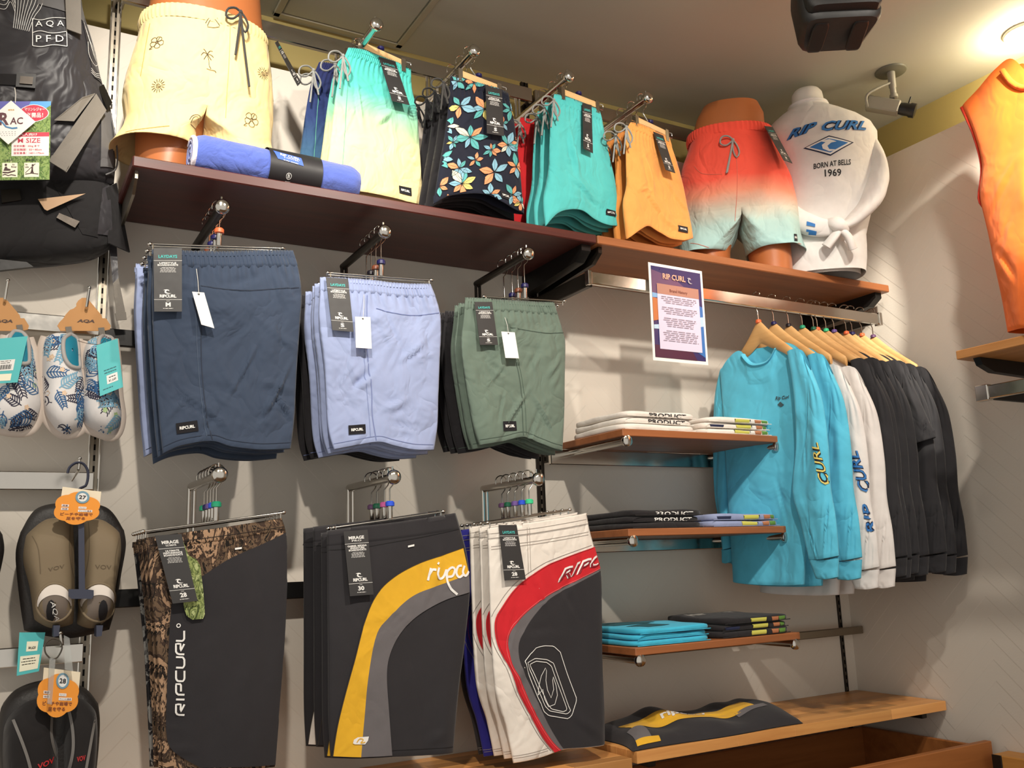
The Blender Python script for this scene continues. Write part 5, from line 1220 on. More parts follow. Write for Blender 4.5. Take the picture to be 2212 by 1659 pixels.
# ================================================================== left bay: life vests and water shoes
def pillow(F, T, Rr, B, L, depth, back=0.01, eu=3.0, ev=3.0, nu=40, nv=40, fn=None, px=True):
    """a padded shape: traced outline, domed towards the aisle, flat at the back"""
    g = (lambda pts: [F.px(*p) for p in pts]) if px else (lambda pts: pts)
    n = 50; T, B, L, Rr = smooth_line(g(T), n), smooth_line(g(B), n), smooth_line(g(L), n), smooth_line(g(Rr), n)
    def at_(C_, t):
        t = t * (n - 1); i = min(int(t), n - 2); return C_[i].lerp(C_[i + 1], t - i)
    def sz(p, q):
        return at_(T, p) * (1 - q) + at_(B, p) * q + at_(L, q) * (1 - p) + at_(Rr, q) * p - ((T[0] * (1 - p) + T[-1] * p) * (1 - q) + (B[0] * (1 - p) + B[-1] * p) * q)
    fr_, bk = [], []
    for j in range(nv):
        q = j / (nv - 1); a, b = [], []
        for i in range(nu):
            p = i / (nu - 1); s, z = sz(p, q); e = max(1 - abs(2 * p - 1) ** eu, 0) ** 0.5 * max(1 - abs(2 * q - 1) ** ev, 0) ** 0.5
            d = depth * e
            if fn: d += fn(p, q) * e
            a.append(F.w(s, z, d)); b.append(F.w(s, z, -back * min(e * 3, 1)))
        fr_.append(a); bk.append(b)
    mb = MB(); mb.grid(fr_); mb.grid(bk, flip=True); return mb
def outline_tube(F, bvh, pts, r, closed=False, n=40, off=0.0, d=None):
    P = smooth_line([F.px(*p) for p in (pts + [pts[0]] if closed else pts)], n); out = []
    for v in P:
        h = bvh.ray_cast(F.w(v[0], v[1], 1.2), -F.n) if bvh else (None,)
        out.append(h[0] + F.n * off if h[0] is not None else F.w(v[0], v[1], d if d is not None else 0.0))
    return MB().tube(out, r, 7)

VY = YF(-0.115)
NYL = fabric('black_nylon', (54, 52, 55), crease=0.5, scale=9.0, rough=0.4, weave=900); NYL2 = fabric('charcoal_nylon', (104, 102, 102), crease=0.3, rough=0.6)
WEB = fabric('grey_webbing', (120, 114, 106), crease=0.05, weave=420, fine=0.5); DBLK = fabric('deep_black_foam', (30, 28, 29), crease=0.3)
V = thing('life_vest', 'black and grey life vest with white contour lines and square white logo', 'life vest', (0.06, -0.115, 2.3), 'life vests')
mb = pillow(VY, [(-160, -60), (0, -70), (120, -60), (172, -30)], [(172, -30), (182, 40), (206, 120), (219, 180), (240, 250), (250, 330), (246, 398)], [(-160, 420), (0, 410), (130, 405), (246, 398)], [(-160, -60), (-170, 200), (-160, 420)], 0.085, 0.02, 4.0, 5.0, 60, 60,
    fn=lambda p, q: 0.006 * math.sin(q * 9 + p * 4) + 0.008 * noise.noise((p * 3, q * 4, 2)))
obj('body', mb, NYL, V, 179); vb = mb.bvh()
def vp(name, m, q, off=0.002, n=10, mm=10): return print_on(V, name, VY, vb, m, [quad_grid(VY, q, n, mm)], off)
vp('shoulder_panel', NYL2, [(98, -40), (178, -30), (178, 74), (76, 48)], 0.003)
vp('side_panel', NYL, [(172, 74), (182, 74), (216, 200), (196, 196)], 0.0035)
vp('lower_panel', NYL2, [(212, 262), (232, 240), (244, 372), (212, 376)], 0.003)
def vstroke(lines, w_, off, name, m): return print_on(V, name, VY, vb, m, [ribbon([tuple(v) for v in smooth_line([VY.px(*p) for p in l], 20)], w_) for l in lines], off)
ct = []
for i in range(9):
    ct.append([(36 + i * 8, -10), (30 + i * 7, 26 + i * 3), (30 + i * 5, 60 + i * 2), (26 + i * 4, 100 + i)])
for i in range(6):
    ct.append([(-20, 8 + i * 9), (8, 16 + i * 9), (20, 10 + i * 7), (30, 22 + i * 9)])
o_ = vstroke(ct, 0.0011, 0.003, 'contour_print', WHITEP); o_['kind'] = 'stuff'
ct = [[(176 + i * 3, 76 + i * 9), (186 + i * 3, 110 + i * 9), (200 + i * 2, 128 + i * 8), (212, 126 + i * 12)] for i in range(5)] + [[(184, 120), (186, 150), (200, 168), (209, 150), (208, 138), (190, 118)]] + [[(190, 178 + i * 5), (200, 186 + i * 4), (212, 178 + i * 6)] for i in range(3)]
o_ = vstroke(ct, 0.0010, 0.0052, 'contour_print', WHITEP); o_['kind'] = 'stuff'
vstroke([[(66, 80), (66, 140)], [(66, 80), (84, 83), (108, 78), (137, 78)], [(137, 78), (138, 140)], [(66, 140), (84, 142), (110, 138), (138, 140)], [(66, 111), (82, 107), (108, 112), (138, 107)]], 0.0014, 0.0035, 'logo_frame', WHITEP)
print_on(V, 'lettering', VY, vb, WHITEP, [xf_text('A Q A', VY.px(72, 100), VY.px(132, 98), VY.px(72, 85), 0.0), xf_text('P F D', VY.px(73, 132), VY.px(131, 131), VY.px(73, 117), 0.0)], 0.0035)
def strap(name, q, d0, par=V, m=WEB, th=0.003, F=VY):
    """flat webbing strap, traced quad, standing off the vest"""
    Q = [F.w(*F.px(p[0], p[1], d), d) for p, d in zip(q, d0)]; n = (Q[1] - Q[0]).cross(Q[0] - Q[3]).normalized()
    if n.dot(CAM - Q[0]) < 0: n = -n
    b = [p - n * th for p in Q]
    return obj(name, MB().add(Q + b, [(3, 2, 1, 0), (4, 5, 6, 7), (0, 1, 5, 4), (1, 2, 6, 5), (2, 3, 7, 6), (3, 0, 4, 7)]), m, par, 0)
strap('shoulder_strap', [(140, -30), (174, -30), (176, 74), (144, 62)], [0.092] * 4)
strap('waist_strap', [(208, 202), (230, 238), (144, 372), (108, 344)], [0.075, 0.07, 0.105, 0.105])
strap('strap_end', [(112, 335), (149, 357), (142, 370), (106, 348)], [0.107] * 4)
strap('side_strap', [(180, 210), (206, 202), (160, 262), (118, 260)], [0.09, 0.08, 0.092, 0.094], th=0.002)
for q_ in ([(36, 157), (78, 160), (76, 190), (34, 187)], [(212, 188), (224, 182), (243, 222), (232, 236)]): strap('buckle', q_, [0.10, 0.10, 0.10, 0.10] if q_[0][0] < 100 else [0.06, 0.05, 0.05, 0.06], m=BLACKMETAL, th=0.012)
strap('buckle_bar', [(44, 164), (72, 166), (70, 182), (42, 180)], [0.1035] * 4, m=DARKMETAL, th=0.003)
strap('front_strap', [(-40, 158), (38, 160), (38, 184), (-40, 180)], [0.097] * 4, m=DBLK)
obj('piping', outline_tube(VY, None, [(232, 238), (244, 300), (250, 345), (246, 376), (225, 388)], 0.002, d=0.03), NYL2, V, 60)
# tags on the vest
PHOTO = camo('river_photo_print', [(82, 104, 62), (124, 150, 84), (150, 172, 106), (104, 134, 78), (186, 194, 140)], 30.0)
REDP = plain('tag_red', (206, 44, 72), 0.6)
def wq(F, q, d): return [F.w(*F.px(p[0], p[1], dd), dd) for p, dd in zip(q, d if isinstance(d, (list, tuple)) else [d] * len(q))]
c = Card(V, 'size_card', wq(VY, [(-62, 219), (110, 219), (107, 388), (-62, 390)], [0.104, 0.104, 0.112, 0.112]), PHOTO)
c.poly([(0.0, 0.0), (0.74, 0.0), (0.66, 0.14), (0.0, 0.2)], plain('tag_violet', (96, 96, 176), 0.6)); c.poly([(0.74, 0.0), (1.0, 0.0), (1.0, 0.05), (0.86, 0.14), (0.68, 0.12)], plain('tag_sky', (84, 160, 226), 0.6))
bub = [(0.78 + 0.17 * math.cos(a) * (1.0 + 0.10 * math.cos(2 * a)), 0.155 + 0.105 * math.sin(a)) for a in [i * 0.3142 for i in range(20)]]
c.poly([(0.78 + (u - 0.78) * 1.06, 0.155 + (v - 0.155) * 1.08) for u, v in bub], WHITEP, 2); c.poly(bub, REDP, 3)
c.text('マリンレジャー', 0.66, 0.92, 0.085, 0.13, k=4); c.text('必需品！', 0.68, 0.90, 0.15, 0.215, k=4)
c.rect(0.42, 0.40, 0.985, 0.455, REDP); c.text('大人向け', 0.60, 0.83, 0.41, 0.447, k=2)
c.rect(0.50, 0.455, 0.985, 0.70, WHITEP)
c.text('M SIZE', 0.58, 0.87, 0.475, 0.535, REDP, 0.01, k=2)
for k_, tx in enumerate(('目安体重：65kg まで', '目安胸囲：55～85cm', '目安身長：140～170cm')): c.text(tx, 0.53, 0.86 + 0.03 * k_, 0.562 + 0.044 * k_, 0.592 + 0.044 * k_, REDP, 0.01, k=2)
c.text('川遊びに！', 0.40, 0.55, 0.742, 0.768, BLACKP); c.text('湖遊びに！', 0.68, 0.83, 0.742, 0.768, BLACKP)
for u in (0.385, 0.665): c.rect(u, 0.785, u + 0.195, 0.965, plain('tag_cream', (244, 240, 214), 0.6))
BR = plain('pictogram_brown', (64, 26, 26), 0.6)
c.poly([(0.40, 0.885), (0.42, 0.835), (0.445, 0.835), (0.45, 0.855), (0.49, 0.865), (0.49, 0.885)], BR, 2); c.poly([(0.43 + 0.016 * math.cos(a), 0.812 + 0.016 * math.sin(a)) for a in [i * 0.6283 for i in range(10)]], BR, 2)
c.line([(0.39, 0.905), (0.46, 0.91), (0.55, 0.885)], 0.02, BR, k=2); c.line([(0.39, 0.94), (0.42, 0.93), (0.46, 0.945), (0.50, 0.935), (0.56, 0.945)], 0.014, BR, k=2); c.text('For', 0.515, 0.545, 0.80, 0.82, BR, k=2); c.text('River', 0.50, 0.57, 0.826, 0.848, BR, k=2)
c.poly([(0.775 + 0.015 * math.cos(a), 0.82 + 0.015 * math.sin(a)) for a in [i * 0.6283 for i in range(10)]], BR, 2); c.line([(0.77, 0.84), (0.77, 0.88), (0.755, 0.92)], 0.022, BR, k=2); c.line([(0.77, 0.88), (0.785, 0.92)], 0.016, BR, k=2); c.line([(0.81, 0.80), (0.74, 0.86), (0.68, 0.915)], 0.008, BR, k=2); c.line([(0.68, 0.93), (0.76, 0.918), (0.85, 0.93)], 0.012, BR, k=2); c.text('For', 0.68, 0.71, 0.80, 0.82, BR, k=2); c.text('Lake', 0.675, 0.725, 0.828, 0.85, BR, k=2)
c.done()
c = Card(V, 'diamond_card', wq(VY, [(24, 217), (77, 263), (18, 312), (-34, 266)], [0.116, 0.116, 0.118, 0.118]), TAGWHITE)
D_ = lambda x, y: ((x + y) / 2, (y - x) / 2)  # diamond axes: x right, y down, both -1..1 around the centre
def dtext(body, x0, x1, y0, y1, m, b=0.02):
    vs, fs = text2d(body, b, 0, 1); c.put(m, [(0.5 + (x0 + (x1 - x0) * a + y1 + (y0 - y1) * bb_) / 2, 0.5 + (y1 + (y0 - y1) * bb_ - (x0 + (x1 - x0) * a)) / 2) for a, bb_ in vs], fs)
MAROON = plain('logo_maroon', (92, 44, 52), 0.6)
dtext('R', -0.42, -0.04, -0.45, 0.12, MAROON, 0.03); dtext('AC', 0.0, 0.5, -0.22, 0.10, MAROON, 0.02)
c.line([(0.5 + (x + y) / 2, 0.5 + (y - x) / 2) for x, y in ((-0.44, -0.12), (-0.3, 0.0), (-0.15, 0.2), (0.1, 0.28), (0.30, 0.26))], 0.05, plain('logo_blue', (60, 130, 180), 0.6), k=2)
dtext('認定品', -0.10, 0.14, -0.60, -0.53, plain('label_gold', (214, 166, 60), 0.6))
for k_ in range(3): dtext('- - - - - -', -0.4 + 0.05 * k_, 0.25, 0.42 + 0.08 * k_, 0.44 + 0.08 * k_, plain('fine_print_grey', (140, 136, 134), 0.6), 0.0)
c.done()
obj('tag_cord', MB().tube(wq(VY, [(32, 190), (34, 205), (33, 222)], 0.118), 0.0008, 5), STRINGW, V, 60)
# lower vest hanging underneath
V2 = thing('life_vest', 'dark life vest half hidden below the logo vest', 'life vest', (0.06, -0.10, 2.12), 'life vests')
VZ = YF(-0.085)
mb = pillow(VZ, [(-160, 380), (0, 385), (120, 385), (240, 380)], [(240, 380), (250, 430), (262, 490), (236, 540), (196, 562)], [(-160, 590), (0, 580), (90, 576), (196, 562)], [(-160, 380), (-170, 480), (-160, 590)], 0.07, 0.02, 4.0, 4.0, 40, 40, fn=lambda p, q: 0.008 * noise.noise((p * 3, q * 3, 7)))
obj('body', mb, DBLK, V2, 179); zb_ = mb.bvh()
print_on(V2, 'side_panel', VZ, zb_, NYL, [quad_grid(VZ, [(216, 424), (232, 410), (238, 522), (204, 524)], 8, 8)], 0.003)
print_on(V2, 'side_panel', VZ, zb_, DBLK, [quad_grid(VZ, [(110, 420), (214, 412), (206, 530), (172, 526)], 10, 10)], 0.002)
strap('side_flap', [(232, 405), (252, 395), (281, 545), (236, 525)], [0.05, 0.03, 0.03, 0.05], V2, DBLK, 0.004, VZ)
strap('hanging_strap', [(236, 530), (252, 528), (256, 600), (244, 615)], [0.01, 0.01, 0.015, 0.015], V2, NYL, 0.002, VZ)
strap('hanging_strap', [(244, 612), (256, 600), (272, 680), (252, 686)], [0.015] * 4, V2, WEB, 0.002, VZ)
strap('strap_end', [(248, 677), (272, 674), (274, 690), (252, 692)], [0.018] * 4, V2, WEB, 0.003, VZ)
strap('buckle', [(2, 410), (42, 408), (46, 432), (4, 438)], [0.078] * 4, V2, DARKMETAL, 0.01, VZ)
strap('buckle', [(128, 460), (172, 478), (162, 492), (122, 470)], [0.076] * 4, V2, DARKMETAL, 0.008, VZ)
strap('buckle', [(0, 560), (58, 566), (72, 576), (0, 584)], [0.05] * 4, V2, BLACKMETAL, 0.012, VZ)
c = Card(V2, 'size_card', wq(VZ, [(82, 430), (185, 418), (102, 455), (96, 452)], 0.082), plain('tag_tan', (176, 140, 104), 0.6))
c.done()

# ---- wall pegs
def peg(F, tip, base, lab, par=None):
    t = thing('wall_peg', lab, 'peg', F.w(*F.px(*base), 0), 'wire pegs on the left wall')
    a = F.w(*F.px(*tip), 0.0); b = F.w(*F.px(*base), 0.0)
    obj('peg_wire', MB().tube([Vector((b.x, -0.045, b.z - 0.012)), Vector((b.x, b.y + 0.02, b.z - 0.004)), b, a], 0.0030, 8), CHROME, t, 60)
    obj('peg_tip', MB().lathe([(0.0025, 0), (0.0042, 0.001), (0.0042, 0.004), (0.002, 0.006)], a, (0, 0, 1), 8), CHROME, t, 60)
KRAFT = plain('kraft_board', (196, 144, 92), 0.8, bump=0.05, bscale=80)
SHOEW = fabric('white_neoprene', (234, 230, 228), crease=0.05, weave=500); GREYP = plain('grey_rubber', (176, 170, 166), 0.6); SOLE = plain('pale_rubber_sole', (206, 192, 180), 0.6)
TEALIN = plain('teal_lining', (20, 128, 154), 0.7); TEALT = plain('teal_card', (84, 192, 194), 0.6)
SH = YF(-0.135)
def board_hanger(dx, lab, grp):
    P = [(164, 664), (164, 658), (168, 652), (176, 646), (185, 646), (192, 652), (218, 683), (220, 690), (228, 690), (238, 706), (236, 714), (224, 717), (130, 717), (123, 706), (128, 698), (136, 690), (141, 682), (150, 672), (158, 669), (176, 670), (182, 664), (174, 662), (168, 668)]
    t = thing('board_hanger', lab, 'hanger', SH.w(*SH.px(180 + dx, 715), 0.01), grp)
    mb = MB().prism([SH.px(x + dx, y) for x, y in P[:19]], SH, 0.008, 0.0105); obj('board', mb, KRAFT, t, 0)
    vs, fs = xf_text('AQA', SH.px(165 + dx, 700), SH.px(203 + dx, 701), SH.px(165 + dx, 692), 0.05, 0.2)
    obj('lettering', MB().add([SH.w(s, z, 0.0112) for s, z in vs], fs), plain('kraft_ink', (88, 66, 56), 0.7), t, 0)
    return t
def fern(rn, cx, cy, k):
    a = rn.uniform(0, 6.28); L_ = []
    sp = [(cx + math.cos(a) * t * k, cy + math.sin(a) * t * k) for t in range(0, 34, 8)]; L_.append(sp)
    for i in range(1, 8):
        t = i * 4.4; bx, by = cx + math.cos(a) * t * k, cy + math.sin(a) * t * k
        for sg in (-1, 1):
            b = a + sg * 1.0; l = (15 - i * 1.1) * k; L_.append([(bx, by), (bx + math.cos(b) * l * .6, by + math.sin(b) * l * .6), (bx + math.cos(b - sg * .3) * l, by + math.sin(b - sg * .3) * l)])
    return L_
def shoe(T, Rr, B, L, opening, lab, seed, par_grp):
    cx = sum(p[0] for p in B) / len(B)
    t = thing('water_shoe', lab, 'shoe', SH.w(*SH.px(cx, B[1][1]), 0.0), par_grp)
    mb = pillow(SH, T, Rr, B, L, 0.062, 0.012, 2.4, 3.2, 44, 60, fn=lambda p, q: 0.012 * (0.5 - q) * 0 + 0.010 * max(0, q - 0.55))
    obj('upper', mb, SHOEW, t, 179); bv = mb.bvh()
    rn = random.Random(seed); xs = [p[0] for p in T + Rr + B + L]; ys = [p[1] for p in T + Rr + B + L]
    cols = {'navy': (44, 42, 66), 'blue': (52, 100, 150), 'sky': (134, 180, 206), 'green': (180, 206, 150), 'peach': (236, 206, 176)}
    shp = {k: [] for k in cols}
    for i in range(34):
        k = rn.choice(('navy', 'navy', 'blue', 'blue', 'sky')); f_ = fern(rn, rn.uniform(min(xs), max(xs)), rn.uniform(min(ys), max(ys)), rn.uniform(1.1, 1.7))
        shp[k] += [ribbon([tuple(v) for v in smooth_line([SH.px(*p) for p in l], 7)], 0.0019 if k != 'sky' else 0.0026) for l in f_]
    for i in range(9):
        k = rn.choice(('green', 'peach', 'peach')); x, y = rn.uniform(min(xs), max(xs)), rn.uniform(min(ys), max(ys))
        shp[k].append(poly_fill([SH.px(x + 5 * math.cos(a) * (1 + .22 * math.cos(5 * a)), y + 5 * math.sin(a) * (1 + .22 * math.cos(5 * a))) for a in [j * .2513 for j in range(25)][:-1]]))
    for i, (k, s_) in enumerate(shp.items()):
        if s_: print_on(t, 'leaf_print', SH, bv, plain('shoe_print_' + k, cols[k], 0.8), s_, 0.0008 + 0.00015 * i)['kind'] = 'stuff'
    if opening:
        P = [SH.px(*p) for p in opening]; ctr = Vector((sum(p[0] for p in P) / len(P), sum(p[1] for p in P) / len(P)))
        vs, fs = [], []; n = len(P)
        for r_ in (1.0, 0.7, 0.4, 0.1): vs += [tuple(ctr.lerp(Vector(p), r_)) for p in P]
        for k in range(3): fs += [(k * n + i, k * n + (i + 1) % n, (k + 1) * n + (i + 1) % n, (k + 1) * n + i) for i in range(n)]
        print_on(t, 'lining', SH, bv, TEALIN, [(vs, fs)], 0.0046)
        obj('collar', outline_tube(SH, bv, opening, 0.0046, True, 40, 0.003), GREYP, t, 60)
    ol = L + B[1:] + Rr[::-1][1:]
    obj('sole', MB().tube([SH.w(*v, -0.002) for v in smooth_line([SH.px(*p) for p in ol], 60)], 0.0062, 8, flat=1.7), SOLE, t, 60)
    return t, bv
GSH = 'printed water shoes'
shoe([(99, 728), (120, 720), (150, 722), (168, 732)], [(168, 732), (172, 780), (181, 830), (183, 880), (178, 925)], [(120, 928), (145, 940), (178, 925)], [(99, 728), (91, 760), (92, 850), (98, 895), (120, 928)],
    [(150, 728), (164, 736), (167, 760), (167, 785), (166, 804), (148, 803), (136, 788), (132, 765), (135, 742)], 'leaf-print water shoe with teal lining, left one under the whole board hanger', 3, GSH)
shoe([(188, 738), (205, 728), (228, 727), (246, 732)], [(246, 732), (252, 780), (256, 850), (262, 905), (248, 942)], [(182, 918), (215, 936), (248, 942)], [(188, 738), (178, 770), (182, 830), (173, 880), (182, 918)],
    [(222, 728), (238, 732), (244, 760), (244, 790), (240, 806), (222, 806), (211, 788), (207, 762), (210, 742)], 'leaf-print water shoe partly behind the upright teal card, right one', 7, GSH)
shoe([(12, 725), (30, 716), (50, 718), (62, 730)], [(62, 730), (74, 770), (82, 830), (88, 880), (70, 926)], [(-20, 918), (30, 934), (70, 926)], [(12, 725), (0, 770), (-4, 830), (-22, 880), (-20, 918)],
    [(30, 722), (46, 726), (58, 745), (60, 780), (58, 796), (42, 798), (28, 790), (20, 770), (20, 740)], 'leaf-print water shoe at the left picture edge, behind the large teal card', 11, GSH)
board_hanger(0, 'kraft card hanger with dark lettering, whole in view', 'kraft card shoe hangers'); board_hanger(-176, 'kraft card hanger cut by the left picture edge', 'kraft card shoe hangers')
peg(YF(-0.16), (193, 624), (187, 662), 'wire peg holding the whole kraft card hanger'); peg(YF(-0.16), (17, 608), (11, 646), 'wire peg holding the kraft card hanger at the left edge')
for x, y in ((148, 706), (219, 708), (42, 702)):
    q = wq(SH, [(x - 7, y), (x + 6, y - 1), (x + 10, y + 21), (x - 3, y + 22)], 0.013)
    tag(obj('heel_loop', MB().add(q + [p + Vector((0, 0.001, 0)) for p in q], [(3, 2, 1, 0), (4, 5, 6, 7), (0, 1, 5, 4), (1, 2, 6, 5), (2, 3, 7, 6), (3, 0, 4, 7)]), WEB, None, 0), {148: 'grey heel loop above the shoe with the visible teal lining', 219: 'grey heel loop above the shoe with the upright teal card', 42: 'grey heel loop above the shoe at the left picture edge'}[x], 'loop', 'heel loops of the water shoes')
c = thing('shoe_card', 'teal product card with dark logo hanging from the right water shoe', 'tag', SH.w(*SH.px(235, 850), 0.08), 'teal shoe cards')
k = Card(c, 'card', wq(SH, [(208, 746), (254, 731), (266, 836), (216, 856)], [0.075, 0.072, 0.085, 0.088]), TEALT)
k.text('AQA', 0.30, 0.78, 0.36, 0.47, BLACKP, 0.05, 0.25); small_print(k, 0.2, 0.85, 0.52, 0.63, 2, plain('card_ink_teal', (40, 96, 104), 0.6)); k.rect(0.34, 0.66, 0.82, 0.83, WHITEP); k.text('¥1,649', 0.42, 0.74, 0.75, 0.81, BLACKP, 0.0, k=2); small_print(k, 0.4, 0.76, 0.68, 0.74, 1, BLACKP); small_print(k, 0.12, 0.6, 0.88, 0.93, 1, plain('card_ink_teal', (40, 96, 104), 0.6)); k.done()
obj('card_string', MB().tube([Vector(v) for v in smooth_line([tuple(p) for p in wq(SH, [(168, 736), (190, 742), (215, 744), (228, 732), (232, 745)], 0.07)], 16)], 0.0006, 5), CHROME, c, 60)
c = thing('shoe_card', 'large teal product card at the left picture edge', 'tag', SH.w(*SH.px(20, 830), 0.08), 'teal shoe cards')
k = Card(c, 'card', wq(SH, [(-30, 734), (60, 726), (38, 826), (-38, 830)], [0.08] * 4), TEALT)
k.rect(0.40, 0.49, 0.80, 0.73, WHITEP); small_print(k, 0.42, 0.7, 0.5, 0.58, 2, BLACKP)
for i in range(12): k.rect(0.44 + i * 0.025, 0.60, 0.452 + i * 0.025 + 0.006 * (i % 3 == 0), 0.70, BLACKP, 2)
k.rect(0.2, 0.80, 0.78, 0.95, plain('tag_cream', (244, 240, 214), 0.6)); k.done()

# ---- olive and black beach shoes, pairs on plastic hooks
OLV = plain('olive_foam', (128, 112, 88), 0.75, bump=0.1, bscale=120); BRUB = plain('black_rubber', (34, 30, 28), 0.55, bump=0.4, bscale=180); NAVPL = plain('navy_plastic', (56, 60, 78), 0.45)
BF = YF(-0.13); BLKN = fabric('black_neoprene', (34, 31, 31), crease=0.1)
FLOWER = [(0.5 + 0.48 * math.cos(a) * (1 + 0.13 * abs(math.sin(a * 3))) , 0.5 + 0.50 * math.sin(a) * (1 + 0.13 * abs(math.sin(a * 3)))) for a in [i * 0.1309 for i in range(48)]]
ORTAG = plain('tag_orange', (242, 154, 50), 0.6); BROWNP = plain('tag_brown_ink', (120, 62, 40), 0.6)
def flower_tag(par, q, size, F, d):
    Q = wq(F, q, d); ctr = Card(par, 'flower_card_back', [Q[0].lerp(Q[1], 0.1) - F.n * 0.002, Q[1] - F.n * 0.002, Q[1].lerp(Q[2], 0.6) - F.n * 0.002, Q[0].lerp(Q[3], 0.6).lerp(Q[1].lerp(Q[2], 0.6), 0.1) - F.n * 0.002], plain('tag_paper_cream', (240, 226, 198), 0.7)); ctr.done()
    k = Card.__new__(Card); k.q = Q; k.n = (Q[1] - Q[0]).cross(Q[0] - Q[3]).normalized(); k.n = k.n if k.n.dot(CAM - Q[0]) > 0 else -k.n; k.layers = {}
    n = len(FLOWER); fl = [(u, 0.16 + v * 0.92) for u, v in FLOWER]
    vs = [k.p(u, v, 2) for u, v in fl] + [k.p(u, v, 0) for u, v in fl]; tri = tessellate_polygon([[Vector((u, v, 0)) for u, v in fl]])
    k.o = obj('flower_card', MB().add(vs, [tuple(t) for t in tri] + [(i, (i + 1) % n, n + (i + 1) % n, n + i) for i in range(n)]), ORTAG, par, 0)
    ring = [(0.58 + 0.135 * math.cos(a), 0.26 + 0.17 * math.sin(a)) for a in [i * 0.2618 for i in range(24)]]
    k.poly(ring, WHITEP, 4); k.line(ring, 0.05, plain('tag_ring_blue', (116, 156, 176), 0.6), True, 5); k.text(size, 0.50, 0.66, 0.20, 0.32, BLACKP, 0.02, k=6)
    for (u, v, tx) in ((0.14, 0.52, '軽量'), (0.14, 0.62, '快適'), (0.52, 0.56, 'フィット'), (0.52, 0.66, 'フィンに最適')):
        w2_ = 0.16 if len(tx) < 4 else (0.18 if len(tx) == 4 else 0.32); k.rect(u, v, u + w2_, v + 0.07, WHITEP, 4); k.text(tx, u + 0.02, u + w2_ - 0.02, v + 0.012, v + 0.058, BROWNP, 0.01, k=5)
    k.text('ビーチや岩場で', 0.14, 0.86, 0.76, 0.86, BROWNP, 0.02, k=4); k.text('足を守る', 0.28, 0.70, 0.89, 0.99, BROWNP, 0.02, k=4); k.done()
bp = thing('beach_shoes', 'pair of olive foam beach shoes on a navy plastic hook, card numbered 27', 'shoes', BF.w(*BF.px(155, 1385), 0), 'beach shoe pairs')
mb = pillow(BF, [(44, 1150), (80, 1098), (150, 1086), (230, 1096), (268, 1146)], [(268, 1146), (272, 1180), (262, 1240), (250, 1310), (236, 1360)], [(52, 1362), (100, 1374), (160, 1378), (236, 1360)], [(44, 1150), (34, 1190), (36, 1240), (44, 1310), (52, 1362)], 0.02, 0.05, 6, 6)
obj('sole', mb, BRUB, bp, 60)
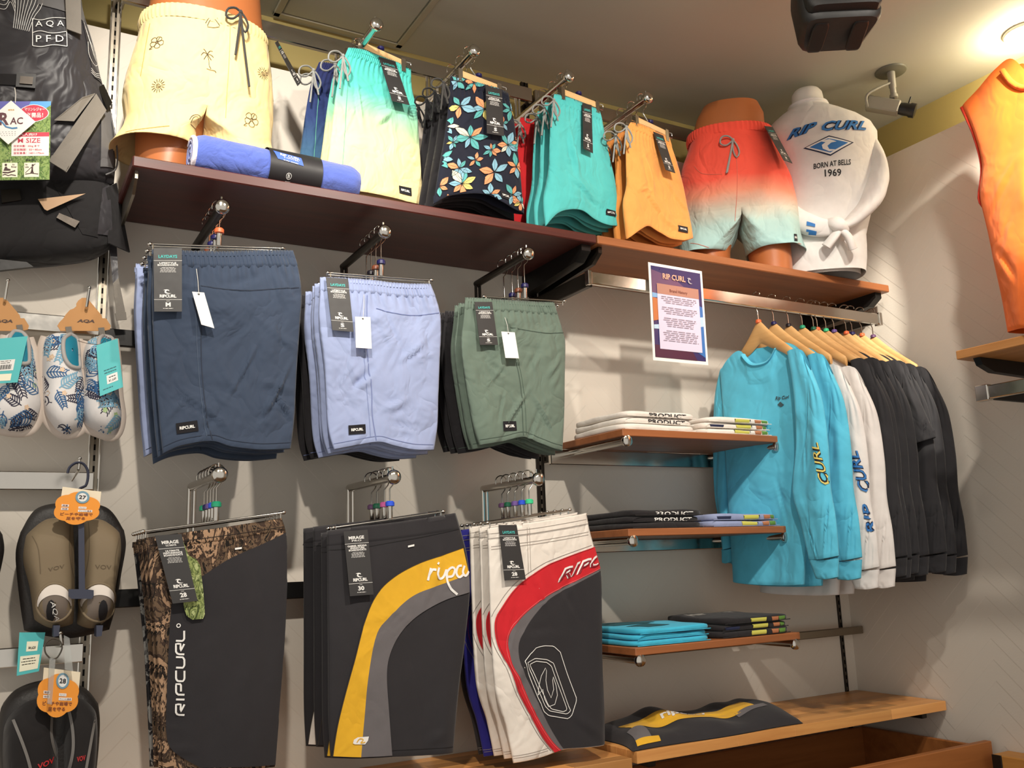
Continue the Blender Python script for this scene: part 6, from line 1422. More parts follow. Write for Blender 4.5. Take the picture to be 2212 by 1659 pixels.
for k_, (T, Rr, B, L) in enumerate((([(54, 1155), (100, 1120), (158, 1118)], [(158, 1118), (160, 1200), (160, 1280), (158, 1350)], [(72, 1340), (110, 1358), (158, 1350)], [(54, 1155), (48, 1210), (62, 1270), (72, 1340)]), ([(172, 1118), (220, 1122), (258, 1150)], [(258, 1150), (258, 1200), (246, 1270), (242, 1330)], [(162, 1350), (200, 1358), (242, 1330)], [(172, 1118), (172, 1200), (168, 1280), (162, 1350)]))):
    mb = pillow(BF, T, Rr, B, L, 0.078, -0.01, 4.5, 4.5, 40, 50, fn=lambda p, q: 0.014 * q); up_ = obj('upper', mb, OLV, bp, 179); bv = mb.bvh()
    cxo = 112 if k_ == 0 else 205; sgn = 1 if k_ == 0 else -1
    O_ = [(cxo + 37 * math.cos(a), 1302 + (38 if math.sin(a) > 0 else 42) * math.sin(a)) for a in [i * 0.2618 for i in range(24)]]
    P_ = [BF.px(*p) for p in O_]; ctr = Vector((sum(p[0] for p in P_) / 24, sum(p[1] for p in P_) / 24)); vs, fs = [], []
    for r_ in (1.0, 0.66, 0.33, 0.05): vs += [tuple(ctr.lerp(Vector(p), r_)) for p in P_]
    for k in range(3): fs += [(k * 24 + i, k * 24 + (i + 1) % 24, (k + 1) * 24 + (i + 1) % 24, (k + 1) * 24 + i) for i in range(24)]
    print_on(up_, 'inner_sole', BF, bv, plain('insole_grey', (120, 108, 98), 0.7), [(vs, fs)], 0.0016)
    print_on(up_, 'white_rim', BF, bv, plain('white_foam', (238, 228, 218), 0.6), [strip([BF.px(cxo + 37 * math.cos(a), 1302 + 42 * math.sin(a)) for a in (-3.3, -2.9, -2.4, -1.9, -1.4, -0.9, -0.4, 0.1)], [BF.px(cxo + 34 * math.cos(a), 1310 + 26 * math.sin(a)) for a in (-3.1, -2.8, -2.4, -1.9, -1.4, -0.9, -0.4, -0.1)], 20, 3)], 0.0026)
    print_on(up_, 'black_insole', BF, bv, BLACKP, [poly_fill([BF.px(cxo - sgn * 8 + 10 * math.cos(a), 1318 + 24 * math.sin(a)) for a in [i * 0.5236 for i in range(12)]])], 0.0028)
    if k_ == 0: print_on(up_, 'lettering', BF, bv, WHITEP, [xf_text('AQA', BF.px(100, 1298), BF.px(112, 1340), BF.px(112, 1298), 0.0)], 0.0038)
    obj('opening_rim', outline_tube(BF, bv, O_, 0.003, True, 40, 0.001), OLV, up_, 60)
    lx = 98 if k_ == 0 else 196
    print_on(up_, 'embossed_logo', BF, bv, plain('olive_ink', (100, 86, 66), 0.8), [xf_text('VOV', BF.px(lx, 1236 if k_ == 0 else 1230), BF.px(lx + 34, 1228 if k_ == 0 else 1231), BF.px(lx, 1228 if k_ == 0 else 1221), 0.0)], 0.001)
    ln = [[(66, 1160), (78, 1190), (82, 1240)], [(148, 1130), (144, 1200), (158, 1260)]] if k_ == 0 else [[(250, 1165), (240, 1200), (236, 1250)], [(186, 1130), (184, 1200), (176, 1250)]]
    print_on(up_, 'moulded_line', BF, bv, plain('olive_ink', (100, 86, 66), 0.8), [ribbon([tuple(v) for v in smooth_line([BF.px(*p) for p in l], 16)], 0.0012) for l in ln], 0.001)
hk = obj('plastic_hook', MB().prism([BF.px(*p) for p in [(160, 1110), (172, 1110), (174, 1272), (192, 1274), (192, 1286), (188, 1292), (146, 1292), (140, 1286), (140, 1272), (161, 1272)]], BF, 0.088, 0.094), NAVPL, bp, 0)
for x in (116, 206): obj('toe_clip', MB().prism([BF.px(*p) for p in [(x - 6, 1348), (x + 8, 1348), (x + 5, 1370), (x - 6, 1372)]], BF, 0.03, 0.072), NAVPL, bp, 0)
obj('hook_loop', MB().tube([Vector(v) for v in smooth_line([tuple(p) for p in wq(BF, [(168, 1110), (170, 1060), (186, 1048), (190, 1020), (180, 1002), (164, 1000), (150, 1010), (146, 1022)], 0.07)], 30)], 0.0055, 8, flat=0.5), NAVPL, bp, 60)
flower_tag(bp, [(126, 1050), (219, 1062), (212, 1124), (114, 1124)], '27', BF, 0.104)
peg(YF(-0.20), (172, 993), (170, 1012), 'wire peg holding the olive beach shoes with the 27 card')
d2 = dup(bp, (-0.232, 0.02, -0.004), 'olive beach shoes cut off by the left picture edge', None, skip=('flower_card', 'flower_card_back'))
b2 = thing('beach_shoes', 'pair of black beach shoes with grey piping and red logos, card numbered 28', 'shoes', BF.w(*BF.px(105, 1700), 0), 'beach shoe pairs')
mb = pillow(BF, [(2, 1530), (40, 1486), (110, 1468), (180, 1484), (212, 1520)], [(212, 1520), (216, 1560), (212, 1630), (200, 1740)], [(10, 1740), (100, 1750), (200, 1740)], [(2, 1530), (-8, 1580), (-4, 1640), (10, 1740)], 0.04, 0.05, 5, 6); obj('sole', mb, BRUB, b2, 60)
for k_, (T, Rr, B, L) in enumerate((([(14, 1540), (60, 1504), (118, 1498)], [(118, 1498), (124, 1580), (126, 1660), (122, 1740)], [(20, 1735), (70, 1745), (122, 1740)], [(14, 1540), (4, 1580), (4, 1650), (20, 1735)]), ([(134, 1498), (176, 1502), (206, 1530)], [(206, 1530), (208, 1580), (204, 1650), (194, 1735)], [(134, 1740), (165, 1745), (194, 1735)], [(134, 1498), (132, 1580), (132, 1660), (134, 1740)]))):
    mb = pillow(BF, T, Rr, B, L, 0.08, -0.01, 4.5, 4.5, 40, 50); up_ = obj('upper', mb, BLKN, b2, 179); bv = mb.bvh()
    ln = [[(26, 1546), (42, 1585), (56, 1625), (66, 1665)], [(108, 1535), (106, 1575), (114, 1612), (128, 1645)]] if k_ == 0 else [[(206, 1526), (194, 1560), (184, 1610), (174, 1665)], [(144, 1530), (150, 1570), (150, 1610), (142, 1652)]]
    print_on(up_, 'piping', BF, bv, plain('piping_grey', (120, 116, 112), 0.6), [ribbon([tuple(v) for v in smooth_line([BF.px(*p) for p in l], 20)], 0.0052) for l in ln], 0.002)
    lx = 76 if k_ == 0 else 158
    print_on(up_, 'red_logo', BF, bv, plain('logo_red', (190, 40, 44), 0.6), [xf_text('VOV', BF.px(lx, 1648 if k_ == 0 else 1632), BF.px(lx + (36 if k_ == 0 else 18), 1634 if k_ == 0 else 1628), BF.px(lx, 1636 if k_ == 0 else 1621), 0.03)], 0.002)
flower_tag(b2, [(86, 1441), (174, 1452), (166, 1537), (78, 1537)], '28', BF, 0.10)
CLEAR = bpy.data.materials.new('clear_plastic'); CLEAR.use_nodes = True; pb = CLEAR.node_tree.nodes['Principled BSDF']; pb.inputs['Transmission Weight'].default_value = 0.85; pb.inputs['Roughness'].default_value = 0.12; pb.inputs['Base Color'].default_value = (0.9, 0.92, 0.9, 1)
for q_ in ([(107, 1421), (120, 1424), (112, 1522), (102, 1520)], [(138, 1372), (150, 1378), (158, 1450), (140, 1446)]): strap('clear_strip', q_, [0.116] * 4, b2, CLEAR, 0.0012, BF)
obj('hook_loop', MB().tube([Vector(v) for v in smooth_line([tuple(p) for p in wq(BF, [(110, 1424), (98, 1410), (98, 1392), (112, 1380), (128, 1384), (134, 1400), (124, 1420), (112, 1425)], 0.11)], 30)], 0.003, 8, flat=0.5), plain('grey_plastic', (80, 74, 66), 0.4), b2, 60)
peg(YF(-0.20), (131, 1370), (134, 1392), 'wire peg holding the black beach shoes with the 28 card')
c = thing('shoe_card', 'dull teal card with two price stickers above the black beach shoes', 'tag', BF.w(*BF.px(66, 1460), 0.03), 'teal shoe cards')
k = Card(c, 'card', wq(BF, [(42, 1366), (98, 1366), (84, 1450), (36, 1460)], 0.03), TEALT); k.rect(0.32, 0.22, 0.78, 0.46, plain('tag_cream', (244, 240, 214), 0.6)); k.text('¥4,620', 0.40, 0.70, 0.34, 0.42, BLACKP, k=2); k.rect(0.10, 0.56, 0.92, 0.92, plain('tag_cream', (244, 240, 214), 0.6)); small_print(k, 0.15, 0.8, 0.6, 0.8, 3, BLACKP); k.done()

# ================================================================== long-sleeved shirts on wooden hangers
GS = 'long-sleeved shirts on the chrome rail'
SF = Frame((2.047, -0.31), R(8), 'y')
TQ = fabric('turquoise_jersey', (92, 192, 222), crease=0.35, scale=6.0, weave=1300); WJ = fabric('white_jersey_cotton', (232, 226, 222), crease=0.2, scale=6.0, weave=1300); BJ = fabric('black_jersey', (46, 45, 48), crease=0.3, scale=6.0, weave=1300)
LW = wood('hanger_beech', (196, 146, 90), (216, 170, 112), 'y', 0.45)
def shirt(name, label, m, long=True):
    root = thing(name, label, 'shirt', (2.047, -0.31, 1.32), GS)
    sh_ = Sheet(SF, [(1555, 806), (1576, 776), (1600, 757), (1645, 750), (1688, 739), (1722, 752), (1750, 800)], [(1750, 800), (1752, 900), (1748, 1050), (1742, 1180), (1738, 1262)],
        [(1584, 1256), (1630, 1262), (1690, 1264), (1738, 1262)], [(1555, 806), (1562, 900), (1570, 1050), (1577, 1150), (1584, 1256)], 0.024, 61, 0.016, 6, 0.006, 2.4, 0.0, 0.008)
    mb = sh_.body(0.0, 1.0, nu=70, nv=60)
    # scoop the neckline: lower the top rows of the front between the shoulders
    nu = 70; row = 2 * nu - 2
    for j in range(12):
        for i in range(nu):
            p = i / (nu - 1); q = j / 59; k = math.exp(-((p - 0.46) / 0.145) ** 4) * max(0, 1 - q / 0.19)
            mb.v[j * row + i].z -= 0.050 * k
            if k > 0.3: mb.v[j * row + i] += SF.n * 0.004
    obj('body', mb, m, root, 179); bv = mb.bvh()
    ring = []
    for i in range(0, nu):
        p = i / (nu - 1)
        if 0.30 <= p <= 0.62: ring.append(mb.v[i] + SF.n * 0.001 + Vector((0, 0, -0.004)))
    obj('collar', MB().tube(ring, 0.0075, 8, flat=0.4), m, root, 60)
    if long:
        sl_ = [([(1700, 760), (1728, 756), (1752, 800)], [(1752, 800), (1775, 861), (1789, 960), (1794, 1047), (1805, 1119), (1812, 1200)], [(1748, 1208), (1780, 1210), (1812, 1206)], [(1700, 760), (1716, 860), (1719, 960), (1712, 1060), (1730, 1131), (1748, 1208)], 0.03),
               ([(1556, 806), (1572, 790), (1590, 800)], [(1590, 800), (1588, 900), (1584, 1000), (1582, 1100), (1586, 1180)], [(1560, 1186), (1574, 1188), (1586, 1184)], [(1556, 806), (1545, 860), (1541, 950), (1544, 1060), (1552, 1120), (1560, 1186)], -0.02)]
    else:
        sl_ = [([(1700, 760), (1728, 756), (1752, 800)], [(1752, 800), (1775, 861), (1800, 930)], [(1740, 950), (1770, 944), (1800, 930)], [(1700, 760), (1716, 860), (1740, 950)], 0.03)]
    for k_, (T, Rr, B, L, dd) in enumerate(sl_):
        F2 = Frame(tuple(SF.w(0, 0, dd))[:2], R(8), 'y')
        s2_ = Sheet(F2, T, Rr, B, L, 0.036, 70 + k_, 0.02, 12, 0.007, 2.2, 0.0, 0.006); m2_ = s2_.body(0, 1, nu=40, nv=50)
        so = obj('sleeve', m2_, m, root, 179)
        if long:
            cT, cB = (B, [(1763, 1248), (1790, 1250), (1810, 1246)]) if k_ == 0 else (B, [(1562, 1214), (1574, 1216), (1584, 1212)])
            s3_ = Sheet(F2, cT, [cT[-1], cB[-1]], cB, [cT[0], cB[0]], 0.030, 80 + k_, 0.030, 2, 0.002, 2.2, 0, 0.001); obj('cuff', s3_.body(0, 1, nu=40, nv=8, lip=0.01), m, root, 179)
        if k_ == 0: root_bv = m2_.bvh(); F3 = F2
    return root, bv, root_bv if True else None, F3
def hanger(x, lab, rotz, ring):
    t = thing('suit_hanger', lab, 'hanger', (x, -0.31, 2.10), 'wooden hangers on the chrome rail')
    t.rotation_euler.z = rotz; z0 = 2.052; rows = []
    for i in range(41):
        s = -0.135 + 0.27 * i / 40; a = abs(s) / 0.135; z = z0 - 0.090 * a ** 1.25 + 0.012 * math.exp(-(s / 0.03) ** 2); h = 0.024 * (1 - 0.35 * a) + 0.012 * math.exp(-(s / 0.05) ** 2); d = 0.006 + 0.002 * a * a
        rows.append([(x + d * math.cos(b), -0.31 - s, z + h * math.sin(b)) for b in [k * 0.5236 for k in range(12)]])
    mb = MB().grid(rows, wrap=True); mb.f += [list(range(12)), [40 * 12 + k for k in range(12)][::-1]]; mb.m += [0, 0]
    obj('wooden_body', mb, LW, t, 60)
    P = [Vector((x, -0.31 + 0.0155 * math.cos(a) + 0.001, 2.178 + 0.0135 * math.sin(a) + 0.002)) for a in [R(-60 + k * 20) for k in range(13)]][::-1]
    P = P[::-1] if False else P
    P += [Vector((x, -0.302, 2.150)), Vector((x, -0.31, 2.128)), Vector((x, -0.31, 2.07))]
    obj('hook', MB().tube(P, 0.0018, 6), CHROME, t, 60)
    obj('size_ring', MB().lathe([(0.006, 0), (0.009, 0.002), (0.009, 0.009), (0.006, 0.012)], (x, -0.31, 2.092), (0, 0, 1), 12), ring_mat(ring), t, 40)
    return t
LS, lsb, lsl, LF = shirt('long_sleeved_shirt', 'turquoise long-sleeved shirt with chest logo, first on the rail', TQ)
GREYINK = plain('chest_ink', (60, 84, 92), 0.8)
print_on(LS, 'chest_logo', SF, lsb, GREYINK, [xf_text('Rip Curl', SF.px(1679, 867), SF.px(1708, 864), SF.px(1679, 857), 0.03, 0.3), poly_fill([SF.px(*p) for p in [(1683, 875), (1689, 868), (1697, 875), (1690, 880)]])], 0.002)
ys = [(1769, 955), (1774, 985), (1780, 1012), (1786, 1035)]
YINK = plain('sleeve_yellow', (226, 206, 110), 0.7)
for m_, bo, of in ((BLACKP, 0.06, 0.002), (YINK, 0.0, 0.0036)):
    print_on(LS, 'sleeve_print', LF, lsl, m_, [xf_text('CURL', LF.px(1796, 1046), LF.px(1776, 956), LF.px(1782, 1048), bo, 0.2)], of)
SSroot, ssb, ssl, SFf = shirt('short_sleeved_shirt', 'black short-sleeved shirt hanging among the black long-sleeved ones', BJ, False)
SSroot.location.x += 2.44 - 2.047; SSroot.rotation_euler.z = R(16); OFF[SSroot.name] = SSroot.location.copy()
hx = [2.047, 2.112, 2.176, 2.237, 2.287, 2.305, 2.344, 2.382, 2.439, 2.468, 2.515, 2.570]
rot_ = [0, 8, 9, 12, 14, 14, 13, 15, 14, 14, 13, 12]
cols = ['t', 't', 'w', 'w', 'b', 'b', 'b', 'b', None, 'b', 'b', 'b']
rg = ['orange', 'navy', 'black', 'green', 'darkgreen', 'orange', 'mint', 'purple', 'orange', 'navy', 'orange', 'plum']
ordn = ['first', 'second', 'third', 'fourth', 'fifth', 'sixth', 'seventh', 'eighth', 'ninth', 'tenth', 'eleventh', 'twelfth']
jm = {'t': TQ, 'w': WJ, 'b': BJ}; jn = {'t': 'turquoise', 'w': 'white', 'b': 'black'}
hg0 = None; whites = []
for i, x in enumerate(hx):
    if hg0 is None: hg0 = hanger(x, 'pale wooden hanger inside the first turquoise shirt, orange ring', R(8) * 0, rg[0])
    else:
        h_ = dup(hg0, (x - hx[0], 0, 0), '%s pale wooden hanger along the chrome rail from the left' % ordn[i], None, {'size_ring': ring_mat(rg[i])}, rotz=R(rot_[i]))
    if i and cols[i]:
        m_ = jm[cols[i]]; n_ = {1: 'turquoise long-sleeved shirt behind the one with the chest logo', 2: 'white long-sleeved shirt with blue sleeve lettering on the rail', 3: 'second white long-sleeved shirt on the rail, next to the black ones'}.get(i, '%s shirt along the rail, a black long-sleeved one' % ordn[i])
        o_ = dup(LS, (x - hx[0], 0, {2: -0.035, 3: -0.035}.get(i, -0.006 * (i % 3))), n_, None, dict(body=m_, collar=m_, sleeve=m_, cuff=m_), rotz=R(rot_[i]), skip=('chest_logo', 'sleeve_print'))
        if i == 2: whites.append(o_)
# blue lettering down the sleeve of the first white shirt
wr = whites[0]; bpy.context.view_layer.update()
sl_o = [c_ for c_ in wr.children if c_.name.startswith('sleeve')][0]; mw = wr.matrix_world
wm = MB(); wm.v = [mw @ v.co for v in sl_o.data.vertices]; wm.f = [list(p.vertices) for p in sl_o.data.polygons]
FWs = Frame((wr.location.x, -0.31), R(8 + rot_[2]), 'y'); OFF[wr.name] = wr.location.copy()
def sleeve_txt(m_, bo, off):
    for body_, a, b, hgt in (('CURL', (1894, 1062), (1868, 975), 19), ('RIP', (1904, 1150), (1892, 1086), 15)):
        mb = MB(); a_, b_ = Vector(a), Vector(b); up_v = Vector((-hgt, 4)); vs, fs = xf_text(body_, FWs.px(*a), FWs.px(*b), FWs.px(*(a_ + up_v)), bo, 0.2); drape(mb, FWs, wm.bvh(), vs, fs, off)
        if mb.v:
            mi = mw.inverted(); me_off = OFF[wr.name]; mb.v = [mi @ v + me_off for v in mb.v]; obj('lettering', mb, m_, wr, 0)
sleeve_txt(NAVYP, 0.05, 0.002); sleeve_txt(BLUEP, 0.01, 0.0035)

# ================================================================== folded shirts
def folded(x0, x1, y0, y1, z, h, m, label, grp, seed):
    t = thing('folded_shirt', label, 'shirt', ((x0 + x1) / 2, (y0 + y1) / 2, z), grp)
    n, k = 40, 10; rows = []; cx, cy, rx, ry = (x0 + x1) / 2, (y0 + y1) / 2, (x1 - x0) / 2, (y1 - y0) / 2
    for j in range(k + 1):
        v = -1 + 2 * j / k; e = (1 - abs(v) ** 2.6) ** (1 / 2.6) if abs(v) < 1 else 0; row = []
        for i in range(n * 2):
            a = math.pi * i / n; ca, sa = math.cos(a), math.sin(a); s_ = 1 / max(abs(ca) ** 7 + abs(sa) ** 7, 1e-9) ** (1 / 7)
            X_, Y_ = ca * s_, sa * s_; ins = (1 - e) * h * 0.5
            px_, py_ = cx + X_ * (rx - ins), cy + Y_ * (ry - ins)
            row.append((px_ + 0.003 * noise.noise((px_ * 9, py_ * 9, seed)), py_ + 0.003 * noise.noise((px_ * 9, py_ * 9, seed + 9)), z + h / 2 + h / 2 * v + (0.004 * noise.noise((px_ * 11, py_ * 11, seed * 3.1)) if v > 0.3 else 0)))
        rows.append(row)
    mb = MB().grid(rows[::-1], wrap=True)
    cen = len(mb.v); mb.v.append(Vector((cx, cy, z + h + 0.006))); N_ = 2 * n
    for i in range(N_): mb.f.append([i, (i + 1) % N_, cen]); mb.m.append(0)
    cen2 = len(mb.v); mb.v.append(Vector((cx, cy, z))); b0 = k * N_
    for i in range(N_): mb.f.append([b0 + (i + 1) % N_, b0 + i, cen2]); mb.m.append(0)
    obj('cloth', mb, m, t, 179)
    fold = MB().tube([Vector(v) for v in smooth_line([(x0 + 0.01, y0 + 0.003, z + h * 0.12), (cx, y0 + 0.001, z + h * 0.12), (x1 - 0.01, y0 + 0.003, z + h * 0.12)], 14)], 0.0012, 5)
    obj('fold_line', fold, m, t, 60); return t, mb
FS = 'folded shirts on the small shelves'
WF = fabric('white_folded_cotton', (230, 222, 212), crease=0.15); KF = fabric('black_folded_cotton', (34, 31, 33), crease=0.15); BF_ = fabric('pale_blue_cotton', (140, 150, 184), crease=0.15); TF = fabric('turquoise_folded_cotton', (60, 176, 208), crease=0.15)
F34 = YF(-0.338)
LIME = plain('print_lime', (196, 190, 84), 0.7); BRN = plain('print_tan', (176, 112, 74), 0.7); GRN = plain('print_green', (96, 140, 60), 0.7); DTEAL = plain('print_dark_teal', (34, 86, 96), 0.7)
words = ('bottom', 'middle', 'top')
for (zs, xa, xb, m, nm, n, h) in ((1.738, 1.484, 1.752, WF, 'white', 3, 0.017), (1.738, 1.772, 2.045, WF, 'white printed', 3, 0.0155), (1.473, 1.492, 1.752, KF, 'black', 3, 0.0155), (1.473, 1.772, 2.045, BF_, 'pale blue printed', 2, 0.0175), (1.171, 1.484, 1.750, TF, 'turquoise', 3, 0.014), (1.171, 1.775, 2.050, KF, 'black printed', 3, 0.017)):
    where = {1.738: 'uppermost small shelf', 1.473: 'middle small shelf', 1.171: 'lowest small shelf'}[zs]; side = 'left' if xa < 1.6 else 'right'
    for i in range(n):
        w_ = words[i] if n == 3 else ('lower', 'upper')[i]
        t, mb = folded(xa + 0.004 * ((i * 7) % 3), xb - 0.003 * (i % 2), -0.340 + 0.003 * ((i + 1) % 3), -0.075, zs + 0.0005 + i * (h + 0.001), h, m, '%s of the %s folded shirts, %s stack on the %s' % (w_, nm, side, where), FS, i + xa * 10 + zs)
        bv = mb.bvh(); zc = zs + i * h + h * 0.5
        def bar(x0, x1, mt, k_=0.8, nm_='edge_print'):
            print_on(t, nm_, F34, bv, mt, [strip([(x0, zc + h * k_ / 2), (x1, zc + h * k_ / 2)], [(x0 + 0.003, zc - h * k_ / 2), (x1 - 0.003, zc - h * k_ / 2)], 8, 5, False)], 0.0012)
        if 'printed' in nm:
            j = 0.01 * (i % 2)
            bar(1.885 + j, 1.945 + j, LIME); bar(1.885 + j, 1.889 + j, BLACKP); bar(1.945 + j, 1.949 + j, BLACKP); bar(1.964 + j, 1.992 + j, BRN); bar(1.992 + j, 2.022, GRN)
            if i == 1: bar(1.80, 1.85, NAVYP, 0.5)
        if nm in ('white', 'black') and i >= 1:
            vs, fs = text2d('PRODUCT', 0.02, 0, 1.0); ink = BLACKP if nm == 'white' else WHITEP
            print_on(t, 'lettering', F34, bv, ink, [([(1.575 + 0.13 * x, zc - h * 0.35 + h * 0.7 * y) for x, y in vs], fs)], 0.0014)
        if nm == 'turquoise':
            # dark leaf print and white script on top of the folded shirt
            FU = None
            for pts, mt in (([(1.50, -0.10), (1.60, -0.12), (1.66, -0.20), (1.60, -0.24), (1.52, -0.20)], DTEAL), ([(1.52, -0.25), (1.60, -0.24), (1.64, -0.29), (1.55, -0.31)], DTEAL)):
                if i == 2:
                    vs, fs = subdivide(*poly_fill(pts), 0.02); o2 = MB(); P_ = []
                    for x, y in vs:
                        hh = bv.ray_cast(Vector((x, y, 3)), Vector((0, 0, -1))); P_.append((hh[0] if hh[0] is not None else Vector((x, y, zs + 0.04))) + Vector((0, 0, 0.001)))
                    o2.add(P_, fs); obj('top_print', o2, mt, t, 0)
        if nm == 'black printed' and i == 2:
            vs, fs = text2d('RIP CURL', 0.03, 0, 1.0); P_ = []
            for x, y in vs:
                X_, Y_ = 1.80 + 0.20 * x, -0.20 + 0.05 * y; hh = bv.ray_cast(Vector((X_, Y_, 3)), Vector((0, 0, -1))); P_.append((hh[0] if hh[0] is not None else Vector((X_, Y_, zs + 0.04))) + Vector((0, 0, 0.001)))
            obj('lettering', MB().add(P_, fs), plain('print_grey', (150, 146, 140), 0.7), t, 0)
# ---- folded board shorts lying on the base shelf
t = thing('folded_board_shorts', 'black and yellow board shorts folded loosely on the right base shelf', 'shorts', (1.70, -0.22, 0.921))
def hgt(a, b):
    e = max(1 - abs(2 * a - 1) ** 8, 0) ** 0.5 * max(1 - abs(2 * b - 1) ** 5, 0) ** 0.5
    return e * (0.024 + 0.026 * b + 0.022 * math.exp(-((a - 0.30) / 0.08) ** 2) * b + 0.014 * math.exp(-((a - 0.9) / 0.10) ** 2) + 0.012 * noise.noise((a * 6, b * 3, 4)) + 0.010 * math.sin(a * 16 + b * 3) * 0.5)
def lay(a, b): return Vector((1.455 + 0.60 * a + 0.05 * b + 0.012 * math.sin(b * 5), -0.338 + 0.235 * b + 0.012 * math.sin(a * 9) * (1 if b > 0.5 else 0.4), 0.9225 + max(hgt(a, b), 0.0008)))
mb = MB().grid([[lay(i / 79, 1 - j / 39) for i in range(80)] for j in range(40)]); mb.grid([[lay(i / 79, 1 - j / 39) * 1.0 if False else Vector((lay(i / 79, 1 - j / 39).x, lay(i / 79, 1 - j / 39).y, 0.922)) for i in range(80)] for j in range(40)], flip=True)
obj('cloth', mb, BLK, t, 179)
def band(b0, b1, a0, a1, m_, nm_, up_=0.0016): obj(nm_, MB().grid([[lay(a0 + (a1 - a0) * i / 49, b1 + (b0 - b1) * j / 9) + Vector((0, -0.0006, up_)) for i in range(50)] for j in range(10)]), m_, t, 179)
band(0.36, 0.62, 0.06, 0.80, YEL, 'yellow_band'); band(0.02, 0.10, 0.03, 0.16, YEL, 'yellow_band'); band(0.10, 0.36, 0.03, 0.12, GRY, 'grey_band'); band(0.30, 0.40, 0.66, 0.86, GRY, 'grey_band')
vs, fs = text2d('ripcurl', 0.03, 0.3, 1.0); obj('lettering', MB().add([lay(0.26 + 0.26 * x, 0.44 + 0.13 * y) + Vector((0, -0.001, 0.0034)) for x, y in vs], fs), WHITEP, t, 0)

# ================================================================== poster under the orange-brown shelf
PO = YF(-0.325)
p_ = thing('poster', 'laminated blue poster hanging from the orange-brown shelf', 'poster', PO.w(*PO.px(1465, 785), 0))
k = Card(p_, 'poster_sheet', wq(PO, [(1400, 566), (1516, 586), (1530, 789), (1411, 778)], [0.0, 0.0, 0.008, 0.008]), plain('poster_paper', (236, 232, 228), 0.3), 0.0008)
def col(n_, c_): return plain('poster_' + n_, c_, 0.3)
k.rect(0.04, 0.03, 0.96, 0.965, col('navy', (34, 44, 96)))
k.poly([(0.04, 0.07), (0.42, 0.12), (0.62, 0.2), (0.62, 0.42), (0.04, 0.45)], col('violet', (96, 72, 106)), 2)
k.poly([(0.04, 0.36), (0.3, 0.38), (0.16, 0.58), (0.04, 0.60)], col('amber', (186, 112, 66)), 3)
k.poly([(0.04, 0.31), (0.5, 0.33), (0.04, 0.36)], col('sky', (120, 170, 214)), 3)
k.poly([(0.60, 0.30), (0.96, 0.40), (0.96, 0.93), (0.60, 0.80)], col('azure', (44, 112, 180)), 2); k.poly([(0.80, 0.52), (0.96, 0.50), (0.96, 0.60), (0.80, 0.62)], col('foam', (176, 206, 228)), 3)
k.poly([(0.04, 0.64), (0.5, 0.60), (0.5, 0.67), (0.04, 0.68)], col('foam', (176, 206, 228)), 3); k.poly([(0.04, 0.84), (0.7, 0.86), (0.8, 0.965), (0.04, 0.965)], col('plum', (62, 34, 62)), 3)
k.rect(0.125, 0.21, 0.895, 0.88, col('panel', (206, 200, 222)), 5); k.rect(0.125, 0.21, 0.895, 0.315, col('panel_head', (170, 126, 112)), 6)
k.text('RIP CURL', 0.24, 0.66, 0.095, 0.155, col('logo_peach', (226, 170, 146)), 0.03, k=6); wave_mark(k, 0.69, 0.79, 0.10, 0.165, col('logo_grey', (170, 166, 176)), 6)
k.text('Brand History', 0.35, 0.68, 0.255, 0.295, col('head_ink', (110, 62, 56)), 0.02, k=7)
INKL = col('text_ink', (150, 142, 156))
for v0, n_ in ((0.33, 4), (0.44, 4), (0.55, 5), (0.68, 6)): small_print(k, 0.18, 0.84, v0, v0 + 0.02 * n_, n_, INKL)
for key in list(k.layers):
    if key.startswith('poster_text_ink'):
        mb_, mt_ = k.layers[key]; mb_.v = [v + k.n * 0.004 for v in mb_.v]
k.done('print')

# ================================================================== right wall bay
RF = Frame((2.335, -0.9), 0, 'y')  # plane of the bay front, s towards the aisle
t = thing('side_shelf', 'pale wooden shelf on the right wall below the orange top', 'shelf', (2.335, -0.757, 1.91))
obj('shelf_board', MB().bbox((2.335, -1.95, 1.906), (2.678, -0.757, 1.931), 0.002), wood('side_shelf_wood', (176, 118, 62), (200, 142, 84), 'y', 0.45), t, 30)
pl_ = [(2.36, 1.905), (2.37, 1.885), (2.42, 1.868), (2.678, 1.862), (2.678, 1.905)]
mb = MB(); n = 5; mb.add([(x, -0.79, z) for x, z in pl_] + [(x, -0.81, z) for x, z in pl_], [tuple(range(5)), tuple(range(5, 10))[::-1]] + [(i, 5 + i, 5 + (i + 1) % 5, (i + 1) % 5) for i in range(5)]); obj('bracket', mb, BLACKMETAL, t, 20)
t = thing('side_rail', 'chrome rail on the right wall under the pale shelf', 'rail', (2.36, -0.80, 1.79))
obj('rail_bar', MB().bbox((2.352, -1.95, 1.786), (2.368, -0.792, 1.822), 0.002), CHROME, t, 30); obj('rail_arm', MB().bbox((2.368, -0.806, 1.79), (2.678, -0.794, 1.818), 0.002), BLACKMETAL, t, 30); obj('end_cap', MB().bbox((2.348, -0.826, 1.782), (2.372, -0.79, 1.826), 0.002), CHROME, t, 30)
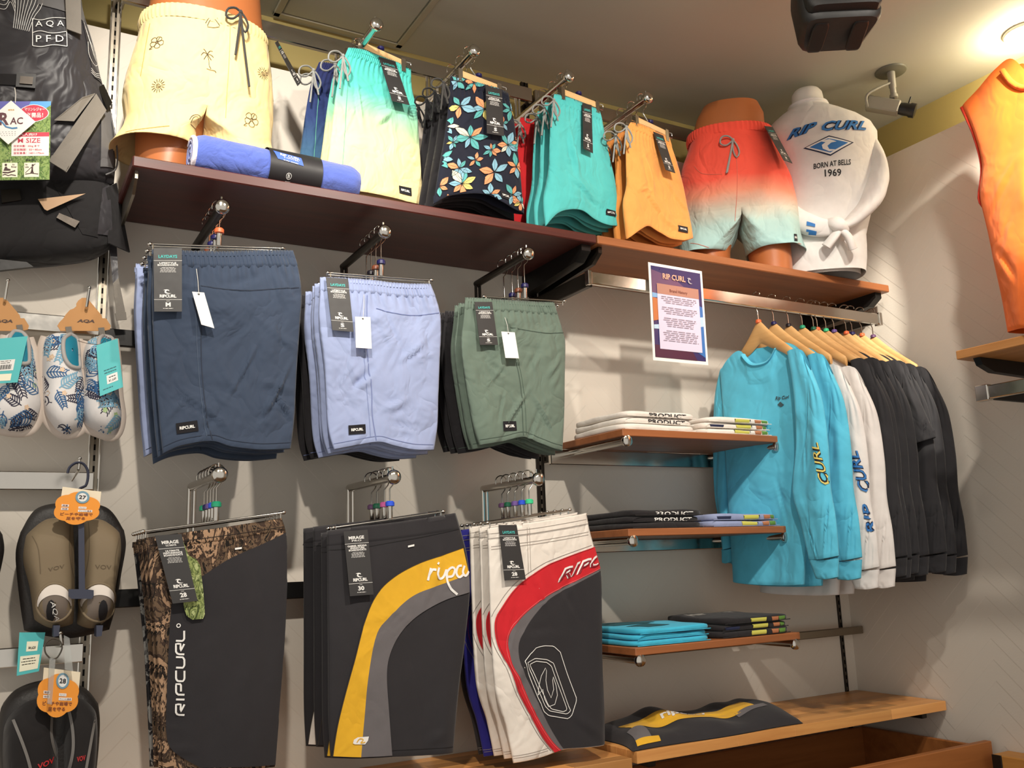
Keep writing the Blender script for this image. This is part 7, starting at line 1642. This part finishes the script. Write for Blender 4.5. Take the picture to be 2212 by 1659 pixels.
# orange sleeveless top on a bust
ORT = fabric('neon_orange_jersey', (255, 118, 34), crease=0.2, scale=6.0)
t = thing('sleeveless_top', 'bright orange sleeveless top on the right wall bay', 'top', (2.40, -1.05, 1.93))
RFs = Frame((2.40, -1.05), 0, 'y')
so = Sheet(RFs, [(2078, 232), (2120, 195), (2165, 152), (2200, 132), (2245, 170), (2320, 190), (2420, 180), (2500, 240)], [(2500, 240), (2480, 420), (2470, 580), (2480, 720)], [(2180, 718), (2280, 712), (2380, 712), (2480, 720)], [(2078, 232), (2104, 290), (2122, 360), (2118, 430), (2140, 520), (2162, 620), (2180, 718)], 0.16, 90, 0.06, 8, 0.012, 2.2, 0.0, 0.010)
mb = so.body(0, 1, nu=70, nv=60); obj('body', mb, ORT, t, 179); ob = mb.bvh()
obj('collar', MB().tube([Vector(v) for v in smooth_line([tuple(p) for p in wq(RFs, [(2165, 152), (2185, 178), (2212, 190), (2250, 180)], 0.035)], 20)], 0.008, 8), ORT, t, 60)
obj('armhole_trim', MB().tube([Vector(v) for v in smooth_line([tuple(p) for p in wq(RFs, [(2078, 232), (2104, 290), (2122, 360), (2116, 425), (2124, 445)], 0.0)], 24)], 0.006, 8), fabric('red_trim', (196, 50, 26)), t, 60)
bm = thing('torso_form', 'pale torso form inside the orange sleeveless top', 'mannequin', (2.42, -1.2, 1.93))
obj('torso', MB().grid([ell(Frame((2.42, -1.26), 0, 'y'), (0, 0), rx, ry, z, 32) for rx, ry, z in ((0.12, 0.05, 1.935), (0.13, 0.05, 2.2), (0.15, 0.05, 2.45), (0.12, 0.04, 2.56), (0.05, 0.03, 2.60))][::-1], wrap=True), WP, bm, 179)
# ceiling downlight at the right edge
t = thing('downlight', 'round ceiling downlight glowing at the right picture edge', 'lamp', (2.736, -0.85, 2.98), None)
obj('trim_ring', MB().lathe([(0.046, 0), (0.062, 0), (0.064, -0.004), (0.060, -0.010), (0.046, -0.008)], (2.765, -0.845, 2.98), (0, 0, 1), 28), plain('lamp_trim_white', (230, 226, 214), 0.5), t, 60)
obj('lens', MB().lathe([(0.002, -0.004), (0.044, -0.004), (0.045, -0.001), (0.002, -0.001)], (2.765, -0.845, 2.98), (0, 0, 1), 24), plain('lamp_lens', (255, 240, 210), 0.5, emit=6.0), t, 60)

dl = bpy.data.lights.new('downlight_bulb', 'POINT'); dl.energy = 7; dl.shadow_soft_size = 0.03; dl.color = (1.0, 0.86, 0.62)
do = bpy.data.objects.new('downlight_bulb', dl); C.objects.link(do); do.location = (2.765, -0.845, 2.93)

# ================================================================== loudspeaker and camera on the ceiling
SPK = plain('speaker_black', (18, 16, 15), 0.6, bump=0.05)
ang = R(-22)
t = thing('loudspeaker', 'black loudspeaker hanging from the ceiling at the top edge', 'loudspeaker', (1.83, -0.87, 2.66))
SFm = Matrix.Translation((1.855, -0.86, 2.80)) @ Matrix.Rotation(R(-32), 4, 'Z') @ Matrix.Rotation(R(-16), 4, 'X')
def rbox(hx_, hy_, hz_, c, r_, taper=0.0):
    mb = MB(); rows = []; n = 48
    for (z, k_) in ((-hz_, 0.86), (-hz_ + r_ * 0.3, 0.95), (-hz_ + r_, 1.0), (hz_ - r_, 1.0), (hz_ - r_ * 0.3, 0.95), (hz_, 0.86)):
        row = []
        for i in range(n):
            a = 2 * math.pi * i / n; ca, sa = math.cos(a), math.sin(a); s_ = 1 / (abs(ca) ** 6 + abs(sa) ** 6) ** (1 / 6)
            tz = 1 - taper * (sa * s_ * 0.5 + 0.5); row.append(SFm @ (Vector(c) + Vector((hx_ * ca * s_ * (k_ if True else 1) * tz, hy_ * sa * s_ * k_, z * tz))))
        rows.append(row)
    mb.grid(rows[::-1], wrap=True); m0 = 0; mb.f.append(list(range(n))[::-1]); mb.m.append(0); mb.f.append([5 * n + i for i in range(n)]); mb.m.append(0); return mb
obj('cabinet', rbox(0.108, 0.078, 0.10, (0, 0.02, 0), 0.03, 0.25), SPK, t, 50)
obj('grille', rbox(0.094, 0.02, 0.086, (0, -0.062, 0.0), 0.02), plain('speaker_grille', (22, 20, 19), 0.7, bump=0.3, bscale=400), t, 50)
for s_ in (-1, 1): obj('base_rib', rbox(0.020, 0.05, 0.005, (s_ * 0.05, 0.02, -0.094), 0.003), SPK, t, 50)
obj('mount_arm', MB().tube([SFm @ Vector((0, 0.09, 0.05)), SFm @ Vector((0, 0.13, 0.11)), Vector((1.95, -0.72, 2.98))], 0.012, 10), SPK, t, 60)
CCW = plain('camera_grey', (150, 146, 134), 0.5); CCB = plain('camera_black', (24, 22, 22), 0.4)
t = thing('security_camera', 'grey and black security camera on a ceiling stem', 'camera', (2.58, -0.49, 2.98))
cp = Vector((2.58, -0.49, 2.98))
obj('ceiling_plate', MB().lathe([(0.010, -0.006), (0.048, -0.006), (0.051, -0.003), (0.051, 0.0), (0.01, 0.0)], cp, (0, 0, 1), 28), plain('camera_plate', (104, 104, 92), 0.5), t, 50)
obj('stem', MB().tube([cp + Vector((0, 0, -0.004)), cp + Vector((0, 0, -0.060)), cp + Vector((0, 0, -0.062)), cp + Vector((0, 0, -0.098))], [0.013, 0.012, 0.010, 0.010], 14), CCW, t, 50)
obj('stem_collar', MB().lathe([(0.011, 0), (0.0135, 0.002), (0.0135, 0.012), (0.011, 0.014)], cp + Vector((0, 0, -0.10)), (0, 0, 1), 14), CCW, t, 50)
dv_ = Vector((0.42, -0.55, -0.30)).normalized(); hd = cp + Vector((-0.012, 0.012, -0.128))
M_ = dv_.to_track_quat('Z', 'Y').to_matrix().to_4x4(); M_.translation = hd
bx = MB().bbox((-0.021, -0.022, -0.075), (0.021, 0.022, 0.032), 0.004); bx.v = [M_ @ v for v in bx.v]; obj('camera_body', bx, CCW, t, 40)
ln_ = MB().lathe([(0.012, 0.030), (0.019, 0.032), (0.021, 0.045), (0.021, 0.062), (0.024, 0.066), (0.024, 0.082), (0.015, 0.084)], (0, 0, 0), (0, 0, 1), 20); ln_.v = [M_ @ v for v in ln_.v]; obj('lens_barrel', ln_, CCB, t, 40)
obj('lens_knob', MB().tube([M_ @ Vector((0, 0.018, 0.055)), M_ @ Vector((0, 0.045, 0.055))], 0.003, 8), CCB, t, 50)
obj('ball_joint', MB().tube([cp + Vector((0, 0, -0.10)), M_ @ Vector((0, 0.022, -0.01))], 0.007, 10), CCB, t, 50)
obj('cable', MB().tube([Vector(v) for v in smooth_line([tuple(cp + Vector((-0.008, 0, -0.045))), tuple(cp + Vector((-0.05, 0.02, -0.065))), tuple(cp + Vector((-0.085, 0.04, -0.09))), tuple(cp + Vector((-0.075, 0.05, -0.12))), tuple(M_ @ Vector((0, 0, -0.075)))], 24)], 0.0045, 8), CCW, t, 60)
